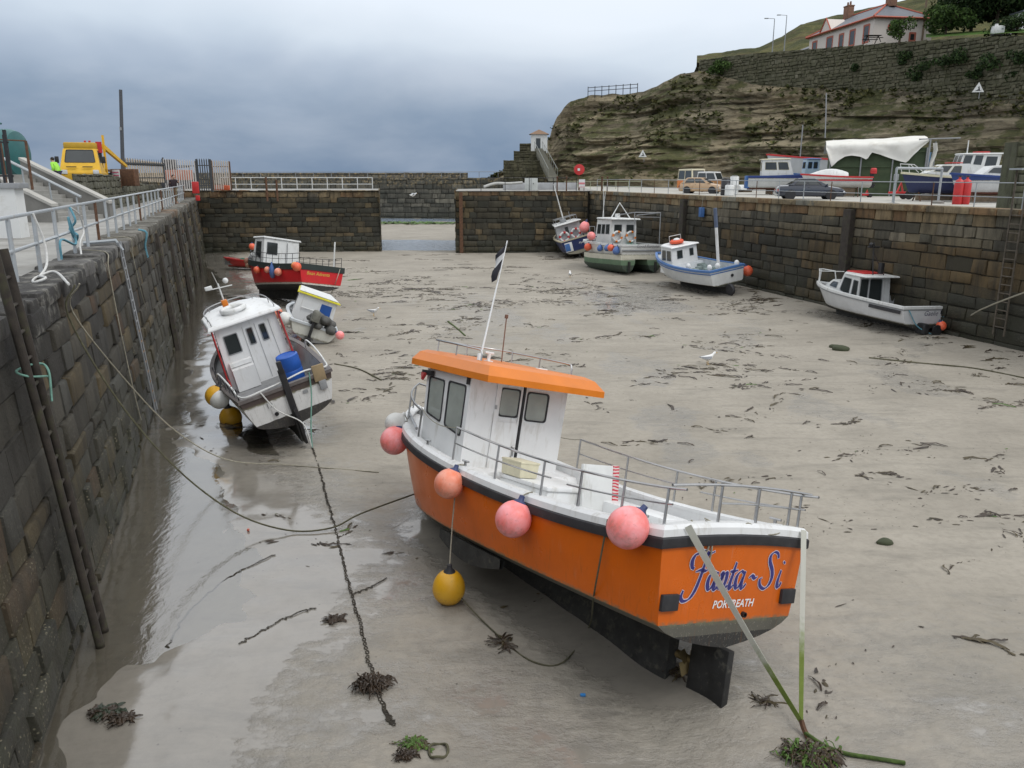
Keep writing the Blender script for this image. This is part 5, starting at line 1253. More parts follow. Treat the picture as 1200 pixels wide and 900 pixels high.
def strata(p):
    q = V((p.x*.06, p.y*.06, p.z*.55+.6*noise.noise(V((p.x*.05, p.y*.05, 2)))))
    return noise.noise(q*1.6)
rows = []; ccol = []
for j in range(NR):
    v = j/(NR-1); row = []
    for i in range(NC):
        f, r = foot[i], rim[i]; px = pxs[i]
        a, b = (foot[min(NC-1, i+1)]-foot[max(0, i-1)]).normalized(), V((0, 0, 1))
        out = V((a.y, -a.x, 0)).normalized()
        if out.y > 0: out = -out
        g = v-.10*math.sin(2*math.pi*v)*.6
        h = lerp(f.z, r.z, v)
        p = V((lerp(f.x, r.x, g), lerp(f.y, r.y, g), h))
        env = math.sin(math.pi*min(1, v*1.25+.08)) if v < .72 else max(0.0, sst(1, .72, v))*1.0+.12
        q = p
        d = 1.9*fbm(V((q.x*.07, q.y*.07, q.z*.10)), 4)
        d += .95*strata(q)
        d += 1.3*abs(noise.noise(V((q.x*.30+q.y*.22, 3, q.z*.05))))-.5
        d += .35*fbm(V((q.x*.5, q.y*.5, q.z*1.3)), 4)
        # stepped ledges
        for fz, am in ((.42, 1.15), (1.15, .6)):
            st = (q.z*fz+1.1*noise.noise(V((q.x*.07, q.y*.07, 5+fz)))) % 1.0
            d += am*(sst(0, .22, st)-st)*(1+.8*noise.noise(V((q.x*.12, q.y*.12, q.z*.3))))
        d += .5*(abs(noise.noise(V((q.x*.9, q.y*.9, q.z*1.9))))-.2)+.22*noise.noise(V((q.x*2.1, q.y*2.1, q.z*3.5)))
        p = p+out*d*env*(1.0 if px < 1000 else .7)
        if v > .97: p.z += .25*noise.noise(V((p.x*.5, p.y*.5, 1)))
        row.append(p)
    rows.append(row)
# land behind the rim
for k, (dy, dz) in enumerate(((1.5, .1), (4, .2), (9, .2))):
    row = []
    for i in range(NC):
        r = rows[NR-1][i]; nx = V((r.x, r.y, 0)).normalized()
        row.append(r+nx*dy+V((0, 0, dz)))
    rows.append(row)
m = MB(); m.grid(rows)
def cliffmat():
    m, nt = nt_new('cliff_rock'); co = obco(nt)
    geo = nd(nt, 'ShaderNodeNewGeometry')
    nz = nd(nt, 'ShaderNodeSeparateXYZ', {0: geo.outputs['Normal']}).outputs[2]
    xyz = nd(nt, 'ShaderNodeSeparateXYZ', {0: co})
    s1 = noi(nt, co, 1.0, 8, .75, .5, (.06, .06, 1.5)); s2 = noi(nt, co, .5, 8, .72); s3 = noi(nt, co, 2.6, 7, .7, .2, (.5, .5, 1.6)); big = noi(nt, co, .07, 5, .6)
    c = mixc(nt, mr(nt, s1, .35, .65), (.16, .13, .085), (.45, .37, .24))
    c = mixc(nt, mr(nt, big, .42, .6, 0, .75), c, mixc(nt, mr(nt, s1, .4, .6), (.12, .105, .072), (.36, .31, .21)))
    c = mixc(nt, mr(nt, s3, .55, .68, 0, .75), c, (.045, .035, .022))
    c = mixc(nt, mr(nt, s3, .44, .34, 0, .55), c, (.33, .27, .17))
    c = mixc(nt, mr(nt, mth(nt, 'ADD', xyz.outputs[0], mr(nt, big, .3, .7, -12, 12)), 26, 50, 0, .7), c, mixc(nt, mr(nt, s1, .36, .64), (.10, .092, .07), (.30, .275, .215)))
    gr = mixc(nt, mr(nt, noi(nt, co, 1.4, 6, .7), .35, .65), (.028, .042, .012), (.095, .10, .03))
    cov = mth(nt, 'ADD', mr(nt, nz, .1, .75, 0, .6), mr(nt, noi(nt, co, .22, 6, .68), .44, .62, -.25, .6))
    c = mixc(nt, mr(nt, cov, .31, .66, 0, .8), c, gr)
    finish(nt, c, .95, 0, mth(nt, 'ADD', s3, mth(nt, 'MULTIPLY', s2, .8)), 1., .5, spec=.2)
    return m
tag(m.build('cliff', cliffmat(), ang=18), 'brown layered sea cliff behind the right quay', None, None, 'structure')
GRASSD = pm('rough_grass', (.075, .085, .03), .95, .4, 1.2, .5, 12, spec=.1, dirt=(.14, .115, .05), damt=.6, ds=.5)
GRASSG = pm('mown_green_grass', (.06, .11, .025), .95, .3, 1.5, .5, 12, spec=.1)
# tufts clinging to the rock
rnd = random.Random(21); m = MB()
for _ in range(6500):
    j = rnd.randrange(2, NR-1); i = rnd.randrange(1, NC-1)
    p = rows[j][i]; px = pxs[i]
    if px > 1290: continue
    n = fbm(V((p.x*.12, p.y*.12, p.z*.2)), 3)+.5*(j/NR)-.1+(.14 if 720 < px < 1010 else 0)
    if n < .24+rnd.random()*.35: continue
    s = rnd.uniform(.15, .45); pp = p+V((rnd.uniform(-.3, .3), -.1, rnd.uniform(-.2, .2)))
    for q in range(6):
        a = rnd.uniform(0, 6.28); d = V((math.cos(a), math.sin(a)-.6, rnd.uniform(-.2, .9))).normalized(); w = d.cross(V((rnd.uniform(-1, 1), rnd.uniform(-1, 1), 1))).normalized()*s*.3
        m.add([pp+w*.6, pp-w*.6, pp+d*s-w+V((0, 0, -.05)), pp+d*s*1.15+w], [(0, 1, 2, 3)], 0 if rnd.random() < .6 else 1)
tag(m.build('cliff_vegetation', [pm('cliff_weed_dark', (.055, .065, .022), .95, .4, 2, 0, spec=.1), pm('cliff_weed_olive', (.13, .125, .05), .95, .4, 2, 0, spec=.1)], None, ang=0, fix=False), 'tufts of grass and weed clinging to the cliff', None, None, 'stuff')
# retaining wall above the cliff
WT = [(818, 70), (850, 64), (885, 62), (940, 58), (1000, 53), (1050, 49), (1100, 46), (1150, 43), (1200, 41), (1320, 36), (1500, 30)]
wtop, wbot = [], []
def rimY(px): Yf, py, k = cpar(px); return Yf*k+.3
wx = [818, 885, 960, 1050, 1130, 1200, 1320, 1500]
rwm = MB(); rwm.col = []
rt_ = thing('retaining_wall', 'tall grey stone retaining wall along the cliff top below the cream house', 'wall')
for k in range(len(wx)-1):
    a, b = wx[k], wx[k+1]
    pa, pb = AT(a, interp(WT, a), rimY(a)), AT(b, interp(WT, b), rimY(b))
    zbase = min(AT(a, cpar(a)[1], rimY(a)).z, AT(b, cpar(b)[1], rimY(b)).z)-1.2
    pb = pb+(pb-pa)*(.25/(pb-pa).length); L = V((pb.x-pa.x, pb.y-pa.y, 0)).length; dd = V((pb.x-pa.x, pb.y-pa.y, 0)).normalized(); nn = V((-dd.y, dd.x, 0))
    if nn.y < 0: nn = -nn
    w = wall_blocks((pa.x, pa.y), (pb.x, pb.y), nn, zbase, lambda s, pa=pa, pb=pb, L=L: lerp(pa.z, pb.z, s/L)+.08*noise.noise(V((s*.6, k, 0))), (.26, .44), (.4, 1.0), lambda s, z, r: pick(r, [(4, (.2, .18, .14)), (3, (.165, .148, .115)), (2, (.24, .21, .16)), (.5, (.33, .3, .24))]), 40+k, .25, (0, .12), .07, .02)
    w.build('wall_length', SM_RW if 'SM_RW' in globals() else globals().setdefault('SM_RW', stonemat('retaining_stone', (.2, .19, .12), (.05, .055, .02), -50, 60, 0, .45)), rt_, ang=50)
# bushes growing out of the wall and on the rim: leaf cards
def leafball(m, c, r, n, rnd, ls=.25, mi=2, sq=(1, 1, 1)):
    for _ in range(n):
        while True:
            d = V((rnd.uniform(-1, 1), rnd.uniform(-1, 1), rnd.uniform(-1, 1)))
            if .2 < d.length < 1: break
        d = d*(d.length**-.35)
        p = V(c)+V((d.x*r*sq[0], d.y*r*sq[1], d.z*r*sq[2])); a = V((rnd.gauss(0, 1), rnd.gauss(0, 1), rnd.gauss(0, 1))).normalized(); b = a.cross(V((rnd.gauss(0, 1), rnd.gauss(0, 1), rnd.gauss(0, 1)))).normalized(); l = ls*rnd.uniform(.6, 1.3)
        m.add([p-a*l*.5, p+b*l*.28, p+a*l*.5, p-b*l*.28], [(0, 1, 2, 3)], rnd.randrange(mi))
LEAFS = [pm('leaf_dark', (.018, .034, .012), .8, .3, 2, 0, spec=.2), pm('leaf_mid', (.035, .062, .018), .8, .3, 2, 0, spec=.2), pm('leaf_light', (.07, .12, .03), .8, .3, 2, 0, spec=.2)]
BARK = pm('bark', (.06, .045, .03), .95, .3, 4, .5)
def bush(name, label, base, r, h, n, mats, seed, cat='bush', ls=.3, trunk=True, group=None, lobes=7, sp=.6):
    rnd = random.Random(seed); e = thing(name, label, cat, base, group)
    m = MB()
    for k in range(lobes):
        a = rnd.uniform(0, 6.28); d = r*sp*math.sqrt(rnd.random()); z = h*rnd.uniform(.28, .8)
        leafball(m, (d*math.cos(a), d*math.sin(a), z), r*rnd.uniform(.35, .6), n//lobes, rnd, ls, len(mats), (1, 1, min(1.2, h/r*.6)))
    m.build('foliage', mats, e, ang=0, fix=False)
    if trunk:
        t = MB(); t.tube([(0, 0, -.3), (.05, .03, h*.3), (-.04, 0, h*.6)], [.08*h**.5, .06*h**.5, .02])
        for k in range(4):
            a = rnd.uniform(0, 6.28); t.tube([(0, 0, h*.2), (r*.3*math.cos(a), r*.3*math.sin(a), h*.5), (r*.6*math.cos(a), r*.6*math.sin(a), h*.7)], [.04*h**.5, .03*h**.5, .01])
        t.build('stem', BARK, e, ang=60)
    return e
for k, (px, py, r) in enumerate(((1080, 82, 1.5), (1105, 78, 1.3), (1060, 70, 1.1), (1130, 68, 1.4), (1165, 75, 1.6), (1190, 70, 1.2), (1075, 92, .9), (1185, 90, .9), (1000, 80, .6), (1145, 88, 1.1))):
    p = AT(px, py, rimY(px)-.5); bush('wall_bush', 'dark straggly bush growing out of the retaining wall', p-V((0, 0, r*.5)), r, r*1.2, 420, LEAFS[:2], 60+k, ls=.32, trunk=False, group='bushes on the retaining wall', lobes=5)
for k, (px, py, r, lb) in enumerate(((845, 77, 1.5, 'green bush on the cliff top at the left end of the retaining wall'), (838, 82, 1.1, 'smaller green bush just below the left end of the retaining wall'))):
    bush('cliff_bush', lb, AT(px, py+6, rimY(px)-1), r, r*1.1, 700, LEAFS[1:], 80+k, ls=.28, trunk=False)
# hill behind
RD = [(830, 74), (880, 64), (912, 50), (935, 35), (960, 29), (1000, 23), (1050, 13), (1085, -2), (1150, -30), (1250, -60), (1500, -90)]
rows2 = []
for j in range(26):
    t = j/25; row = []
    for i in range(100):
        px = lerp(815, 1500, i/99); rY = rimY(px)
        z0 = AT(px, interp(WT, px)+2 if px > 818 else 70, rY).z-.25
        Yr = 175.; zr = AT(px, interp(RD, px), Yr).z
        Yt = lerp(rY+.6, Yr, t**1.2)
        s = sst(.12, 1.0, t)
        p = AT(px, 100, Yt); p.z = lerp(z0, zr, s**1.0)+(1.2*fbm(V((p.x*.06, p.y*.06, 1)), 4) + .35*fbm(V((p.x*.4, p.y*.4, 1)), 3))*sst(.1, .4, t)
        row.append(p)
    rows2.append(row)
last = [p+V((p.x*.2, 60, -6)) for p in rows2[-1]]; rows2.append(last)
m = MB(); m.grid(rows2)
def hillmat():
    m, nt = nt_new('hill_turf'); co = obco(nt)
    n1 = noi(nt, co, .12, 7, .7); n2 = noi(nt, co, .8, 7, .72, .3); n3 = noi(nt, co, .35, 5, .6, .2, (.4, .4, 2.5))
    c = mixc(nt, mr(nt, n2, .3, .7), (.055, .065, .022), (.15, .135, .055))
    c = mixc(nt, mr(nt, n3, .5, .65, 0, .75), c, (.07, .048, .03))
    c = mixc(nt, mr(nt, n1, .45, .6, 0, .8), c, (.028, .038, .014))
    finish(nt, c, .95, 0, n2, .8, .5, spec=.15); return m
tag(m.build('hill', hillmat(), ang=180), 'rough grassy hillside behind the house', None, None, 'structure')
m = MB(); rows3 = []
for i in range(30):
    px = lerp(1085, 1330, i/29); rows3.append([AT(px, interp(WT, px)-3, rimY(px)+1.0), AT(px, interp(WT, px)-7, rimY(px)+9)])
m.grid(rows3); tag(m.build('garden_lawn', GRASSG, ang=180), 'green lawn above the retaining wall', None, None, 'structure')
# trees top right
def tree(label, base, r, h, n, seed, mats): return bush('dense_tree', label, base, r, h, n, mats, seed, 'tree', .5, True, None, 12, .75)
tree('big dark evergreen tree above the retaining wall at the top right', AT(1166, 36, 93), 5.6, 8.5, 8500, 91, LEAFS[:2])
tree('dark evergreen tree right of the big one, partly out of the frame', AT(1215, 36, 94), 5.0, 8.5, 6000, 92, LEAFS[:2])
tree('smaller dark tree between the house and the big evergreen', AT(1138, 34, 97), 3.6, 5.4, 3600, 93, LEAFS[:3])
bush('garden_hedge', 'bright green clipped hedge left of the dark trees', AT(1108, 39, 93), 3.2, 2.6, 2400, LEAFS[1:], 94, ls=.34, lobes=9)
bush('garden_hedge', 'low green hedge in front of the white shed at the far right', AT(1190, 42, 84), 2.6, 1.8, 1500, LEAFS[:2], 95, ls=.3, lobes=8)
bush('garden_bush', 'round grey green bush at the corner of the cream house', AT(1054, 48, 92), 1.5, 2.3, 1200, LEAFS[1:], 96, ls=.28)
# ------------------------------------------------------------------ the house
HW = pm('cream_render', (.66, .60, .55), .85, .05, .6, .2, 20); HT = pm('red_brown_trim', (.42, .1, .06), .7, .15); SLATE = pm('grey_slate', (.13, .14, .16), .6, .2, 2.5, .4, 12); CHB = pm('chimney_brick', (.22, .12, .08), .9, .3)
c0 = AT(1022, 52, 100.); d1 = V((-2.2, 13.4, 0)).normalized(); d2 = V((d1.y, -d1.x, 0))
Lh, Wh, He, Hr = 14.5, 7.4, 2.95, 2.1
hz = c0.z-.6
hM = Matrix(((d2.x, d1.x, 0, c0.x), (d2.y, d1.y, 0, c0.y), (0, 0, 1, hz), (0, 0, 0, 1)))
hs = thing('house', 'cream bungalow with grey slate hipped roof and red trim on the cliff top', 'house', hM)
# local: x along the right face, y along the long face
bot = [(0, Lh, 0), (0, 0, 0), (Wh, 0, 0), (Wh, Lh, 0)]; top = [(x, y, He+.6) for x, y, z in bot]
WFR = pm('red_window_trim', (.4, .12, .08), .7)
cabin(hs, bot, top, {0: [(.06, .14, .38, .80), (.30, .40, .38, .80), (.50, .57, .22, .78), (.66, .74, .30, .80), (.86, .94, .28, .82)], 1: [(.62, .72, .3, .55)]}, HW, WFR, DGLASS, .02, .18, name='wall')
zE = He+.6; ov = .35
R = [V((-ov, -ov, zE)), V((Wh+ov, -ov, zE)), V((Wh+ov, Lh+ov, zE)), V((-ov, Lh+ov, zE)), V((Wh/2, Wh/2, zE+Hr)), V((Wh/2, Lh-Wh/2, zE+Hr))]
m = MB(); m.add(R, [(0, 1, 4), (1, 2, 5, 4), (2, 3, 5), (3, 0, 4, 5), (0, 3, 2, 1)]); rfo = m.build('roof', SLATE, hs, ang=0)
m = MB()
for a, b in ((0, 4), (1, 4), (2, 5), (3, 5), (4, 5)): m.tube([R[a]+V((0, 0, .03)), R[b]+V((0, 0, .05))], .11, 6)
m.build('ridge_tiles', HT, rfo)
m = MB()
for a, b in ((0, 1), (1, 2), (2, 3), (3, 0)): m.tube([R[a]+V((0, 0, -.05)), R[b]+V((0, 0, -.05))], .12, 4)
m.build('fascia', HT, hs)
for (x, y) in ((Wh/2+.2, 3.2), (Wh/2-.4, 11.3)):
    m = MB(); m.box((x, y, zE+Hr+.4), (.75, 1.2, 1.5), b=.03).box((x, y, zE+Hr+1.18), (.85, 1.3, .14), b=.02)
    m.lathe([(.13, 0), (.11, .5)], 8, 0, Matrix.Translation((x, y-.3, zE+Hr+1.2))).lathe([(.13, 0), (.11, .5)], 8, 0, Matrix.Translation((x, y+.3, zE+Hr+1.2))); m.build('chimney', CHB, rfo)
yg = 10.2
m = MB(); m.prism([V((-.25, yg-1.3, zE-.1)), V((-.25, yg+1.3, zE-.1)), V((-.25, yg, zE+1.5))], (2.4, 0, 0)); m.build('gable', HW, hs, ang=0)
m = MB(); m.tube([(-.28, yg-1.45, zE-.15), (-.28, yg, zE+1.6), (-.28, yg+1.45, zE-.15)], .1, 4); m.build('gable_trim', HT, hs)
m = MB(); m.box((Wh/2-.2, Lh+2.2, 1.1), (4.2, 4.2, 2.2)); m.build('porch_wing', HW, hs)
m = MB(); m.prism([V((-.1, Lh+.2, 2.2)), V((Wh-.9, Lh+.2, 2.2)), V((Wh/2-.2, Lh+.2, 3.6))], (0, 4.4, 0)); m.build('wing_roof', SLATE, hs, ang=0)
MB().lathe([(.4, 0), (.42, .03), (.2, .08), (.02, .09)], 14, 0, Matrix.Translation((2.1, -.02, 2.5)) @ Matrix.Rotation(rad(90), 4, 'X')).build('wall_plaque', HT, hs)
sh_ = thing('white_shed', 'small white outbuilding with a dark door at the far right of the cliff top', 'shed', TR(AT(1207, 31, 90), 0) @ Matrix.Scale(.72, 4))
MB().box((0, 0, .4), (4.2, 3, 2.6)).build('wall', WHITE2, sh_); MB().box((0, 0, 1.8), (4.5, 3.3, .2)).build('roof', SLATE, sh_); MB().box((-1.2, -1.52, .2), (.7, .06, 1.8)).build('door', BLUEP, sh_)
tag(MB().box((0, 0, 0), (1.3, .9, 1.1), b=.2).tube([(-.2, 0, .5), (-.2, 0, .75)], .2, 8).build('water_butt', WHITE2), 'white tank standing on the lawn left of the white shed', 'tank').matrix_basis = Matrix.Translation(AT(1169, 36, 84)) @ Matrix.Scale(.8, 4)
bt = thing('picnic_bench', 'small dark picnic bench in front of the cream house', 'bench', AT(1022, 50, 96))
MB().box((0, 0, .72), (1.7, .75, .06)).build('tabletop', WOODD, bt); MB().box((0, -.65, .42), (1.7, .28, .05)).build('seat', WOODD, bt); MB().box((0, .65, .42), (1.7, .28, .05)).build('seat', WOODD, bt)
for x in (-.6, .6): MB().tube([(x, -.75, 0), (x, 0, .72), (x, .75, 0)], .05).build('leg', WOODD, bt)
for k, (px, py, y0, lb) in enumerate(((905, 22, 60, 'left of two grey street lamps on the skyline'), (919, 18, 58, 'right of two grey street lamps on the skyline'))):
    b_ = AT(px, y0, 128+4*k); t_ = AT(px, py, 128+4*k); e = thing('street_lamp', lb, 'street lamp', b_-V((0, 0, 1.0)), 'street lamps on the hill'); h = t_.z-b_.z+1.0
    MB().tube([(0, 0, 0), (0, 0, h)], [.09, .05]).build('post', GREYP, e); MB().tube([(0, 0, h), (-1.0, 0, h+.06)], .035).build('arm', GREYP, e); MB().box((-1.2, 0, h+.05), (.6, .2, .12), b=.04).build('lamp_head', GREYP, e)
b_ = AT(1081, 42, 101); e = thing('telegraph_pole', 'grey wooden telegraph pole right of the cream house', 'pole', b_-V((0, 0, .5)))
MB().tube([(0, 0, 0), (0, 0, 6.0)], [.13, .1]).build('pole', WOOD, e); MB().box((0, 0, 5.6), (.1, .9, .1)).build('crossarm', WOOD, e)
e = thing('drain_pipe', 'grey drain pipe running down the cliff behind the tent', 'pipe', AT(968, 150, 88.3)); MB().tube([(0, 0, -1), (0, .3, 1), (0, .8, 3.5)], .06).build('pipe', GREYP, e)
# warning triangles on the rock
def triangle(label, p, s):
    e = thing('warning_sign', label, 'sign', Matrix.Translation(p) @ Matrix.Rotation(rad(-14), 4, 'Z'))
    MB().prism([V((-.58*s, 0, 0)), V((.58*s, 0, 0)), V((0, 0, 1.0*s))], (0, .04, 0)).build('board', WHITE2, e, ang=0)
    MB().poly([V((-.30*s, -.006, .13*s)), V((.3*s, -.006, .13*s)), V((.18*s, -.006, .2*s)), V((.06*s, -.006, .62*s)), V((-.04*s, -.006, .5*s)), V((.02*s, -.006, .3*s))]).build('symbol', BLACKP, e, ang=0)
    MB().box((.2*s, .12, -.3*s), (.05, .05, .7*s)).build('post', GREYP, e)
triangle('large white triangle warning sign high on the cliff at the right', AT(1146, 108, 77.0), .85)
triangle('small white triangle warning sign low on the cliff above the tan car', AT(753, 184, 101.5), .85)
# rail on the headland
e = thing('headland_fence', 'dark post and rail fence on the skyline at the cliff edge', 'fence')
a_, b_ = AT(689, 111, 131), AT(747, 107, 127); m = MB()
for h in (.5, 1.0): m.tube([a_+V((0, 0, h)), b_+V((0, 0, h))], .05)
m.build('rail', DKMETAL, e)
for i in range(8):
    p = a_.lerp(b_, i/7); MB().tube([p-V((0, 0, .6)), p+V((0, 0, 1.15))], .06).build('post', DKMETAL, e)
# ------------------------------------------------------------------ right quay
def cradle(b, xs=(-1.8, 1.5), h=.5):
    for x in xs:
        for s_ in (1, -1): MB().tube([(x, s_*.25, b.zcb+.1), (x, s_*.75, b.zcb-h-.0)], .05).build('cradle_leg', RUST, b.e)
    MB().box((0, 0, b.zcb-h*.45), (b.L*.6, .3, h*.9), b=.02).build('cradle_beam', WOOD, b.e)
def dry(label, px, Y, yaw, dims, layers, gm, cab=None, name='boat_ashore', lift=.55, roll=0., k=1.):
    p = AT(px, 207, Y); b = Boat(name, label, (p.x, p.y, RZ+(lift-dims['zcb'])*k, rad(yaw), 0, roll), dims, 'boat'); b.M = b.M @ Matrix.Scale(k, 4); b.e.matrix_basis = b.M
    b.hull(hullmat('ashore_hull_%d' % px, layers, .4)); b.sweep('gunwale', gm, [(-.02, -.09), (.045, -.08), (.045, .04), (-.1, .05), (-.1, -.03)])
    b.deck(GREYIN, lambda u: b.zs-.45 if u < .4 else b.sh(u)-.03, .1); cradle(b, h=lift); return b
NAVYG = pm('navy_gunwale', (.02, .05, .2), .5)
d = dry('white and blue boat with a small cream cabin ashore behind the navy saloon car', 932, 63, -12, dict(L=7.4, bs=1.0, bm=1.1, zs=1.25, zb=1.6, bc=.8, zc=.45, zcb=.2), [(-9, (.2, .08, .05)), (.35, (.62, .63, .62)), (1.1, (.03, .06, .26))], NAVYG, k=.93, lift=.4)
b_, t_ = corners(-2.7, -.6, .85, .95, 2.55, .5, .95, .9)
cabin(d.e, b_, t_, {3: [(.25, .78, .5, .88), (.82, .95, .5, .88)], 1: [(.1, .5, .5, .88), (.55, .9, .5, .88)], 0: [(.2, .8, .45, .85)], 2: [(.1, .9, .45, .85)]}, WHITE2, CREAM, DGLASS, .04)
roof(d.e, [(-2.85, .9), (-2.85, -.9), (-.5, -.8), (-.5, .8)], 2.54, 2.58, .06, CREAM); MB().box((-3.75, .0, .8), (.35, 1.5, 1.0), b=.04).build('blue_transom_pod', BLUEP, d.e)
d = dry('big pale hull with red gunwale ashore at the back, left of the green tent', 950, 72, 168, dict(L=7.5, bs=1.2, bm=1.35, zs=1.9, zb=2.4, bc=.9, zc=.6, zcb=.3), [(-9, (.3, .3, .3)), (.5, (.5, .52, .54))], REDP, lift=1.1)
MB().tube([(1.0, 0, 2.0), (1.0, 0, 4.8)], .05).tube([(-1.5, .5, 1.8), (-1.5, .5, 3.6)], .04).build('mast', GREYP, d.e)
MB().lathe([(.12, -.1), (.36, -.09), (.4, 0), (.36, .09), (.12, .1)], 16, 0, Matrix.Translation((-2.3, 1.35, 1.9)) @ Matrix.Rotation(rad(90), 4, 'X')).build('tyre_fender', BLACK, d.e)
d = dry('small boat with a bright blue wheelhouse ashore between the white and red boats', 951, 66, 175, dict(L=4.6, bs=.8, bm=.9, zs=1.0, zb=1.3, bc=.65, zc=.4, zcb=.15), [(-9, (.1, .2, .4)), (.4, (.1, .32, .6))], BLUEP, lift=.5)
b_, t_ = corners(-.4, .6, .6, .9, 2.3, .1, .95, .9)
cabin(d.e, b_, t_, {3: [(.15, .45, .5, .85), (.55, .85, .5, .85)], 0: [(.2, .8, .5, .85)], 2: [(.1, .9, .5, .85)]}, pm('light_blue_cabin', (.4, .52, .6), .5), BLUEP, DGLASS, .04); roof(d.e, [(-.5, .66), (-.5, -.66), (.65, -.6), (.65, .6)], 2.29, 2.31, .06, BLUEP)
d = dry('white speedboat with red stripe and red outboard ashore in front of the green tent', 979, 57, 170, dict(L=5.6, bs=.95, bm=1.0, zs=1.0, zb=1.25, bc=.75, zc=.4, zcb=.12), [(-9, (.62, .62, .6)), (.62, (.55, .04, .05)), (.82, (.66, .66, .65))], REDP, lift=.75, k=.8)
m = MB(); rows = []
for i in range(9):
    t = i/8; x = lerp(-.9, 2.4, t); h = .42*math.sin(math.pi*min(1, t*.9+.15)); w = lerp(.8, .3, t); rows.append([V((x, w, d.sh((x+2.8)/5.6))), V((x, w*.7, 1.15+h)), V((x, 0, 1.2+h*1.15)), V((x, -w*.7, 1.15+h)), V((x, -w, d.sh((x+2.8)/5.6)))])
m.grid(rows); m.build('foredeck', WHITE2, d.e, ang=60); outboard(d.e, (-2.95, 0, 1.3), 0, 1.2, REDP)
d = dry('navy cabin boat with a white pulpit ashore behind the red gas bottles', 1106, 46.5, 172, dict(L=5.2, bs=.95, bm=1.05, zs=1.1, zb=1.45, bc=.8, zc=.35, zcb=.1), [(-9, (.2, .07, .05)), (.12, (.02, .03, .1))], CREAM, lift=.45, k=.86)
b_ = [(-1.5, .85, 1.1), (-1.5, -.85, 1.1), (1.3, -.6, 1.4), (1.3, .6, 1.4)]; t_ = [(-1.2, .72, 2.0), (-1.2, -.72, 2.0), (.3, -.62, 1.95), (.3, .62, 1.95)]
cabin(d.e, b_, t_, {3: [(.06, .4, .25, .85), (.46, .72, .25, .85)], 1: [(.06, .4, .25, .85), (.46, .72, .25, .85)], 2: [(.1, .46, .3, .85), (.54, .9, .3, .85)], 0: [(.2, .8, .2, .85)]}, WHITE2, CREAM, DGLASS, .05); MB().poly([V(p)+V((0, 0, .002)) for p in t_]).build('cabin_top', WHITE2, d.e)
MB().box((-.5, 0, 2.05), (.8, .9, .06), b=.02).build('red_hatch', REDP, d.e)
m = MB(); m.tube([(1.4, .5, 1.45), (2.0, .35, 1.95), (2.75, 0, 2.0), (2.0, -.35, 1.95), (1.4, -.5, 1.45)], .025).tube([(2.2, .25, 1.4), (2.3, .25, 1.95)], .02).tube([(2.6, 0, 1.45), (2.75, 0, 2.0)], .02); m.build('bow_pulpit', WHITE2, d.e)
d = dry('white cabin boat with navy stripe ashore at the right edge, bow behind the gas bottles', 1166, 44, 178, dict(L=5.8, bs=1.0, bm=1.1, zs=1.2, zb=1.5, bc=.8, zc=.4, zcb=.12), [(-9, (.22, .08, .06)), (.3, (.64, .65, .66)), (1.04, (.025, .06, .22))], NAVYG, lift=.5, k=.8)
b_ = [(-1.4, .85, 1.2), (-1.4, -.85, 1.2), (1.2, -.6, 1.4), (1.2, .6, 1.4)]; t_ = [(-1.2, .75, 2.05), (-1.2, -.75, 2.05), (.5, -.6, 1.95), (.5, .6, 1.95)]
cabin(d.e, b_, t_, {3: [(.08, .55, .25, .8), (.65, .9, .3, .8)], 1: [(.1, .5, .25, .8)]}, WHITE2, GREYP, DGLASS, .08); MB().poly([V(p)+V((0, 0, .002)) for p in t_]).build('cabin_top', WHITE2, d.e)
d = dry('big white boat with a tall raked wheelhouse ashore behind the navy cabin boat', 1136, 53, 176, dict(L=8.5, bs=1.3, bm=1.45, zs=1.7, zb=2.2, bc=1.0, zc=.6, zcb=.25), [(-9, (.1, .1, .12)), (.6, (.62, .63, .64)), (1.45, (.03, .05, .18)), (1.6, (.64, .65, .66))], WHITE2, lift=.6, k=.66)
b_ = [(-1.9, 1.1, 1.3), (-1.9, -1.1, 1.3), (1.6, -.9, 1.9), (1.6, .9, 1.9)]; t_ = [(-2.2, 1.05, 3.75), (-2.2, -1.05, 3.75), (1.15, -.85, 3.75), (1.15, .85, 3.75)]
cabin(d.e, b_, t_, {3: [(.04, .26, .52, .94), (.32, .54, .52, .94), (.62, .92, .48, .9)], 1: [(.1, .4, .5, .92), (.5, .9, .5, .92)], 2: [(.04, .48, .4, .94), (.52, .96, .4, .94)], 0: [(.2, .8, .45, .9)]}, WHITE2, WHITE2, DGLASS, .05)
roof(d.e, [(-2.9, 1.2), (-2.9, -1.2), (1.2, -1.0), (1.2, 1.0)], 3.74, 3.72, .1, WHITE2)
MB().box((-.8, 0, 3.92), (1.2, .9, .12), b=.04).build('roof_raft', REDP, d.e); MB().tube([(.6, .2, 3.8), (.6, .2, 5.0)], .05).build('mast', WHITE2, d.e)
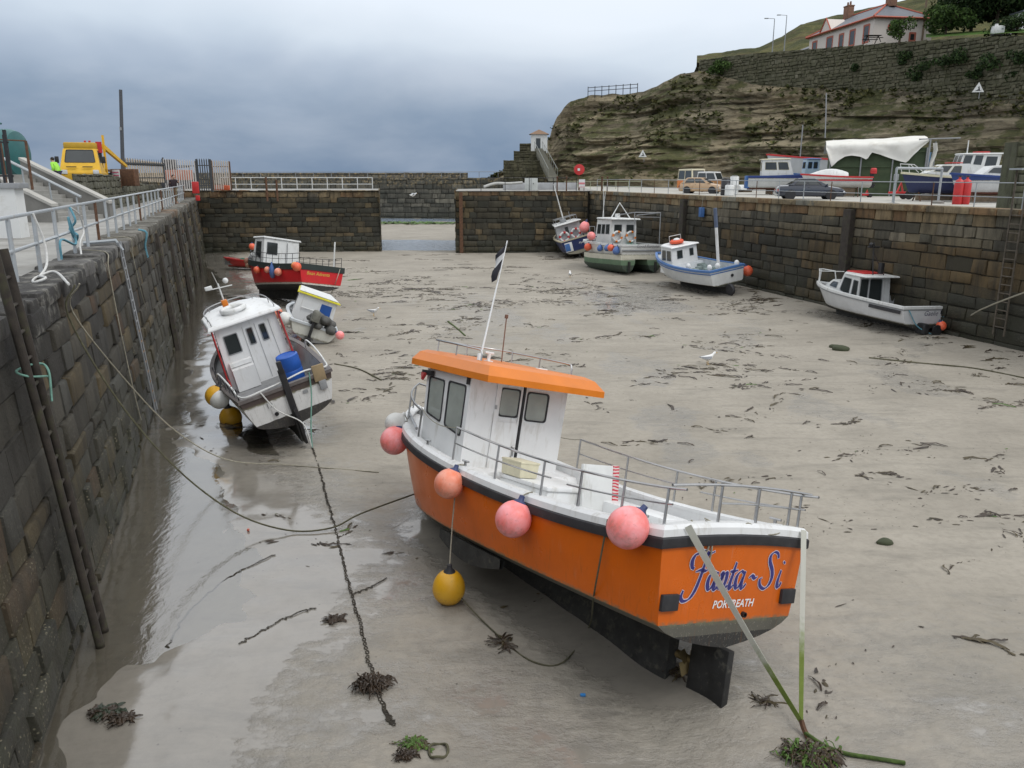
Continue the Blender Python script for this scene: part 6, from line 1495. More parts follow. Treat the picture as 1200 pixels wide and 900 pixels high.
# cars
TYRE = pm('tyre_black', (.02, .02, .02), .9, .2); RIMM = pm('wheel_alloy', (.4, .41, .42), .35, .1, metal=.7); LAMPW = pm('headlamp_glass', (.6, .62, .65), .1); LAMPR = pm('tail_lamp', (.4, .02, .02), .3)
def car(name, label, cat, M, st, W_, glass, paint, wx, wr=.31, front=1, gpaint=None):
    """st = [(x, z belt, width factor)...] rear to front; glass = (x rear bottom, x rear top, x front top, x front bottom, roof z)"""
    e = thing(name, label, cat, M); m = MB(); rows = []; h = W_/2
    for x, zt, k in st:
        w = h*k; half = [(0, zt+.03), (w*.72, zt+.015), (w*.93, zt-.05), (w, zt-.2), (w, .5), (w*.97, .28), (w*.85, .2), (0, .19)]
        rows.append([V((x, y, z)) for y, z in half]+[V((x, -y, z)) for y, z in half[-2:0:-1]])
    m.grid(rows, closed=True); m.poly(rows[0]); m.poly(rows[-1]); m.build('body', paint, e, ang=32)
    xb, xt, ft, fb, zr = glass; zb = interp([(a, b) for a, b, c in st], (xb+fb)/2)+.0; wb_, wt = h*.9, h*.72
    zbr, zbf = interp([(a, b) for a, b, c in st], xb)+.005, interp([(a, b) for a, b, c in st], fb)+.005
    bt = [(xb, wb_, zbr), (xb, -wb_, zbr), (fb, -wb_, zbf), (fb, wb_, zbf)]; tp = [(xt, wt, zr), (xt, -wt, zr), (ft, -wt, zr), (ft, wt, zr)]
    cabin(e, bt, tp, {0: [(.1, .9, .12, .9)], 2: [(.06, .94, .08, .92)], 1: [(.12, .46, .12, .88), (.5, .86, .12, .88)], 3: [(.14, .5, .12, .88), (.54, .88, .12, .88)]}, gpaint or paint, BLACKP, DGLASS, .04, .03, name='roof_pillars')
    rr = roof(e, [(xt, wt), (xt, -wt), (ft, -wt), (ft, wt)], zr-.01, zr-.01, .05, gpaint or paint, camber=.02, inner=.85)
    for x in wx:
        for s_ in (1, -1):
            Mx = Matrix.Translation((x, s_*(h-.1), wr)) @ Matrix.Rotation(rad(90), 4, 'X')
            t = MB().lathe([(wr*.6, -.11), (wr*.95, -.11), (wr, -.06), (wr, .06), (wr*.95, .11), (wr*.6, .11)], 20, 0, Mx).build('wheel', TYRE, e, ang=40)
            MB().lathe([(.01, .1*s_*-1), (wr*.3, .115*s_*-1), (wr*.62, .1*s_*-1), (wr*.62, 0)], 16, 0, Mx).build('rim', RIMM, t, ang=40)
            MB().lathe([(wr*1.16, -.115), (wr*1.16, .115), (.01, .115)], 20, 0, Mx).build('wheel_arch', BLACKP, e)
    xf = st[-1][0]; zf = st[-1][1]
    for s_ in (1, -1):
        MB().box((xf-.03, s_*h*.68, zf-.16), (.12, .34, .15), b=.03).build('headlight', LAMPW, e); MB().box((st[0][0]+.03, s_*h*.7, st[0][1]-.18), (.1, .3, .16), b=.02).build('tail_light', LAMPR, e)
        MB().box((fb-.15, s_*(h+.07), zbf+.1), (.1, .16, .11), b=.03).build('wing_mirror', paint, e)
        for k in (.38,): MB().box((lerp(xb, fb, .5), s_*(h-.03), zb-.14), (.14, .03, .03), b=.01).build('door_handle', BLACKP, e)
    MB().box((xf+.03, 0, .42), (.14, W_*.9, .18), b=.04).build('bumper', BLACKP if gpaint else paint, e); MB().box((st[0][0]-.03, 0, .45), (.14, W_*.9, .18), b=.04).build('bumper', BLACKP if gpaint else paint, e)
    return e
p = G(946, 233.5, RZ)
car('saloon_car', 'dark navy saloon car parked side on along the right quay', 'car', TR(p+V((.2, .4, 0)), rad(-8)) @ Matrix.Scale(.86, 4), [(-2.25, .78, .8), (-2.1, .93, .92), (-1.2, .97, 1), (.5, .96, 1), (1.2, .9, .99), (2.0, .78, .9), (2.25, .66, .78)], 1.74, (-1.55, -.8, .25, 1.15, 1.40), pm('navy_car_paint', (.012, .018, .035), .18, .1, 3, 0, coat=1.), (-1.4, 1.35))
p = AT(823, 207, 68); p.z = RZ
car('hatchback_car', 'pale tan hatchback parked near the quay edge with a rusty nose', 'car', TR(p, rad(-28)) @ Matrix.Scale(.86, 4), [(-1.95, .8, .85), (-1.85, .95, .95), (-.6, .98, 1), (.5, .95, 1), (1.6, .84, .95), (1.9, .68, .85)], 1.66, (-1.8, -1.3, .2, 1.0, 1.42), pm('tan_car_paint', (.5, .34, .2), .35, .1, 2, 0, coat=.5, dirt=(.2, .08, .03), damt=.3), (-1.2, 1.2))
def van(name, label, M, L, W_, H, paint, roofp, hood):
    e = thing(name, label, 'van', M)
    MB().box((0, 0, .75), (L, W_, .9), b=.08).build('body', paint, e)
    b_ = [(-L/2+.05, W_*.48, 1.2), (-L/2+.05, -W_*.48, 1.2), (L/2-hood, -W_*.48, 1.2), (L/2-hood, W_*.48, 1.2)]; t_ = [(-L/2+.12, W_*.43, H), (-L/2+.12, -W_*.43, H), (L/2-hood-.35, -W_*.43, H), (L/2-hood-.35, W_*.43, H)]
    cabin(e, b_, t_, {0: [(.1, .9, .1, .9)], 2: [(.07, .93, .08, .92)], 1: [(.05, .46, .1, .9), (.52, .93, .1, .9)], 3: [(.07, .48, .1, .9), (.54, .95, .1, .9)]}, roofp, BLACKP, DGLASS, .05, .03, name='cab_frame')
    roof(e, [(-L/2+.1, W_*.45), (-L/2+.1, -W_*.45), (L/2-hood-.32, -W_*.45), (L/2-hood-.32, W_*.45)], H-.01, H-.01, .1, roofp, camber=.03)
    for x in (-L*.3, L*.3):
        for s_ in (1, -1):
            Mx = Matrix.Translation((x, s_*(W_/2-.08), .34)) @ Matrix.Rotation(rad(90), 4, 'X'); t = MB().lathe([(.2, -.1), (.33, -.1), (.34, 0), (.33, .1), (.2, .1)], 16, 0, Mx).build('wheel', TYRE, e); MB().lathe([(.01, -.1*s_), (.2, -.09*s_), (.2, 0)], 12, 0, Mx).build('rim', RIMM, t)
    for s_ in (1, -1): MB().box((L/2, s_*W_*.36, .8), (.06, .26, .18), b=.03).build('headlight', LAMPW, e)
    MB().box((L/2+.02, 0, .45), (.1, W_*.95, .2), b=.03).build('bumper', BLACKP, e)
    return e
p = AT(838, 207, 75); p.z = RZ
van('pickup_truck', 'white framed pickup with an open dark cab parked behind the tan hatchback', TR(p, rad(-40)) @ Matrix.Scale(.88, 4), 3.4, 1.6, 1.9, pm('brown_orange_paint', (.35, .17, .06), .5), WHITE2, 1.1)
p = AT(812, 207, 80); p.z = RZ
van('camper_van', 'orange van with a pale roof parked behind the tan hatchback', TR(p, rad(-75)) @ Matrix.Scale(.85, 4), 4.2, 1.8, 2.3, ORANGEP, CREAM, .5)
# upturned dinghy and drums between the van and the boats
p = AT(873, 207, 74); p.z = RZ
m = MB(); rows = []
for i in range(9):
    t = i/8; x = lerp(-1.2, 1.2, t); w = .75*math.sin(math.pi*lerp(.22, .92, t))**.6; rows.append([V((x, w, .25)), V((x, w*.85, .6)), V((x, w*.4, .78)), V((x, 0, .8)), V((x, -w*.4, .78)), V((x, -w*.85, .6)), V((x, -w, .25))])
m.grid(rows); m.poly(rows[0]); m.poly(rows[-1]); e = thing('upturned_dinghy', 'small white dinghy turned upside down on the right quay behind the railing', 'dinghy', TR(p, rad(35)) @ Matrix.Scale(.8, 4)); m.build('hull', WHITE2, e, ang=50)
MB().box((0, 0, .13), (1.4, 1.1, .26)).build('trestle', WOOD, e)
for k, (px, Y, mt, h, lb) in enumerate(((856, 60, WHITE2, .75, 'white drum standing left of the upturned dinghy'), (861, 63, WHITE2, 1.35, 'white topped outboard engine on a stand behind the upturned dinghy'), (851, 61, DKMETAL, 1.2, 'dark bin beside the white drum on the right quay'))):
    p = AT(px, 207, Y); p.z = RZ; e = thing('quay_drum', lb, 'drum', p); MB().lathe([(.3, 0), (.34, .04), (.33, h*.5), (.35, h*.52), (.33, h*.54), (.33, h-.05), (.28, h), (.02, h)], 16).build('body', mt, e, ang=45); MB().tube([(-.2, 0, h), (-.2, 0, h+.06), (.2, 0, h+.06), (.2, 0, h)], .02).build('handle', GREYP, e)
for k, (px, lb) in enumerate(((1121, 'left one of two red gas bottles by the quay edge'), (1130, 'right one of two red gas bottles by the quay edge'))):
    p = G(px, 239.5, RZ); e = thing('gas_bottle', lb, 'gas bottle', p, 'red gas bottles')
    MB().lathe([(.2, 0), (.22, .05), (.22, 1.0), (.17, 1.15), (.06, 1.22), (.05, 1.3)], 18).build('cylinder', REDP, e, ang=50); MB().tube([(.0, 0, 1.22), (0, 0, 1.38)], .05).tube([(-.12, 0, 1.34), (.12, 0, 1.34)], .03).build('valve', DKMETAL, e)
# the green tent with a white sheet thrown over it
p0, p1 = AT(971, 207, 59.5), AT(1083, 207, 57.5); dx = V((p1.x-p0.x, p1.y-p0.y, 0)); Lx = dx.length; dx.normalize(); dy = V((-dx.y, dx.x, 0))
tM = Matrix(((dx.x, dy.x, 0, p0.x), (dx.y, dy.y, 0, p0.y), (0, 0, 1, RZ), (0, 0, 0, 1)))
tn = thing('boat_shelter', 'green sheeted boat shelter under a ragged white tarpaulin on the right quay', 'shelter', tM)
Ht = 3.25; m = MB(); rows = []
GREENT = pm('green_sheeting', (.05, .075, .035), .75, .25, 1.2, .4, 8, dirt=(.09, .11, .06), damt=.4, ds=.8, dsc=(.4, 1, 2))
for i in range(29):
    x = Lx*i/28; rows.append([V((x, .06*noise.noise(V((x*.7, z*.4, 3)))+(.05 if int(z*1.4) % 2 else 0), z)) for z in [Ht*k/16 for k in range(17)]])
m.grid(rows); m.grid([[V((x, 5.5, z)) for z in (0, Ht)] for x in (0, Lx)]); m.grid([[V((0, y, z)) for z in (0, Ht)] for y in (0.03, 5.5)]); m.grid([[V((Lx, y, z)) for z in (0, Ht)] for y in (.03, 5.5)])
m.build('side_sheet', GREENT, tn, ang=40)
for x in (.02, Lx*.33, Lx*.66, Lx-.02): MB().tube([(x, -.12, 0), (x, -.12, Ht)], .05).build('post', GREYP, tn)
for z in (1.0, 2.0, 3.0): MB().tube([(0, -.1, z), (Lx, -.1, z)], .035).build('rib', GREENT, tn)
TARP = pm('white_tarpaulin', (.70, .69, .64), .7, .06, 1.5, .3, 6, dirt=(.45, .41, .32), damt=.3, ds=.8)
fr = [(0, .5), (.07, 2.35), (.13, 1.75), (.2, 1.35), (.27, 1.25), (.35, 1.35), (.42, 1.7), (.46, .95), (.55, 1.2), (.66, 1.7), (.76, 2.1), (.81, 2.25), (.86, 1.55), (.93, .8), (1.0, .18)]
m = MB(); rows = []; NX = 56
for i in range(NX+1):
    t = i/NX; x = lerp(-.35, Lx*1.0, t); hang_ = interp(fr, t)*.66; r_ = []
    for y, z in ((5.6, Ht-.2), (4, Ht+.35), (2.2, Ht+.6), (.8, Ht+.45), (0, Ht+.25)): r_.append(V((x, y, z+.05*noise.noise(V((x*.9, y*.5, 8)))+.04*math.sin(t*9)*(y < 3)+.25*t)))
    b0 = r_[-1]
    for k in range(1, 9): r_.append(V((x+.05*noise.noise(V((x, k*.4, 4))), -.25-.12*k/8-.22*noise.noise(V((x*.9, k*.22, 2)))*k/8, b0.z-hang_*k/8)))
    rows.append(r_)
m.grid(rows); m.build('tarpaulin', TARP, tn, ang=180)
m = MB(); m.tube([(Lx+.1, -.1, 0), (Lx+.1, -.1, Ht+.6)], .07).tube([(Lx-.6, -.1, Ht+.55), (Lx+2.0, .5, Ht+.62)], .05).tube([(Lx+.55, .3, 0), (Lx+.5, .3, Ht+.4)], .05); m.build('scaffold_tube', GREYP, tn)
m = MB(); rows = [[V((Lx+.3+.25*k/5+.1*math.sin(j*1.3), .1+.1*math.sin(j+k), Ht+.3-j*.42)) for k in range(6)] for j in range(7)]; m.grid(rows); m.build('loose_flap', TARP, tn, ang=180)
m = MB(); rows = [[V((Lx+.1+.2*k/3, .25, Ht-.3-j*.5)) for k in range(4)] for j in range(6)]; m.grid(rows); m.build('blue_sheet', pm('pale_blue_sheet', (.15, .3, .5), .7), tn, ang=180)
# red trailer jack and clutter
for px, Y, lb in ((1057, 50, 'red trailer frame in front of the green shelter, by the navy boat'), (1018, 55, 'small red hose reel in front of the green shelter')):
    p = AT(px, 207, Y); p.z = RZ; e = thing('trailer_frame', lb, 'trailer'); e.location = p
    s_ = 1. if px > 1040 else .45
    MB().box((0, 0, .4*s_), (1.4*s_, .12, .12), b=.02).tube([(-.2*s_, 0, .4*s_), (0, 0, 1.0*s_), (.15*s_, 0, .4*s_)], .06).build('frame', REDP, e)
    for s2 in (.35, -.35): MB().lathe([(.08, -.05), (.26*s_, -.05), (.28*s_, 0), (.26*s_, .05), (.08, .05)], 14, 0, Matrix.Translation((.4*s_, s2*s_, .28*s_)) @ Matrix.Rotation(rad(90), 4, 'X')).build('wheel', TYRE, e)
# goal-post shaped pipe frame and hand rails on the edge
a_, b_ = G(1046, 240.5, RZ), G(1099, 238.5, RZ)
e = thing('pipe_arch', 'grey goal post shaped pipe frame standing on the right quay edge', 'frame', a_)
v = b_-a_
for k in (0, 1): MB().tube([v*k, v*k+V((0, 0, 1.72))], .06, 8).build('post', GALV, e)
MB().tube([V((0, 0, 1.72)), v+V((0, 0, 1.72))], .06, 8).build('crossbar', GALV, e); MB().box((0.02, 0, 1.3), (.22, .1, .3), b=.03).build('lamp_box', GREYP, e)
for k in (0, 1): MB().lathe([(.3, 0), (.3, .1), (.07, .14)], 12, 0, Matrix.Translation(v*k)).build('foot', CONC, e)
def railing(label, pts, h=1.05, mids=(.5,), r=.028, posts=None, mat=GALV, pmat=None, name='railing', rp=None, group=None):
    e = thing(name, label, 'railing', pts[0], group); o = V(pts[0])
    m = MB(); m.tube([V(p)-o+V((0, 0, h)) for p in pts], r); m.build('top_rail', mat, e, ang=60)
    for k in mids: MB().tube([V(p)-o+V((0, 0, h*k)) for p in pts], r*.9).build('mid_rail', mat, e, ang=60)
    for i, p in enumerate(posts or pts): MB().tube([V(p)-o-V((0, 0, .05)), V(p)-o+V((0, 0, h+.01))], (rp or r*1.1)).build('post', pmat[i % len(pmat)] if pmat else mat, e, ang=60)
    return e
rl = lambda y: V((RX(y)+.55, y, RZ+.12))
railing('long grey two bar railing along the edge of the right quay', [rl(y) for y in [72-2.15*i for i in range(20)]], .98, (.45,), .022, mat=GALV, pmat=[GALV, GALV, RUST])
railing('short grey railing at the far right of the quay beside the ladder', [rl(y) for y in (28.3, 26.2, 24.1, 22.0)], .98, (.45,), .022)
railing('pale green two bar railing at the foot of the headland behind the red lifebuoy post', [AT(700-8+i*15, 207, 92)+V((0, 0, -1.6)) for i in range(-2, 5)], 1.1, (.5,), .03, mat=pm('pale_green_rail', (.36, .38, .26), .6))
for k, px in enumerate((653, 664, 686, 697, 712)):
    p = AT(px, 207, 70.6-.1*k); p.z = RZ+.1; p.x = max(p.x, RX(p.y)+.3) if px > 684 else p.x
    e = thing('rusty_post', 'rusty iron post on the far right quay edge, number %s from the gateway' % ('one', 'two', 'three', 'four', 'five')[k], 'post', p, 'rusty posts'); MB().tube([(0, 0, 0), (0, 0, 1.15)], .06).build('shaft', RUST, e); MB().lathe([(.09, 0), (.09, .08), (.01, .12)], 10, 0, Matrix.Translation((0, 0, 1.15))).build('cap', RUST, e)
# lifebuoy housing and signs
p = AT(678.5, 207, 76); p.z = RZ; e = thing('lifebuoy_post', 'round red lifebuoy housing on a post beneath the headland', 'lifebuoy post', p)
MB().tube([(0, 0, 0), (0, 0, 1.7)], .06).build('post', RUST, e); MB().lathe([(.02, -.1), (.42, -.1), (.48, -.02), (.48, .08), (.1, .12)], 20, 0, Matrix.Translation((0, -.1, 1.95)) @ Matrix.Rotation(rad(90), 4, 'X')).build('housing', REDP, e); MB().box((-.05, -.26, 1.95), (.22, .03, .22)).build('label_plate', WHITE2, e)
p = AT(682, 207, 74); p.z = RZ; e = thing('notice_board', 'small pink and white notice board on two posts under the red lifebuoy housing', 'sign', p)
for x in (-.2, .2): MB().tube([(x, 0, 0), (x, 0, .9)], .035).build('post', RUST, e)
MB().box((0, -.05, .75), (.55, .04, .7)).build('board', WHITE2, e); MB().box((0, -.075, .75), (.5, .01, .16)).box((0, -.075, .45), (.5, .01, .05)).build('red_band', pm('faded_red', (.6, .2, .22), .6), e)
# pipes, cabinet and low wall on the right gateway pier
p = AT(622.5, 207, 75); p.z = FZ-.05; e = thing('control_cabinet', 'pale grey control cabinet on the right gateway pier', 'cabinet', p)
MB().box((0, 0, .55), (1.15, .5, 1.1), b=.02).build('box', pm('cabinet_grey', (.5, .52, .5), .5), e); MB().box((0, -.27, .55), (.03, .03, 1.0)).build('door_gap', GREYP, e); MB().box((.2, -.28, .6), (.05, .04, .1)).build('handle', BLACKP, e)
a_, b_ = AT(590, 207, 78), AT(676, 207, 80); a_.z = b_.z = FZ-.05; c_ = (a_+b_)/2
tag(MB().box(c_+V((0, 0, .32)), ((b_-a_).length, .35, .66), rot=Matrix.Rotation(math.atan2((b_-a_).y, (b_-a_).x), 3, 'Z'), b=.04).build('low_wall', pm('pale_parapet', (.36, .37, .38), .8, .2, 1.5, .3)), 'low pale concrete wall behind the cabinet on the right gateway pier', 'wall')
rope('pipe_run', 'fat pale pipe lying along the right gateway pier', [AT(567, 219, 74.5), AT(580, 215, 75), AT(596, 215, 75.5), AT(612, 214, 76)], .12, pm('pale_pipe', (.42, .42, .4), .6), 'pipe', n=10)
railing('thin dark railing on the right gateway pier', [V((x, 72.6+.02*x, FZ-.05)) for x in (-2.7, -.6, 1.5, 3.6, 5.6)], 1.1, (), .03, mat=DKMETAL)
m = MB().box((-4.4, 71.42, 2.6), (.3, .12, 5.2)).build('gate_groove', RUST); tag(m, 'rusty vertical gate groove at the right side of the gateway', 'gate post')
for px, h, lb in ((311, 1.1, 'rusty upright iron bar at the middle of the far pier wall'), (323, .9, 'second rusty upright bar on the far pier wall')):
    p = AT(px, 207, 71.3); p.z = FZ-.9; tag(MB().tube([(p.x, p.y+.1, p.z), (p.x, p.y+.1, p.z+h+.9)], .09).build('iron_bar', RUST), lb, 'post')
# hut on the rocks, terraces and steps
ST_T = stonemat('terrace_stone', (.22, .2, .13), (.05, .05, .02), -50, 60, 0)
for k, (x0, x1, yt, yb, Y, lb) in enumerate(((609, 626, 168, 180, 128, 'small stone terrace wall beside the white hut'), (602, 640, 177, 190, 125, 'upper stepped stone terrace below the white hut'), (590, 637, 188, 208, 121, 'lower wide stone terrace at the foot of the headland'))):
    a_, b_ = AT(x0, yt, Y), AT(x1, yt, Y); zb_ = AT(x0, yb, Y).z
    w = wall_blocks((a_.x, Y), (b_.x, Y), (0, 1), zb_-.3, a_.z, (.3, .5), (.5, 1.2), lambda s, z, r: pick(r, [(3, (.16, .14, .095)), (2, (.12, .105, .075))]), 70+k, .2, (0, .1), .05)
    n0 = len(w.v); w.box(((a_.x+b_.x)/2, Y+2.1, (a_.z+zb_)/2-.2), (b_.x-a_.x-.04, 4.0, a_.z-zb_+.36)); w.col += [(.13, .115, .075)]*(len(w.v)-n0)
    tag(w.build('terrace_wall', ST_T, ang=50), lb, 'wall')
a_ = AT(631.5, 174.5, 129); e = thing('lookout_hut', 'small white stone lookout hut with a tiled roof on the headland rocks', 'hut', a_)
b_ = [(-1.25, 1.2, -.6), (-1.25, -1.2, -.6), (1.25, -1.2, -.6), (1.25, 1.2, -.6)]; t_ = [(x*.97, y*.97, 2.1) for x, y, z in b_]
cabin(e, b_, t_, {1: [(.3, .58, .2, .78)]}, WHITE2, GREYP, DGLASS, .02, name='wall', wname='doorway')
m = MB(); R4 = [V((-1.5, -1.45, 2.1)), V((1.5, -1.45, 2.1)), V((1.5, 1.45, 2.1)), V((-1.5, 1.45, 2.1)), V((0, 0, 2.85))]; m.add(R4, [(0, 1, 4), (1, 2, 4), (2, 3, 4), (3, 0, 4), (3, 2, 1, 0)]); m.build('roof', pm('brown_tiles', (.22, .14, .09), .9), e, ang=0)
a_, b_ = AT(631, 174, 127), AT(648, 207, 112); e = thing('stair_flight', 'long grey concrete steps with rails running down from the lookout hut', 'stairs', a_); v = b_-a_; n = 26; m = MB()
for i in range(n): m.box(v*((i+.5)/n)+V((0, 0, -.3)), (1.2, abs(v.y)/n+.05, .75))
m.build('steps', pm('stair_concrete', (.19, .185, .15), .9), e, ang=0)
for s_ in (-.6, .6):
    m = MB(); m.tube([V((s_, 0, 1.0)), v+V((s_, 0, 1.0))], .045)
    for i in range(9): m.tube([v*(i/8)+V((s_, 0, 0)), v*(i/8)+V((s_, 0, 1.0))], .03)
    m.build('hand_rail', pm('pale_rail', (.2, .21, .19), .6), e)
# ladder on the right wall and its hand hoops, stone pillar at the edge of the frame
def ladder(label, top, bot, out, w=.42, r=.03, mat=GALV, rung=.3, dirw=None, hoop=0., low=None):
    e = thing('wall_ladder', label, 'ladder', bot); v = V(top)-V(bot); d_ = V(dirw).normalized()*w/2
    for s_ in (1, -1): MB().tube([d_*s_, v+d_*s_]+([v+d_*s_+V((0, 0, hoop))] if hoop else []), r).build('stile', mat, e, ang=60)
    n = int(v.length/rung)
    for i in range(1, n+1): MB().tube([v*(i/(n+.5))-d_, v*(i/(n+.5))+d_], r*.7, 5).build('rung', low if (low and i < n*.55) else mat, e, ang=60)
    return e
yl = 30.6; nn = -RN
ladder('grey iron ladder fixed to the right quay wall right of the white cabin boat', V((RX(yl), yl, RZ+.1))+nn*.14, V((RX(yl), yl, .6))+nn*.14, nn, .5, .035, pm('rusty_grey_iron', (.085, .07, .052), .7, .4, 4, .3), .32, (-.289, 1, 0), 1.5)
p = V((RX(yl)-.05, yl, RZ+1.6)); tag(MB().box(p, (.7, .75, .06)).build('ladder_platform', GALV), 'small grey platform on top of the ladder hoops on the right quay', 'platform')
a_, b_ = G(1183, 245, RZ), G(1216, 245, RZ)
w = wall_blocks((a_.x, a_.y), (b_.x, b_.y), (0, 1), RZ, AT(1183, 166, a_.y).z, (.3, .5), (.4, .9), lambda s, z, r: pick(r, [(3, (.15, .14, .12)), (2, (.12, .11, .08))]), 77, .1, (0, .06)); n0 = len(w.v)
zt = AT(1183, 166, a_.y).z; w.box(((a_.x+b_.x)/2, a_.y+.55, (RZ+zt)/2), (b_.x-a_.x-.04, 1.0, zt-RZ)); w.col += [(.13, .125, .1)]*(len(w.v)-n0); tag(w.build('stone_pillar', stonemat('pillar_stone', (.25, .24, .2), (.06, .07, .03), -50, RZ+3, 0), ang=50), 'grey stone pillar at the right edge of the picture on the quay', 'pillar')
rope('mooring_rope', 'taut rope slanting from the right wall top to the sand at the right edge', [V((RX(24), 24, RZ)), V((RX(30)-1.0, 30., 1.9)), onsand(1128, 386)], .03, ROPE)
e = thing('wall_plaque', 'small blue box hanging on the right wall above the catamaran', 'box'); e.location = V((RX(53)-.16, 53.0, 4.3)); MB().box((0, 0, 0), (.25, .6, .6), b=.03).build('case', BLUEP, e); MB().tube([(0, 0, .3), (0.05, 0, .9)], .02).build('hanger', ROPE, e)
# ------------------------------------------------------------------ left quay
def lr(y): return V((LX(y)-.98, y, LZ))
yy = [6.6+1.78*i for i in range(34)]
yy = [y for y in yy if y < 66]
GALVL = pm('pale_galvanised_tube', (.40, .43, .45), .5, .12, 4, .1, 60, metal=.2, dirt=(.25, .16, .09), damt=.22, ds=4)
railing('long pale two bar tube railing along the left quay', [lr(y) for y in yy], 1.12, (.5,), .036, mat=GALVL, pmat=[GALVL, GALVL, GALVL, RUST, GALVL, GALVL], rp=.038)
# near leaning timber ladder
ft = V((-5.98, 10.55, -.05)); tp = V((-6.46, 10.3, 5.6))
e = thing('timber_ladder', 'old black timber ladder leaning against the near end of the left wall', 'ladder', ft); v = tp-ft; d_ = V((.34, -1, 0)).normalized()*.22
for s_ in (1, -1): MB().tube([d_*s_, v*.5+d_*s_+V((.02, 0, 0)), v+d_*s_], [.062, .055, .06], 8).build('stile', WOODD, e, ang=60)
for i in range(15): MB().tube([v*((i+1)/16)-d_*1.05, v*((i+1)/16)+d_*1.05], .024, 6).build('rung', WOODD, e, ang=60)
rope('rope_lashing', 'teal rope lashed round the top of the old black timber ladder', [ft+v*.70+V((.09, .2, 0)), ft+v*.71+V((.1, -.25, .05)), ft+v*.73+V((-.06, -.2, 0)), ft+v*.72+V((-.05, .25, .05)), ft+v*.70+V((.1, .2, .08)), ft+v*.66+V((.12, .1, -.1))], .016, ROPEG)
# galvanised wall ladder
yl = 21.7; ln_ = -LN
ladder('galvanised ladder fixed to the left wall halfway along, rusty rungs below', V((LX(yl), yl, LZ))-LN*.02+LN*.0+ln_*.0+V((-.28, -.1, .12)), V((LX(yl), yl, .15))+ln_*.16, ln_, .42, .024, GREYP, .28, (-.336, 1, 0), .0, pm('rust_brown_rung', (.2, .12, .06), .8, .3))
tag(MB().tube([V((LX(yl)-1.1, yl-.3, LZ+.1)), V((LX(yl)-.3, yl-.2, LZ+.16)), V((LX(yl)-.2, yl-.1, LZ-.1))], .05).build('ladder_hoop', GALVL), 'pale bent tube holding the top of the left wall ladder', 'rail')
# timber fenders on the wall
for k, y_ in enumerate((31, 36.5, 43, 50, 58)):
    m = MB().tube([V((LX(y_)-.36, y_, LZ-.3))+ln_*.1, V((LX(y_), y_, -.2))+ln_*.14], [.12, .15], 6)
    e = tag(m.build('fender_post', WOODD), 'black timber fender post on the left wall, ' + ('nearest', 'second', 'third', 'fourth', 'farthest')[k] + ' of five past the ladder', 'fender post', 'fender posts on the left wall')
# ropes on the railing and over the wall
rope('hanging_rope', 'white rope looped over a railing post and coiled on the wall edge at the left', [lr(15.3)+V((.05, 0, 1.12)), lr(15.3)+V((.13, .1, .6)), lr(15.2)+V((.2, 0, .2)), lr(14.8)+V((.3, -.3, .05)), lr(14.2)+V((.4, -.2, .12)), lr(13.7)+V((.5, 0, .12)), lr(13.4)+V((.25, .2, .06)), lr(13.9)+V((.1, .3, .06)), lr(14.4)+V((.45, .1, .14)), lr(13.6)+V((.9, 0, .03))], .022, ROPEW)
rope('hanging_rope', 'blue rope tangled on the fourth railing post at the left', [lr(18.9)+V((.04, 0, 1.1)), lr(18.8)+V((.12, .05, .8)), lr(19.0)+V((-.05, 0, .6)), lr(18.7)+V((.14, .05, .5)), lr(19)+V((.02, .1, .35)), lr(18.7)+V((.1, -.1, .55)), lr(18.4)+V((.02, .1, .9)), lr(18.6)+V((.08, .1, .3)), lr(17.2)+V((.1, 0, .5)), lr(17.1)+V((.08, 0, .1))], .026, ROPEB)
rope('hanging_rope', 'white rope from the railing top by the blue tangle', [lr(18.9)+V((0, 0, 1.14)), lr(19.6)+V((.1, 0, .9)), lr(19.9)+V((.1, 0, .5)), lr(19.0)+V((.15, 0, .3)), lr(18.7)+V((.2, 0, .05))], .02, ROPEW)
wt = lambda y, z=0: V((LX(y)-.36+.35*(LZ-z)/5., y, z))-LN*.10
rope('hanging_rope', 'thin pale rope hanging down the left wall face before the ladder', [lr(19.4)+V((.1, 0, .1)), lr(19.2)+V((.7, 0, .05)), wt(18.9, 4.4), wt(18.9, 3.), wt(19.1, 1.6), wt(19.4, .6)], .014, ROPE)
rope('hanging_rope', 'thin rope hanging down the left wall beyond the ladder', [lr(23.4)+V((.1, 0, .1)), lr(23.4)+V((.75, 0, .08)), wt(23.5, 4.4), wt(23.8, 3.4), wt(24.3, 2.6)], .014, ROPE)
tag(MB().tube(smooth([lr(27)+V((.6, 0, .1)), lr(27)+V((.85, 0, 0)), wt(27, 4.3), wt(27.1, 3.9)], 4), .035).build('rope_bundle', ROPEB), 'blue rope bundle over the wall edge beyond the ladder', 'rope')
r0 = lr(13.6)+V((1.0, 0, .02))
pe = ob.W(ob.P(.985, 1, .1, .02))
rope('mooring_rope', 'long dark rope sagging from the left wall top across the water to the orange bow', [r0, wt(13.6, 4.2)+V((.05, 0, 0)), V((-7.05, 14.0, 2.6)), V((-6.2, 14.1, 1.3)), V((-5.2, 14.1, .42)), V((-4.2, 14.0, .10)), V((-3.4, 14.1, .10)), V((-2.9, 14.5, .22)), pe], .016, ROPED)
rope('mooring_rope', 'second pale rope slanting down from the left wall top over the water', [r0+V((0, .15, 0)), wt(14.0, 4.2)+V((.05, 0, 0)), V((-7.6, 15.6, 2.5)), V((-7.2, 16.6, 1.2)), V((-6.4, 17.2, .35)), V((-5.2, 17.6, .08)), V((-3.9, 17.4, .05)), V((-3.0, 17.2, .05))], .014, ROPE)
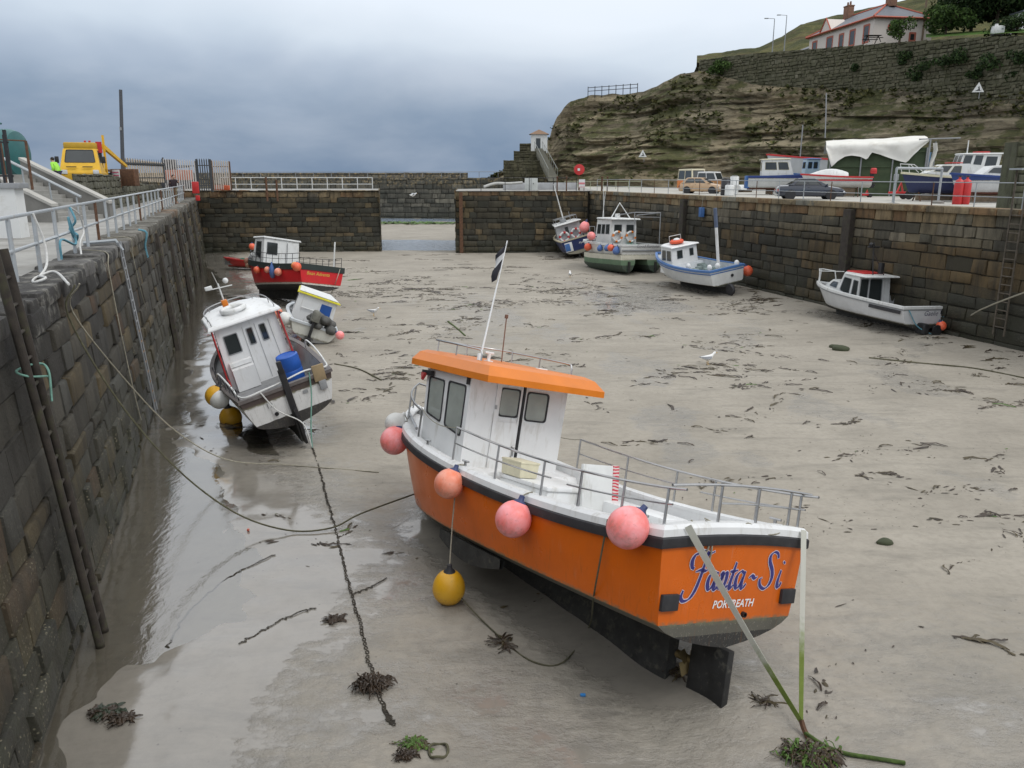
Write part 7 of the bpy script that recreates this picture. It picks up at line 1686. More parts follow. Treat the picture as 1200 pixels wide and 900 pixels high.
# white walled block with black railings
cnr = G(25, 279, LZ)
e = thing('white_block', 'white rendered block wall with a grey coping at the left edge', 'wall', TR(cnr, rad(8)))
MB().box((-4, .3, .72), (8, .6, 1.44)).build('wall', pm('white_render', (.66, .67, .66), .9, .06, .8, .2, dirt=(.4, .38, .33), damt=.25)); D.objects['wall'] if False else None
w_ = [o for o in COL.objects if o.name.startswith('wall') and o.parent is None and o.type == 'MESH' and o.data.materials[0].name.startswith('white_render')][-1]; w_.parent = e
MB().box((-3.95, .3, 1.52), (8.2, .75, .16), b=.02).build('coping', GREYP, e)
e2 = thing('black_railing', 'black spiked railing on top of the white block at the left edge', 'railing', TR(cnr+V((0, 0, 1.6)), rad(8)))
m = MB()
for i in range(30): m.box((-.12-i*.15, .1, .68), (.06, .03, 1.36))
m.build('bars', BLACKP, e2, ang=0); m = MB(); m.box((-2.1, .1, .2), (4.2, .04, .05)).box((-2.1, .1, 1.15), (4.2, .04, .05)); m.build('rail', BLACKP, e2)
MB().box((-.08, .1, .75), (.08, .08, 1.5)).build('post', BLACKP, e2)
p = AT(36, 207, 33.0); e = thing('wire_fence', 'brown post and rail fence beside the teal tank', 'fence', Matrix.Translation(V((p.x, p.y, 6.1))))
MB().tube([(0, 0, -.1), (0, 0, 1.75)], .05).build('post', RUST, e); MB().tube([(-1.0, 0, -.1), (-1.0, 0, 1.75)], .05).build('post', RUST, e); MB().tube([(0, 0, 1.75), (-1.0, 0, 1.8)], .03).build('rail', RUST, e)
# concrete steps with sloping parapets
f0 = V((-18.6, 33.2, LZ)); nst = 11; run, rise = .34, .17
e = thing('concrete_steps', 'concrete steps with pale sloping parapets climbing left from the quay', 'stairs', Matrix.Translation(f0) @ Matrix.Rotation(rad(-8), 4, 'Z'))
m = MB()
for i in range(nst): m.box((-(i+.5)*run, 1.8, (i+1)*rise/2), (run, 3.4, (i+1)*rise))
m.build('steps', CONC, e, ang=0)
PALEC = pm('pale_parapet_concrete', (.4, .39, .36), .9, .12, 1, .3)
for y_, h_ in ((0, .62), (3.7, .62), (1.85, .0)):
    if h_:
        m = MB(); m.prism([V((.3, y_-.14, 0)), V((.3, y_-.14, h_)), V((-nst*run, y_-.14, nst*rise+h_)), V((-nst*run, y_-.14, 0))], (0, .28, 0)); m.build('parapet', GREYC if 'GREYC' in globals() else globals().setdefault('GREYC', pm('grey_wall_concrete', (.2, .195, .18), .9, .2, 1, .4)), e, ang=0)
        m = MB(); m.prism([V((.34, y_-.2, h_+.005)), V((.34, y_-.2, h_+.12)), V((-nst*run, y_-.2, nst*rise+h_+.12)), V((-nst*run, y_-.2, nst*rise+h_+.005))], (0, .4, 0)); m.build('parapet_coping', PALEC, e, ang=0)
    else:
        m = MB(); m.tube([V((.2, y_, .95)), V((-nst*run, y_, nst*rise+.95))], .06)
        for k in range(4): m.tube([V((-nst*run*k/3.2, y_, nst*rise*k/3.2)), V((-nst*run*k/3.2, y_, nst*rise*k/3.2+.95))], .035)
        m.build('hand_rail', GALVL, e)
# stone wall to the upper level
wa, wb_2 = V((-19.6, 37.5, 0)), V((-29.2, 68.5, 0)); dd = (wb_2-wa).normalized(); LL = (wb_2-wa).length; nn = V((-dd.y, dd.x, 0))
if nn.x > 0: nn = -nn
tag(wall_blocks((wa.x, wa.y), (wb_2.x, wb_2.y), nn, LZ-.1, lambda s: lerp(6.62, 5.85, sst(8, 30, s))+.05*noise.noise(V((s*.7, 2, 0))), (.2, .38), (.25, .8), lambda s, z, r: pick(r, [(4, (.21, .2, .175)), (3, (.16, .155, .135)), (2, (.27, .25, .21)), (1, (.12, .11, .09))]), 51, .15, (0, .06), .04).build('rubble_wall', stonemat('upper_wall_stone', (.3, .28, .2), (.1, .1, .06), -50, 60, 0), ang=50), 'grey rubble wall holding up the upper yard on the left quay', 'wall')
m = MB(); m.poly([(wa.x-.1, wa.y, 5.9), (wb_2.x-.1, wb_2.y, 5.7), (-90, 72, 5.7), (-90, 30, 6.0), (-23, 30.5, 6.25), (-22.6, 37, 6.2)])
tag(m.build('upper_yard', CONC, ang=0), 'concrete surface of the upper yard', None, None, 'structure')
m = MB(); m.box((-56.5, 33.5, 5.4), (68, .3, 1.6)); tag(m.build('yard_bank', CONC), 'plain concrete edge under the upper yard', 'wall')
# teal tank
p = AT(24, 180, 40.0); e = thing('teal_tank', 'big teal tank on legs above the black railing at the left edge', 'tank', Matrix.Translation(p))
TEAL = pm('teal_tank_paint', (.03, .13, .13), .45, .15, 1.5, .1, dirt=(.07, .06, .04), damt=.2)
MB().lathe([(.02, -7.0), (1.05, -6.8), (1.12, -6.5), (1.12, -.35), (1.02, -.08), (.75, .0), (.02, .06)], 32, 0, Matrix.Rotation(rad(90), 4, 'Y')).build('shell', TEAL, e, ang=35)
for x in (-1.0, -4.5): MB().box((x, 0, -1.3), (.3, 1.8, .8)).build('saddle', GREYP, e)
MB().tube([(-1.1, 0, 1.1), (-1.1, 0, 1.35), (-.9, 0, 1.45), (-.7, 0, 1.35)], .05).build('vent_pipe', TEAL, e)
# yellow truck facing the viewer
p = AT(97, 207, 46.5); p.z = 5.9
e = thing('yellow_truck', 'yellow flatbed truck with a flat windscreen parked behind the rubble wall', 'truck', TR(p, rad(-72)))
b_ = [(-1.5, 1.0, .75), (-1.5, -1.0, .75), (.55, -1.05, .75), (.55, 1.05, .75)]; t_ = [(-1.5, .85, 2.1), (-1.5, -.85, 2.1), (-.05, -.82, 2.1), (-.05, .82, 2.1)]
cabin(e, b_, t_, {2: [(.10, .90, .45, .95)], 1: [(.45, .82, .45, .92)], 3: [(.18, .55, .45, .92)], 0: [(.2, .8, .5, .9)]}, YELLOWP, BLACKP, DGLASS, .06, .03, name='cab')
MB().box((-.8, 0, 2.26), (1.35, 1.62, .36), b=.08).build('roof_pod', pm('dull_yellow', (.5, .3, .02), .5), e); MB().box((-.5, 0, .62), (2.1, 2.1, .4), b=.05).build('bumper', pm('dull_yellow2', (.55, .32, .02), .5), e)
for y_ in (-.62, .18): MB().box((.52, y_+.2, 1.12), (.04, .5, .05)).build('vent', BLACKP, e)
for s_ in (1, -1): MB().box((.56, s_*.78, .85), (.06, .3, .22), b=.03).build('headlight', LAMPW, e); MB().box((.1, s_*1.16, 1.5), (.1, .2, .36), b=.03).build('wing_mirror', BLACKP, e)
for y_ in (-.25, -.02): MB().box((-.5, y_+.5, 2.5), (.1, .12, .1), b=.03).build('marker_lamp', REDP, e)
for x in (-.3, -4.0):
    for s_ in (1, -1): MB().lathe([(.2, -.12), (.4, -.12), (.42, 0), (.4, .12), (.2, .12)], 16, 0, Matrix.Translation((x, s_*.9, .4)) @ Matrix.Rotation(rad(90), 4, 'X')).build('wheel', TYRE, e)
MB().box((-3.6, 0, .95), (4.0, 2.0, .12)).build('flatbed', RUST, e); MB().box((-1.75, 1.0, 1.6), (.12, .12, 2.6)).build('corner_post', YELLOWP, e)
m = MB(); m.prism([V((-1.7, .9, 2.4)), V((-1.7, .9, 2.15)), V((-4.9, 1.6, 1.15)), V((-4.9, 1.6, 1.3))], (0, .15, 0)); m.build('side_brace', YELLOWP, e, ang=0)
p = AT(120, 207, 47.6); p.z = 5.9; e = thing('red_topped_post', 'pole with a red top beside the yellow truck', 'post', p); MB().tube([(0, 0, 0), (0, 0, 1.9)], .12, 8).build('shaft', DKMETAL, e); MB().tube([(0, 0, 1.9), (0, 0, 2.5)], .17, 8).build('red_top', REDP, e)
p = AT(135, 207, 50.5); p.z = 5.85; e = thing('warning_board', 'white notice board with red bands by the tall pole', 'sign', TR(p, rad(-10)))
for x in (-.3, .3): MB().tube([(x, .04, 0), (x, .04, .6)], .04).build('post', RUST, e)
MB().box((0, 0, .72), (.62, .05, .66)).build('board', WHITE2, e); m = MB()
for z in (.9, .72, .56): m.box((0, -.03, z), (.56, .012, .06))
m.build('red_band', pm('pink_red', (.6, .12, .2), .6), e); MB().box((.3, .5, .6), (1.6, .5, 1.0), b=.05).build('rusty_box', RUST, e)
p = AT(143, 207, 55); p.z = 5.7; e = thing('tall_pole', 'tall dark grey pole rising above the left quay against the sky', 'pole', p)
MB().tube([(0, 0, 0), (.55, 0, 6.2)], [.13, .10], 10).build('shaft', pm('dark_grey_pole', (.07, .075, .085), .6), e); MB().box((.33, -.14, 3.8), (.12, .06, .2)).build('plate', GREYP, e)
# palisade fences
def palisade(label, a, b, h, n, mat, rmat, zb=0.):
    e = thing('palisade_fence', label, 'fence', a); v = V(b)-V(a); dr_ = V((v.x, v.y, 0)).normalized(); L_ = v.length; m = MB(); rt = Matrix.Rotation(math.atan2(dr_.y, dr_.x), 3, 'Z')
    for i in range(n):
        c = v*((i+.5)/n); m.box(c+V((0, 0, h/2)), (L_/n*.52, .03, h), rot=rt); m.box(c+V((0, 0, h+.06)), (L_/n*.4, .03, .12), rot=rt, tp=.1)
    m.build('pales', mat, e, ang=0); m = MB()
    for k in (.18, .82): m.box(v*.5+V((0, 0, h*k))+V((0, .04, 0)), (L_, .05, .07), rot=rt)
    m.build('rail', rmat, e)
    for k in (0, 1): MB().box(v*k+V((0, .05, h/2)), (.12, .12, h+.1)).build('post', rmat, e)
    return e
PALEP = pm('pale_timber_pale', (.42, .36, .28), .9, .25, 2, .2, dirt=(.2, .12, .08), damt=.3); DARKP = pm('dark_pale', (.05, .055, .06), .7)
a_, b_ = AT(147, 211, 58.5), AT(193, 214, 66); palisade('pale timber paling fence with dark tips right of the tall pole', a_, b_, 1.45, 17, PALEP, DARKP)
a_, b_ = AT(147, 188.5, 58.8), AT(193, 189, 66.3); a_.z -= .15; b_.z -= .25; e = thing('fence_spikes', 'dark spiked top bar above the pale paling fence', 'fence', a_); m = MB(); v = b_-a_
for i in range(18): m.box(v*(i/17)+V((0, 0, .1)), (.05, .05, .5), tp=.3)
m.box(v*.5, (v.length, .05, .12), rot=Matrix.Rotation(math.atan2(v.y, v.x), 3, 'Z')); m.build('spikes', DARKP, e, ang=0)
a_, b_ = AT(193.5, 222, 67.5), AT(232, 224, 68.5); palisade('tall pale steel palisade across the end of the left quay', a_, b_, 2.35, 14, pm('pale_steel_pale', (.46, .44, .42), .6), DARKP)
a_, b_ = AT(233, 224, 68.6), AT(249, 224, 68.9); palisade('dark steel palisade section at the quay corner', a_, b_, 2.5, 6, DARKP, DARKP)
a_, b_ = AT(250, 222, 70.0), AT(271, 222, 72.2); palisade('thin pale palisade section at the end of the far pier', a_, b_, 2.3, 8, pm('thin_pale', (.4, .36, .32), .7), RUST)
p = AT(207, 207, 84); p.z = FZ; e = thing('digger', 'dark digger with an orange engine cover behind the palisade', 'digger', p)
MB().box((.3, 0, 1.3), (2.2, 1.6, 1.0), b=.1).build('engine_cover', pm('dull_orange', (.4, .14, .08), .6), e); m = MB(); m.tube([(-1.2, 0, 0), (-1.2, 0, 3.0)], .08).tube([(-1.2, 0, 2.0), (1.4, 0, 2.1)], .06).tube([(1.4, 0, 2.3), (1.4, 0, .2)], .06); m.box((-.6, 0, 2.3), (1.0, 1.3, 1.0), b=.06); m.build('cab_frame', DKMETAL, e); MB().box((0, 0, .4), (2.6, 1.8, .7), b=.2).build('track', BLACK, e)
p = AT(228.5, 207, 65.5); p.z = LZ; e = thing('rescue_box', 'red lifebelt box on a post at the end of the left railing', 'lifebelt box', p)
MB().tube([(0, 0, 0), (0, 0, 1.2)], .06).build('post', GREYP, e); MB().box((0, -.1, .95), (.5, .25, .9), b=.06).build('box', REDP, e); MB().box((0.1, -.1, .15), (.3, .2, .4), b=.04).build('base_box', REDP, e)
tag(MB().box(AT(256, 218, 71)+V((0, .4, -.15)), (1.6, .3, .4), b=.05).build('orange_barrier', pm('barrier_orange', (.5, .1, .04), .6)), 'low orange barrier at the left end of the far pier', 'barrier')
# far pier railing and fence on the outer wall
pts = [V((lerp(-25.3, -12.3, i/10), lerp(72.4, 73.6, i/10), FZ-.05)) for i in range(11)]
railing('white two bar railing along the far pier left of the gateway', pts, 1.12, (.5,), .035, mat=WHITE2)
pts = [V((lerp(-60, 13, i/24), lerp(141, 130.3, i/24)+.6, 6.35)) for i in range(25)]
railing('faint thin fence along the top of the outer harbour wall', pts, .9, (), .04, mat=GREYP)
# people
def person(label, loc, rz, h, top, legs, hair, arm=None, lean=.0, skin=(.45, .28, .2)):
    k = h/1.75; SK = pm('skin', skin, .6)
    e = thing('person', label, 'person', TR(loc, rz)); T_ = lambda p: V((p[0]*k, p[1]*k, p[2]*k))
    J = {'pel': ((0, 0, .95), .15), 'waist': ((.02+lean*.2, 0, 1.12), .14), 'chest': ((.05+lean, 0, 1.35), .165), 'neck': ((.05+lean*1.2, 0, 1.5), .06), 'head': ((.08+lean*1.4, 0, 1.62), .10), 'crown': ((.07+lean*1.4, 0, 1.70), .085),
         'hl': ((0, .1, .88), .1), 'kl': ((.04, .11, .5), .07), 'al': ((0, .12, .09), .05), 'tl': ((.17, .13, .05), .045), 'hr': ((0, -.1, .88), .1), 'kr': ((-.02, -.11, .5), .07), 'ar': ((-.06, -.12, .09), .05), 'tr': ((.11, -.13, .05), .045),
         'sl': ((.05+lean, .2, 1.42), .07), 'el': (arm[0] if arm else (.05, .27, 1.14), .05), 'wl': (arm[1] if arm else (.16, .25, .92), .035), 'dl': (arm[2] if arm else (.2, .25, .84), .035), 'sr': ((.05+lean, -.2, 1.42), .07), 'er': ((.05, -.27, 1.14), .05), 'wr': ((.16, -.25, .94), .035), 'dr': ((.2, -.25, .86), .035)}
    ks = list(J); ed = [('pel', 'waist'), ('waist', 'chest'), ('chest', 'neck'), ('neck', 'head'), ('head', 'crown'), ('pel', 'hl'), ('hl', 'kl'), ('kl', 'al'), ('al', 'tl'), ('pel', 'hr'), ('hr', 'kr'), ('kr', 'ar'), ('ar', 'tr'), ('chest', 'sl'), ('sl', 'el'), ('el', 'wl'), ('wl', 'dl'), ('chest', 'sr'), ('sr', 'er'), ('er', 'wr'), ('wr', 'dr')]
    def skin_mesh(name, keys, edges, grow, mat, sub=2):
        me = D.meshes.new(name); idx = {q: i for i, q in enumerate(keys)}
        me.from_pydata([T_(J[q][0]) for q in keys], [(idx[a], idx[b]) for a, b in edges], []); o = D.objects.new(name, me); COL.objects.link(o); o.parent = e
        md = o.modifiers.new('skin', 'SKIN'); md.use_smooth_shade = True
        if not me.skin_vertices: me.attributes.new('sv', 'FLOAT', 'POINT')
        for i, q in enumerate(keys):
            r = (J[q][1]+grow)*k; me.skin_vertices[0].data[i].radius = (r, r); me.skin_vertices[0].data[i].use_root = (i == 0)
        s = o.modifiers.new('sub', 'SUBSURF'); s.levels = s.render_levels = sub; me.materials.append(mat); return o
    def ensure(me): pass
    try:
        skin_mesh('body', ks, ed, 0, SK)
        tk = ['waist', 'pel', 'chest', 'sl', 'el', 'wl', 'sr', 'er', 'wr', 'neck']; skin_mesh('jacket', tk, [x for x in ed if x[0] in tk and x[1] in tk], .025, top)
        lk = ['pel', 'hl', 'kl', 'al', 'hr', 'kr', 'ar']; skin_mesh('trousers', lk, [x for x in ed if x[0] in lk and x[1] in lk], .022, legs)
    except Exception as ex:
        print('skin fallback', ex)
        def limb(name, chains, grow, mat):
            m = MB()
            for ch in chains: m.tube([T_(J[q][0]) for q in ch], [(J[q][1]+grow)*k for q in ch], 10)
            m.build(name, mat, e, ang=80)
        limb('body', [('pel', 'waist', 'chest', 'neck'), ('hl', 'kl', 'al', 'tl'), ('hr', 'kr', 'ar', 'tr'), ('sl', 'el', 'wl', 'dl'), ('sr', 'er', 'wr', 'dr')], 0, SK)
        limb('jacket', [('pel', 'waist', 'chest', 'neck'), ('chest', 'sl', 'el', 'wl'), ('chest', 'sr', 'er', 'wr')], .025, top); limb('trousers', [('pel', 'hl', 'kl', 'al'), ('pel', 'hr', 'kr', 'ar')], .022, legs)
    m = MB().sphere(T_((.08+lean*1.4, 0, 1.64)), .112*k, 14, 0, (1, .82, 1.2)); m.sphere(T_((.19+lean*1.4, 0, 1.63)), .02*k, 8, 0, (1, .8, 1.3)); m.build('head', SK, e, ang=80)
    MB().sphere(T_((.055+lean*1.4, 0, 1.685)), .118*k, 14, 0, (1, .86, .95)).build('hair', hair, e, ang=80)
    m = MB()
    for s_ in (.045, -.045): m.sphere(T_((.18+lean*1.4, s_, 1.655)), .012*k, 6)
    m.build('eyes', BLACKP, e)
    for q in ('l', 'r'):
        m = MB(); c = V(J['d'+q][0]); s_ = 1 if q == 'l' else -1
        for f in range(4): m.tube([T_(c+V((-.01+f*.022-.03, 0, .02))), T_(c+V((.0+f*.022-.03, 0, -.05-(.012 if f in (1, 2) else 0)))), T_(c+V((-.01+f*.022-.03, -.01*s_, -.085-(.015 if f in (1, 2) else 0))))], .0095*k, 6)
        m.tube([T_(c+V((.04, 0, .03))), T_(c+V((.065, 0, -.02)))], .011*k, 6); m.build('hand', SK, e, ang=80)
    return e
HAIRD = pm('dark_hair', (.02, .015, .012), .7)
p = V((-22.75, 56, LZ+.02))
person('person in a dark jacket and khaki trousers standing at the end of the left railing', p, rad(-40), 1.85, pm('dark_jacket', (.035, .025, .03), .9), pm('khaki_trousers', (.16, .13, .08), .9), HAIRD, ((.25, .24, 1.3), (.42, .14, 1.36), (.5, .12, 1.38)), .06)
p = AT(68, 207, 44.5); p.z = 5.92
person('person in a bright yellow green safety jacket bending behind the rubble wall beside the truck', p, rad(170), 1.55, pm('hi_vis_jacket', (.35, .75, .08), .8), pm('navy_trousers', (.03, .03, .06), .9), HAIRD, None, .12)
# ------------------------------------------------------------------ chains, weed, birds
CHAIN = pm('weedy_chain', (.045, .038, .028), .9, .4, 10, .6)
def chain(label, pxs, r=.03, jit=.02, seed=1):
    rnd = random.Random(seed); pts = smooth([onsand(x, y, .012) for x, y in pxs], 10); m = MB()
    pts = [p+V((rnd.uniform(-jit, jit), rnd.uniform(-jit, jit), 0)) for p in pts]
    for i in range(len(pts)-1):
        a, b = pts[i], pts[i+1]; n = max(1, int((b-a).length/.066))
        for k in range(n):
            c = a.lerp(b, (k+.5)/n); t = (b-a).normalized(); s_ = t.cross(V((0, 0, 1))).normalized(); u = V((0, 0, 1)) if k % 2 else s_
            L_ = .042; ww = .018*(r/.03)
            m.tube([c+t*L_+u*0, c+t*L_*.6+u*ww, c-t*L_*.6+u*ww, c-t*L_, c-t*L_*.6-u*ww, c+t*L_*.6-u*ww], r*.26, 4, closed=True)
    return tag(m.build('mooring_chain', CHAIN, None, ang=60), label, 'chain')
chain('long weedy mooring chain running over the sand from the leaning white boat to the foreground', [(366, 525), (378, 565), (388, 605), (400, 650), (412, 700), (425, 745), (437, 795), (452, 835), (461, 852)], .032)
chain('thin chain curving through the shallow water left of the long chain', [(195, 760), (212, 728), (240, 697), (280, 670), (322, 651)], .02, .03, 2)
chain('faint chain lying half buried below the curving one', [(282, 757), (310, 740), (340, 724), (368, 715)], .018, .03, 3)
chain('short chain branching right from the long chain beneath the orange boat', [(415, 698), (430, 692), (452, 680)], .018, .02, 4)
rope('ground_rope', 'dark rope lying across the sand at the right edge', [onsand(1018, 421), onsand(1080, 427), onsand(1140, 434), onsand(1205, 447)], .03, ROPED)
rope('ground_rope', 'dark rope on the sand from the dinghy toward the middle', [onsand(392, 428), onsand(420, 434), onsand(447, 447)], .025, ROPED)
rope('ground_rope', 'weedy rope on the sand between the far boats and the flag', [onsand(525, 378), onsand(536, 386), onsand(545, 394)], .04, pm('green_weed_rope', (.07, .10, .03), .9))
# seaweed ---------------------------------------------------------------
KELP = pm('kelp_brown', (.035, .022, .012), .45, .4, 5, .2); KELP2 = pm('kelp_olive', (.06, .045, .018), .5, .4, 5, .2); KELPG = pm('green_weed', (.07, .14, .02), .6, .4, 5, .2)
def frond(m, c, a, L_, w, rnd, mi=0, lift=.05):
    n = 7; p = V(c); rows = []; an = a
    for i in range(n+1):
        t = i/n; d = V((math.cos(an), math.sin(an), 0)); s_ = V((-d.y, d.x, 0)); ww = w*(.35+math.sin(math.pi*min(1, t*.85+.1)))*(1 if t < .99 else .2)
        z = lift*math.sin(math.pi*t)*rnd.uniform(.5, 1.2)+.006
        rows.append([p+s_*ww+V((0, 0, z+rnd.uniform(0, .02))), p+V((0, 0, z+.012)), p-s_*ww+V((0, 0, z))]); p = p+d*L_/n; an += rnd.uniform(-.45, .45)
    m.grid(rows, mi)
rnd = random.Random(77); m = MB()
def weedp(x, y):
    n = fbm(V((x*.18, y*.16, 11)), 4); n2 = fbm(V((x*.7, y*.35, 4)), 3)
    base = .05+.95*sst(.0, .32, n)*sst(-.12, .25, n2)
    band = math.exp(-((y-(25+.15*x))/8)**2)*(1.0 if x > 0 else .35)+.9*math.exp(-((y-44)/10)**2)
    return base*(.25+band)
def fleck(x, y, s, a):
    if x < LX(y)+.5 or x > RX(y)-.2 or (x < interp(XR, y)+.3 and rnd.random() < .9): return
    z = zsand(x, y); mi = 0 if rnd.random() < .6 else (1 if rnd.random() < .94 else 2)
    if s > .09: frond(m, (x, y, z), a, s*rnd.uniform(2, 4), s*.15, rnd, mi, .03)
    else:
        n = rnd.randint(5, 7); pts = []; ca_, sa_ = math.cos(a), math.sin(a); el_ = rnd.uniform(1, 3.2)
        for i in range(n):
            b = 6.283*i/n; r = s*rnd.uniform(.3, 1); u, v = r*math.cos(b)*el_, r*math.sin(b)*.6
            pts.append(V((x+u*ca_-v*sa_, y+u*sa_+v*ca_, z+.004+rnd.uniform(0, .012))))
        c = V((x, y, z+.01+s*.2)); k = len(pts); m.add(pts+[c], [(i, (i+1) % k, k) for i in range(k)], mi)
cnt = 0
while cnt < 760:
    y = 9+(72-9)*rnd.random()**1.3; x = rnd.uniform(LX(y)+.6, RX(y)-.3)
    if rnd.random() > weedp(x, y): continue
    cnt += 1; a0 = rnd.gauss(.1, .5); L_ = rnd.uniform(.15, 1.1)*(1+y/45); k_ = int(rnd.choice([1, 2, 5, 9, 16, 28])*rnd.uniform(.7, 1.3))+1
    cu = rnd.uniform(-.5, .5)
    for _ in range(k_):
        t = rnd.gauss(0, .5); w_ = rnd.gauss(0, .10)+cu*t*t
        fleck(x+L_*(t*math.cos(a0)-w_*math.sin(a0)), y+L_*(t*math.sin(a0)+w_*math.cos(a0)), rnd.choice([.012, .018, .024, .034, .05, .07 if k_ > 8 else .04, .11 if rnd.random() < .4 else .02])*rnd.uniform(.45, 1.15)*(1+y/36), a0+rnd.gauss(0, .4))
tag(m.build('seaweed', [KELP, KELP2, KELPG], None, ang=0, fix=False), 'brown seaweed strewn over the sand', None, None, 'stuff')
def clump(name, label, px, py, r, n, mats, seed, L_=.35, w=.02, lift=.12):
    rnd = random.Random(seed); p = onsand(px, py, 0); e = thing(name, label, 'seaweed', p); m = MB(); ex = rnd.uniform(1.1, 1.6)
    for i in range(n*2):
        a = rnd.uniform(0, 6.28); d = r*rnd.random()**.8*(1+.5*noise.noise(V((math.cos(a)*1.5, math.sin(a)*1.5, seed))))
        frond(m, (d*math.cos(a)*ex, d*math.sin(a)*.75, rnd.uniform(0, r*.3)*(1-d/r*.8)), rnd.uniform(0, 6.28), L_*rnd.uniform(.3, .8), w*rnd.uniform(.3, .8), rnd, rnd.randrange(len(mats)), lift*.5)
    m.build('fronds', mats, e, ang=0, fix=False)
    m = MB().sphere((0, 0, 0), r*.7, 14, 0, (1.25*ex, .9, .28)); m.v = [v*(1+.9*noise.noise(v*7+V((seed, 0, 0)))) for v in m.v]; m.build('holdfast', mats[0], e, ang=180); return e
clump('kelp_clump', 'dark bushy seaweed clump on the long chain in the foreground', 437, 808, .19, 120, [KELP, KELP], 1, .26, .015)
clump('kelp_clump', 'dark weed mound at the foot of the two straps', 948, 893, .2, 130, [KELP, KELP2, KELPG], 2, .3, .018)
clump('kelp_clump', 'spidery kelp root lying left of the straps', 893, 838, .07, 11, [KELP, KELP2], 3, .34, .016, .05)
clump('kelp_clump', 'round dark weed clump in the shallows at the lower left', 122, 838, .12, 50, [KELP, pm('dark_green_weed', (.02, .03, .015), .5)], 4, .22, .03, .03)
clump('kelp_clump', 'smaller dark weed clump right of the round one in the shallows', 143, 845, .1, 34, [KELP, KELP], 5, .2, .025, .02)
clump('green_weed_patch', 'bright green weed patch at the bottom edge', 487, 876, .1, 60, [KELPG, KELPG, KELP2], 6, .2, .018, .03)
clump('kelp_clump', 'dark weed clump beside the rope ring at the bottom edge', 474, 890, .09, 45, [KELP, KELP], 7, .16, .014, .04)
clump('kelp_clump', 'weed tangle under the yellow buoy of the orange boat', 590, 757, .05, 14, [KELP, KELP2], 8, .4, .02, .03)
clump('kelp_clump', 'weed caught at the rudder foot of the orange boat', 795, 800, .1, 24, [KELP, KELP2], 9, .3, .02, .04)
clump('kelp_clump', 'dark weed patch left of the long chain', 393, 728, .1, 40, [KELP, KELP], 10, .2, .02, .03)
p = onsand(514, 884, .02); m = MB()
m.tube([p+V((.11*math.cos(a), .13*math.sin(a), .02*math.sin(3*a))) for a in [6.283*i/20 for i in range(20)]], .016, 6, closed=True)
tag(m.build('rope_ring', ROPED, None, ang=60), 'small ring of dark rope lying on the sand at the bottom edge', 'rope')
rope('ground_rope', 'green weedy rope trailing right from the foot of the straps', [anc+V((.02, -.1, -.08)), onsand(965, 883, .06), onsand(990, 889, .03), onsand(1020, 893, .03), onsand(1060, 899, .03)], .025, pm('green_weedy_rope', (.06, .10, .02), .9, .5, 14, .6, 150))
tag(MB().tube(smooth([anc+V((0, 0, .02)), anc+V((.02, -.06, -.06)), anc+V((.05, -.14, -.12))], 4), .035).build('shackle', RUST), 'rusty shackle where the two straps meet the ground rope', 'shackle')
tag(MB().box(onsand(683, 818, .02), (.07, .04, .03), b=.01).build('litter', pm('blue_plastic', (.03, .2, .5), .5)), 'scrap of blue plastic on the sand under the orange boat', 'litter')
tag(MB().box(onsand(291, 623, .03), (.05, .05, .05), b=.02).build('litter', pm('red_can', (.6, .15, .1), .4)), 'tiny red and white can at the edge of the shallow water', 'litter')
for k, (px, py, s, lb) in enumerate(((986, 411, .3, 'dark green stone on the sand below the white cabin boat'), (978, 408, .2, 'flat dark stone left of the green stone'), (1036, 638, .14, 'dark lump of weed covered stone on the right sand'), (870, 316, .25, 'small dark stone on the sand by the far right boat'))):
    o = MB().sphere((0, 0, 0), s, 12, 0, (1.2, .7, .5)); o.v = [v*(1+.3*noise.noise(v*5+V((k, 0, 0)))) for v in o.v]
    o = tag(o.build('stone', pm('weedy_stone', (.05, .06, .03), .8), None, ang=180), lb, 'stone'); o.location = onsand(px, py, s*.2)
# channel weed line
m = MB(); rnd = random.Random(31)
for _ in range(900):
    x = rnd.uniform(-26, 2); y = rnd.gauss(118, 1.6)
    pts = [V((x+rnd.uniform(.1, .5)*math.cos(6.28*i/6), y+rnd.uniform(.1, .4)*math.sin(6.28*i/6), zsand(x, y)+.05+rnd.uniform(0, .15))) for i in range(6)]; m.poly(pts, 0)
tag(m.build('channel_weed', KELPG, None, ang=0, fix=False), 'green weed along the channel edge', None, None, 'stuff')
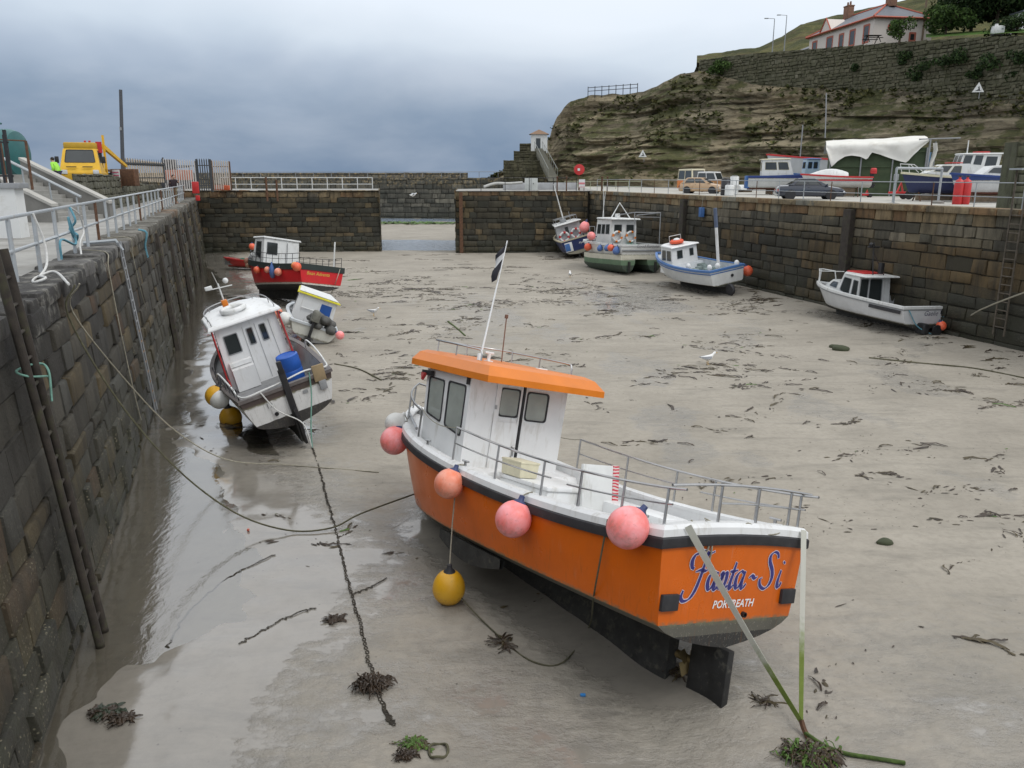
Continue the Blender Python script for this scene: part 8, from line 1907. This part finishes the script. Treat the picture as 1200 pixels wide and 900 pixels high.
# gulls ------------------------------------------------------------------
GW_ = pm('gull_white', (.75, .75, .74), .8); GG = pm('gull_grey', (.35, .37, .4), .8); GY = pm('gull_bill', (.6, .35, .05), .6)
def gull(label, loc, rz, k=1., fly=False):
    e = thing('gull', label, 'gull', TR(loc, rz), 'gulls'); z0 = 0 if fly else .2
    m = MB(); rows = []
    for x, r, z in ((-.26, .012, .05), (-.16, .05, .02), (-.02, .085, .0), (.1, .075, .03), (.17, .045, .09), (.21, .042, .14), (.25, .036, .155), (.28, .012, .15)):
        rows.append([V((x*k, r*math.cos(a)*k, (z0+z+r*1.05*math.sin(a))*k)) for a in [6.283*i/10 for i in range(10)]])
    m.grid(rows, closed=True); m.build('body', GW_, e, ang=80)
    MB().tube([V((.27*k, 0, (z0+.15)*k)), V((.34*k, 0, (z0+.14)*k))], [.013*k, .004*k]).build('bill', GY, e)
    for s_ in (1, -1):
        w = MB()
        if fly: w.grid([[V((.1*k, s_*.05*k, .04*k)), V((-.08*k, s_*.05*k, .03*k))], [V((.13*k, s_*.32*k, .17*k)), V((-.04*k, s_*.3*k, .15*k))], [V((.0*k, s_*.68*k, .1*k)), V((-.06*k, s_*.66*k, .1*k))]])
        else: w.grid([[V((.1*k, s_*.075*k, (z0+.06)*k)), V((.08*k, s_*.085*k, (z0-.02)*k))], [V((-.1*k, s_*.08*k, (z0+.07)*k)), V((-.1*k, s_*.085*k, (z0-.01)*k))], [V((-.33*k, s_*.015*k, (z0+.06)*k)), V((-.3*k, s_*.02*k, (z0+.04)*k))]])
        w.build('wing', GG, e, ang=0)
        if not fly: MB().tube([V((0, s_*.03*k, (z0-.05)*k)), V((0, s_*.03*k, 0)), V((.05*k, s_*.03*k, 0))], .007*k, 5).build('leg', GY, e)
    return e
for px, py, rz, lb in ((829, 428, 20, 'gull standing on the sand right of the orange roof'), (668, 326, 90, 'gull standing on the sand below the heeled navy boat'), (438, 371, -20, 'gull standing on the sand right of the red boat'), (757, 455, 30, 'gull feeding on the sand just above the orange roof visor')):
    if py == 455: continue
    gull(lb, onsand(px, py, .0), rad(rz), 1.15)
gull('gull in flight in front of the gateway', AT(484, 229, 66), rad(20), 1.1, True)
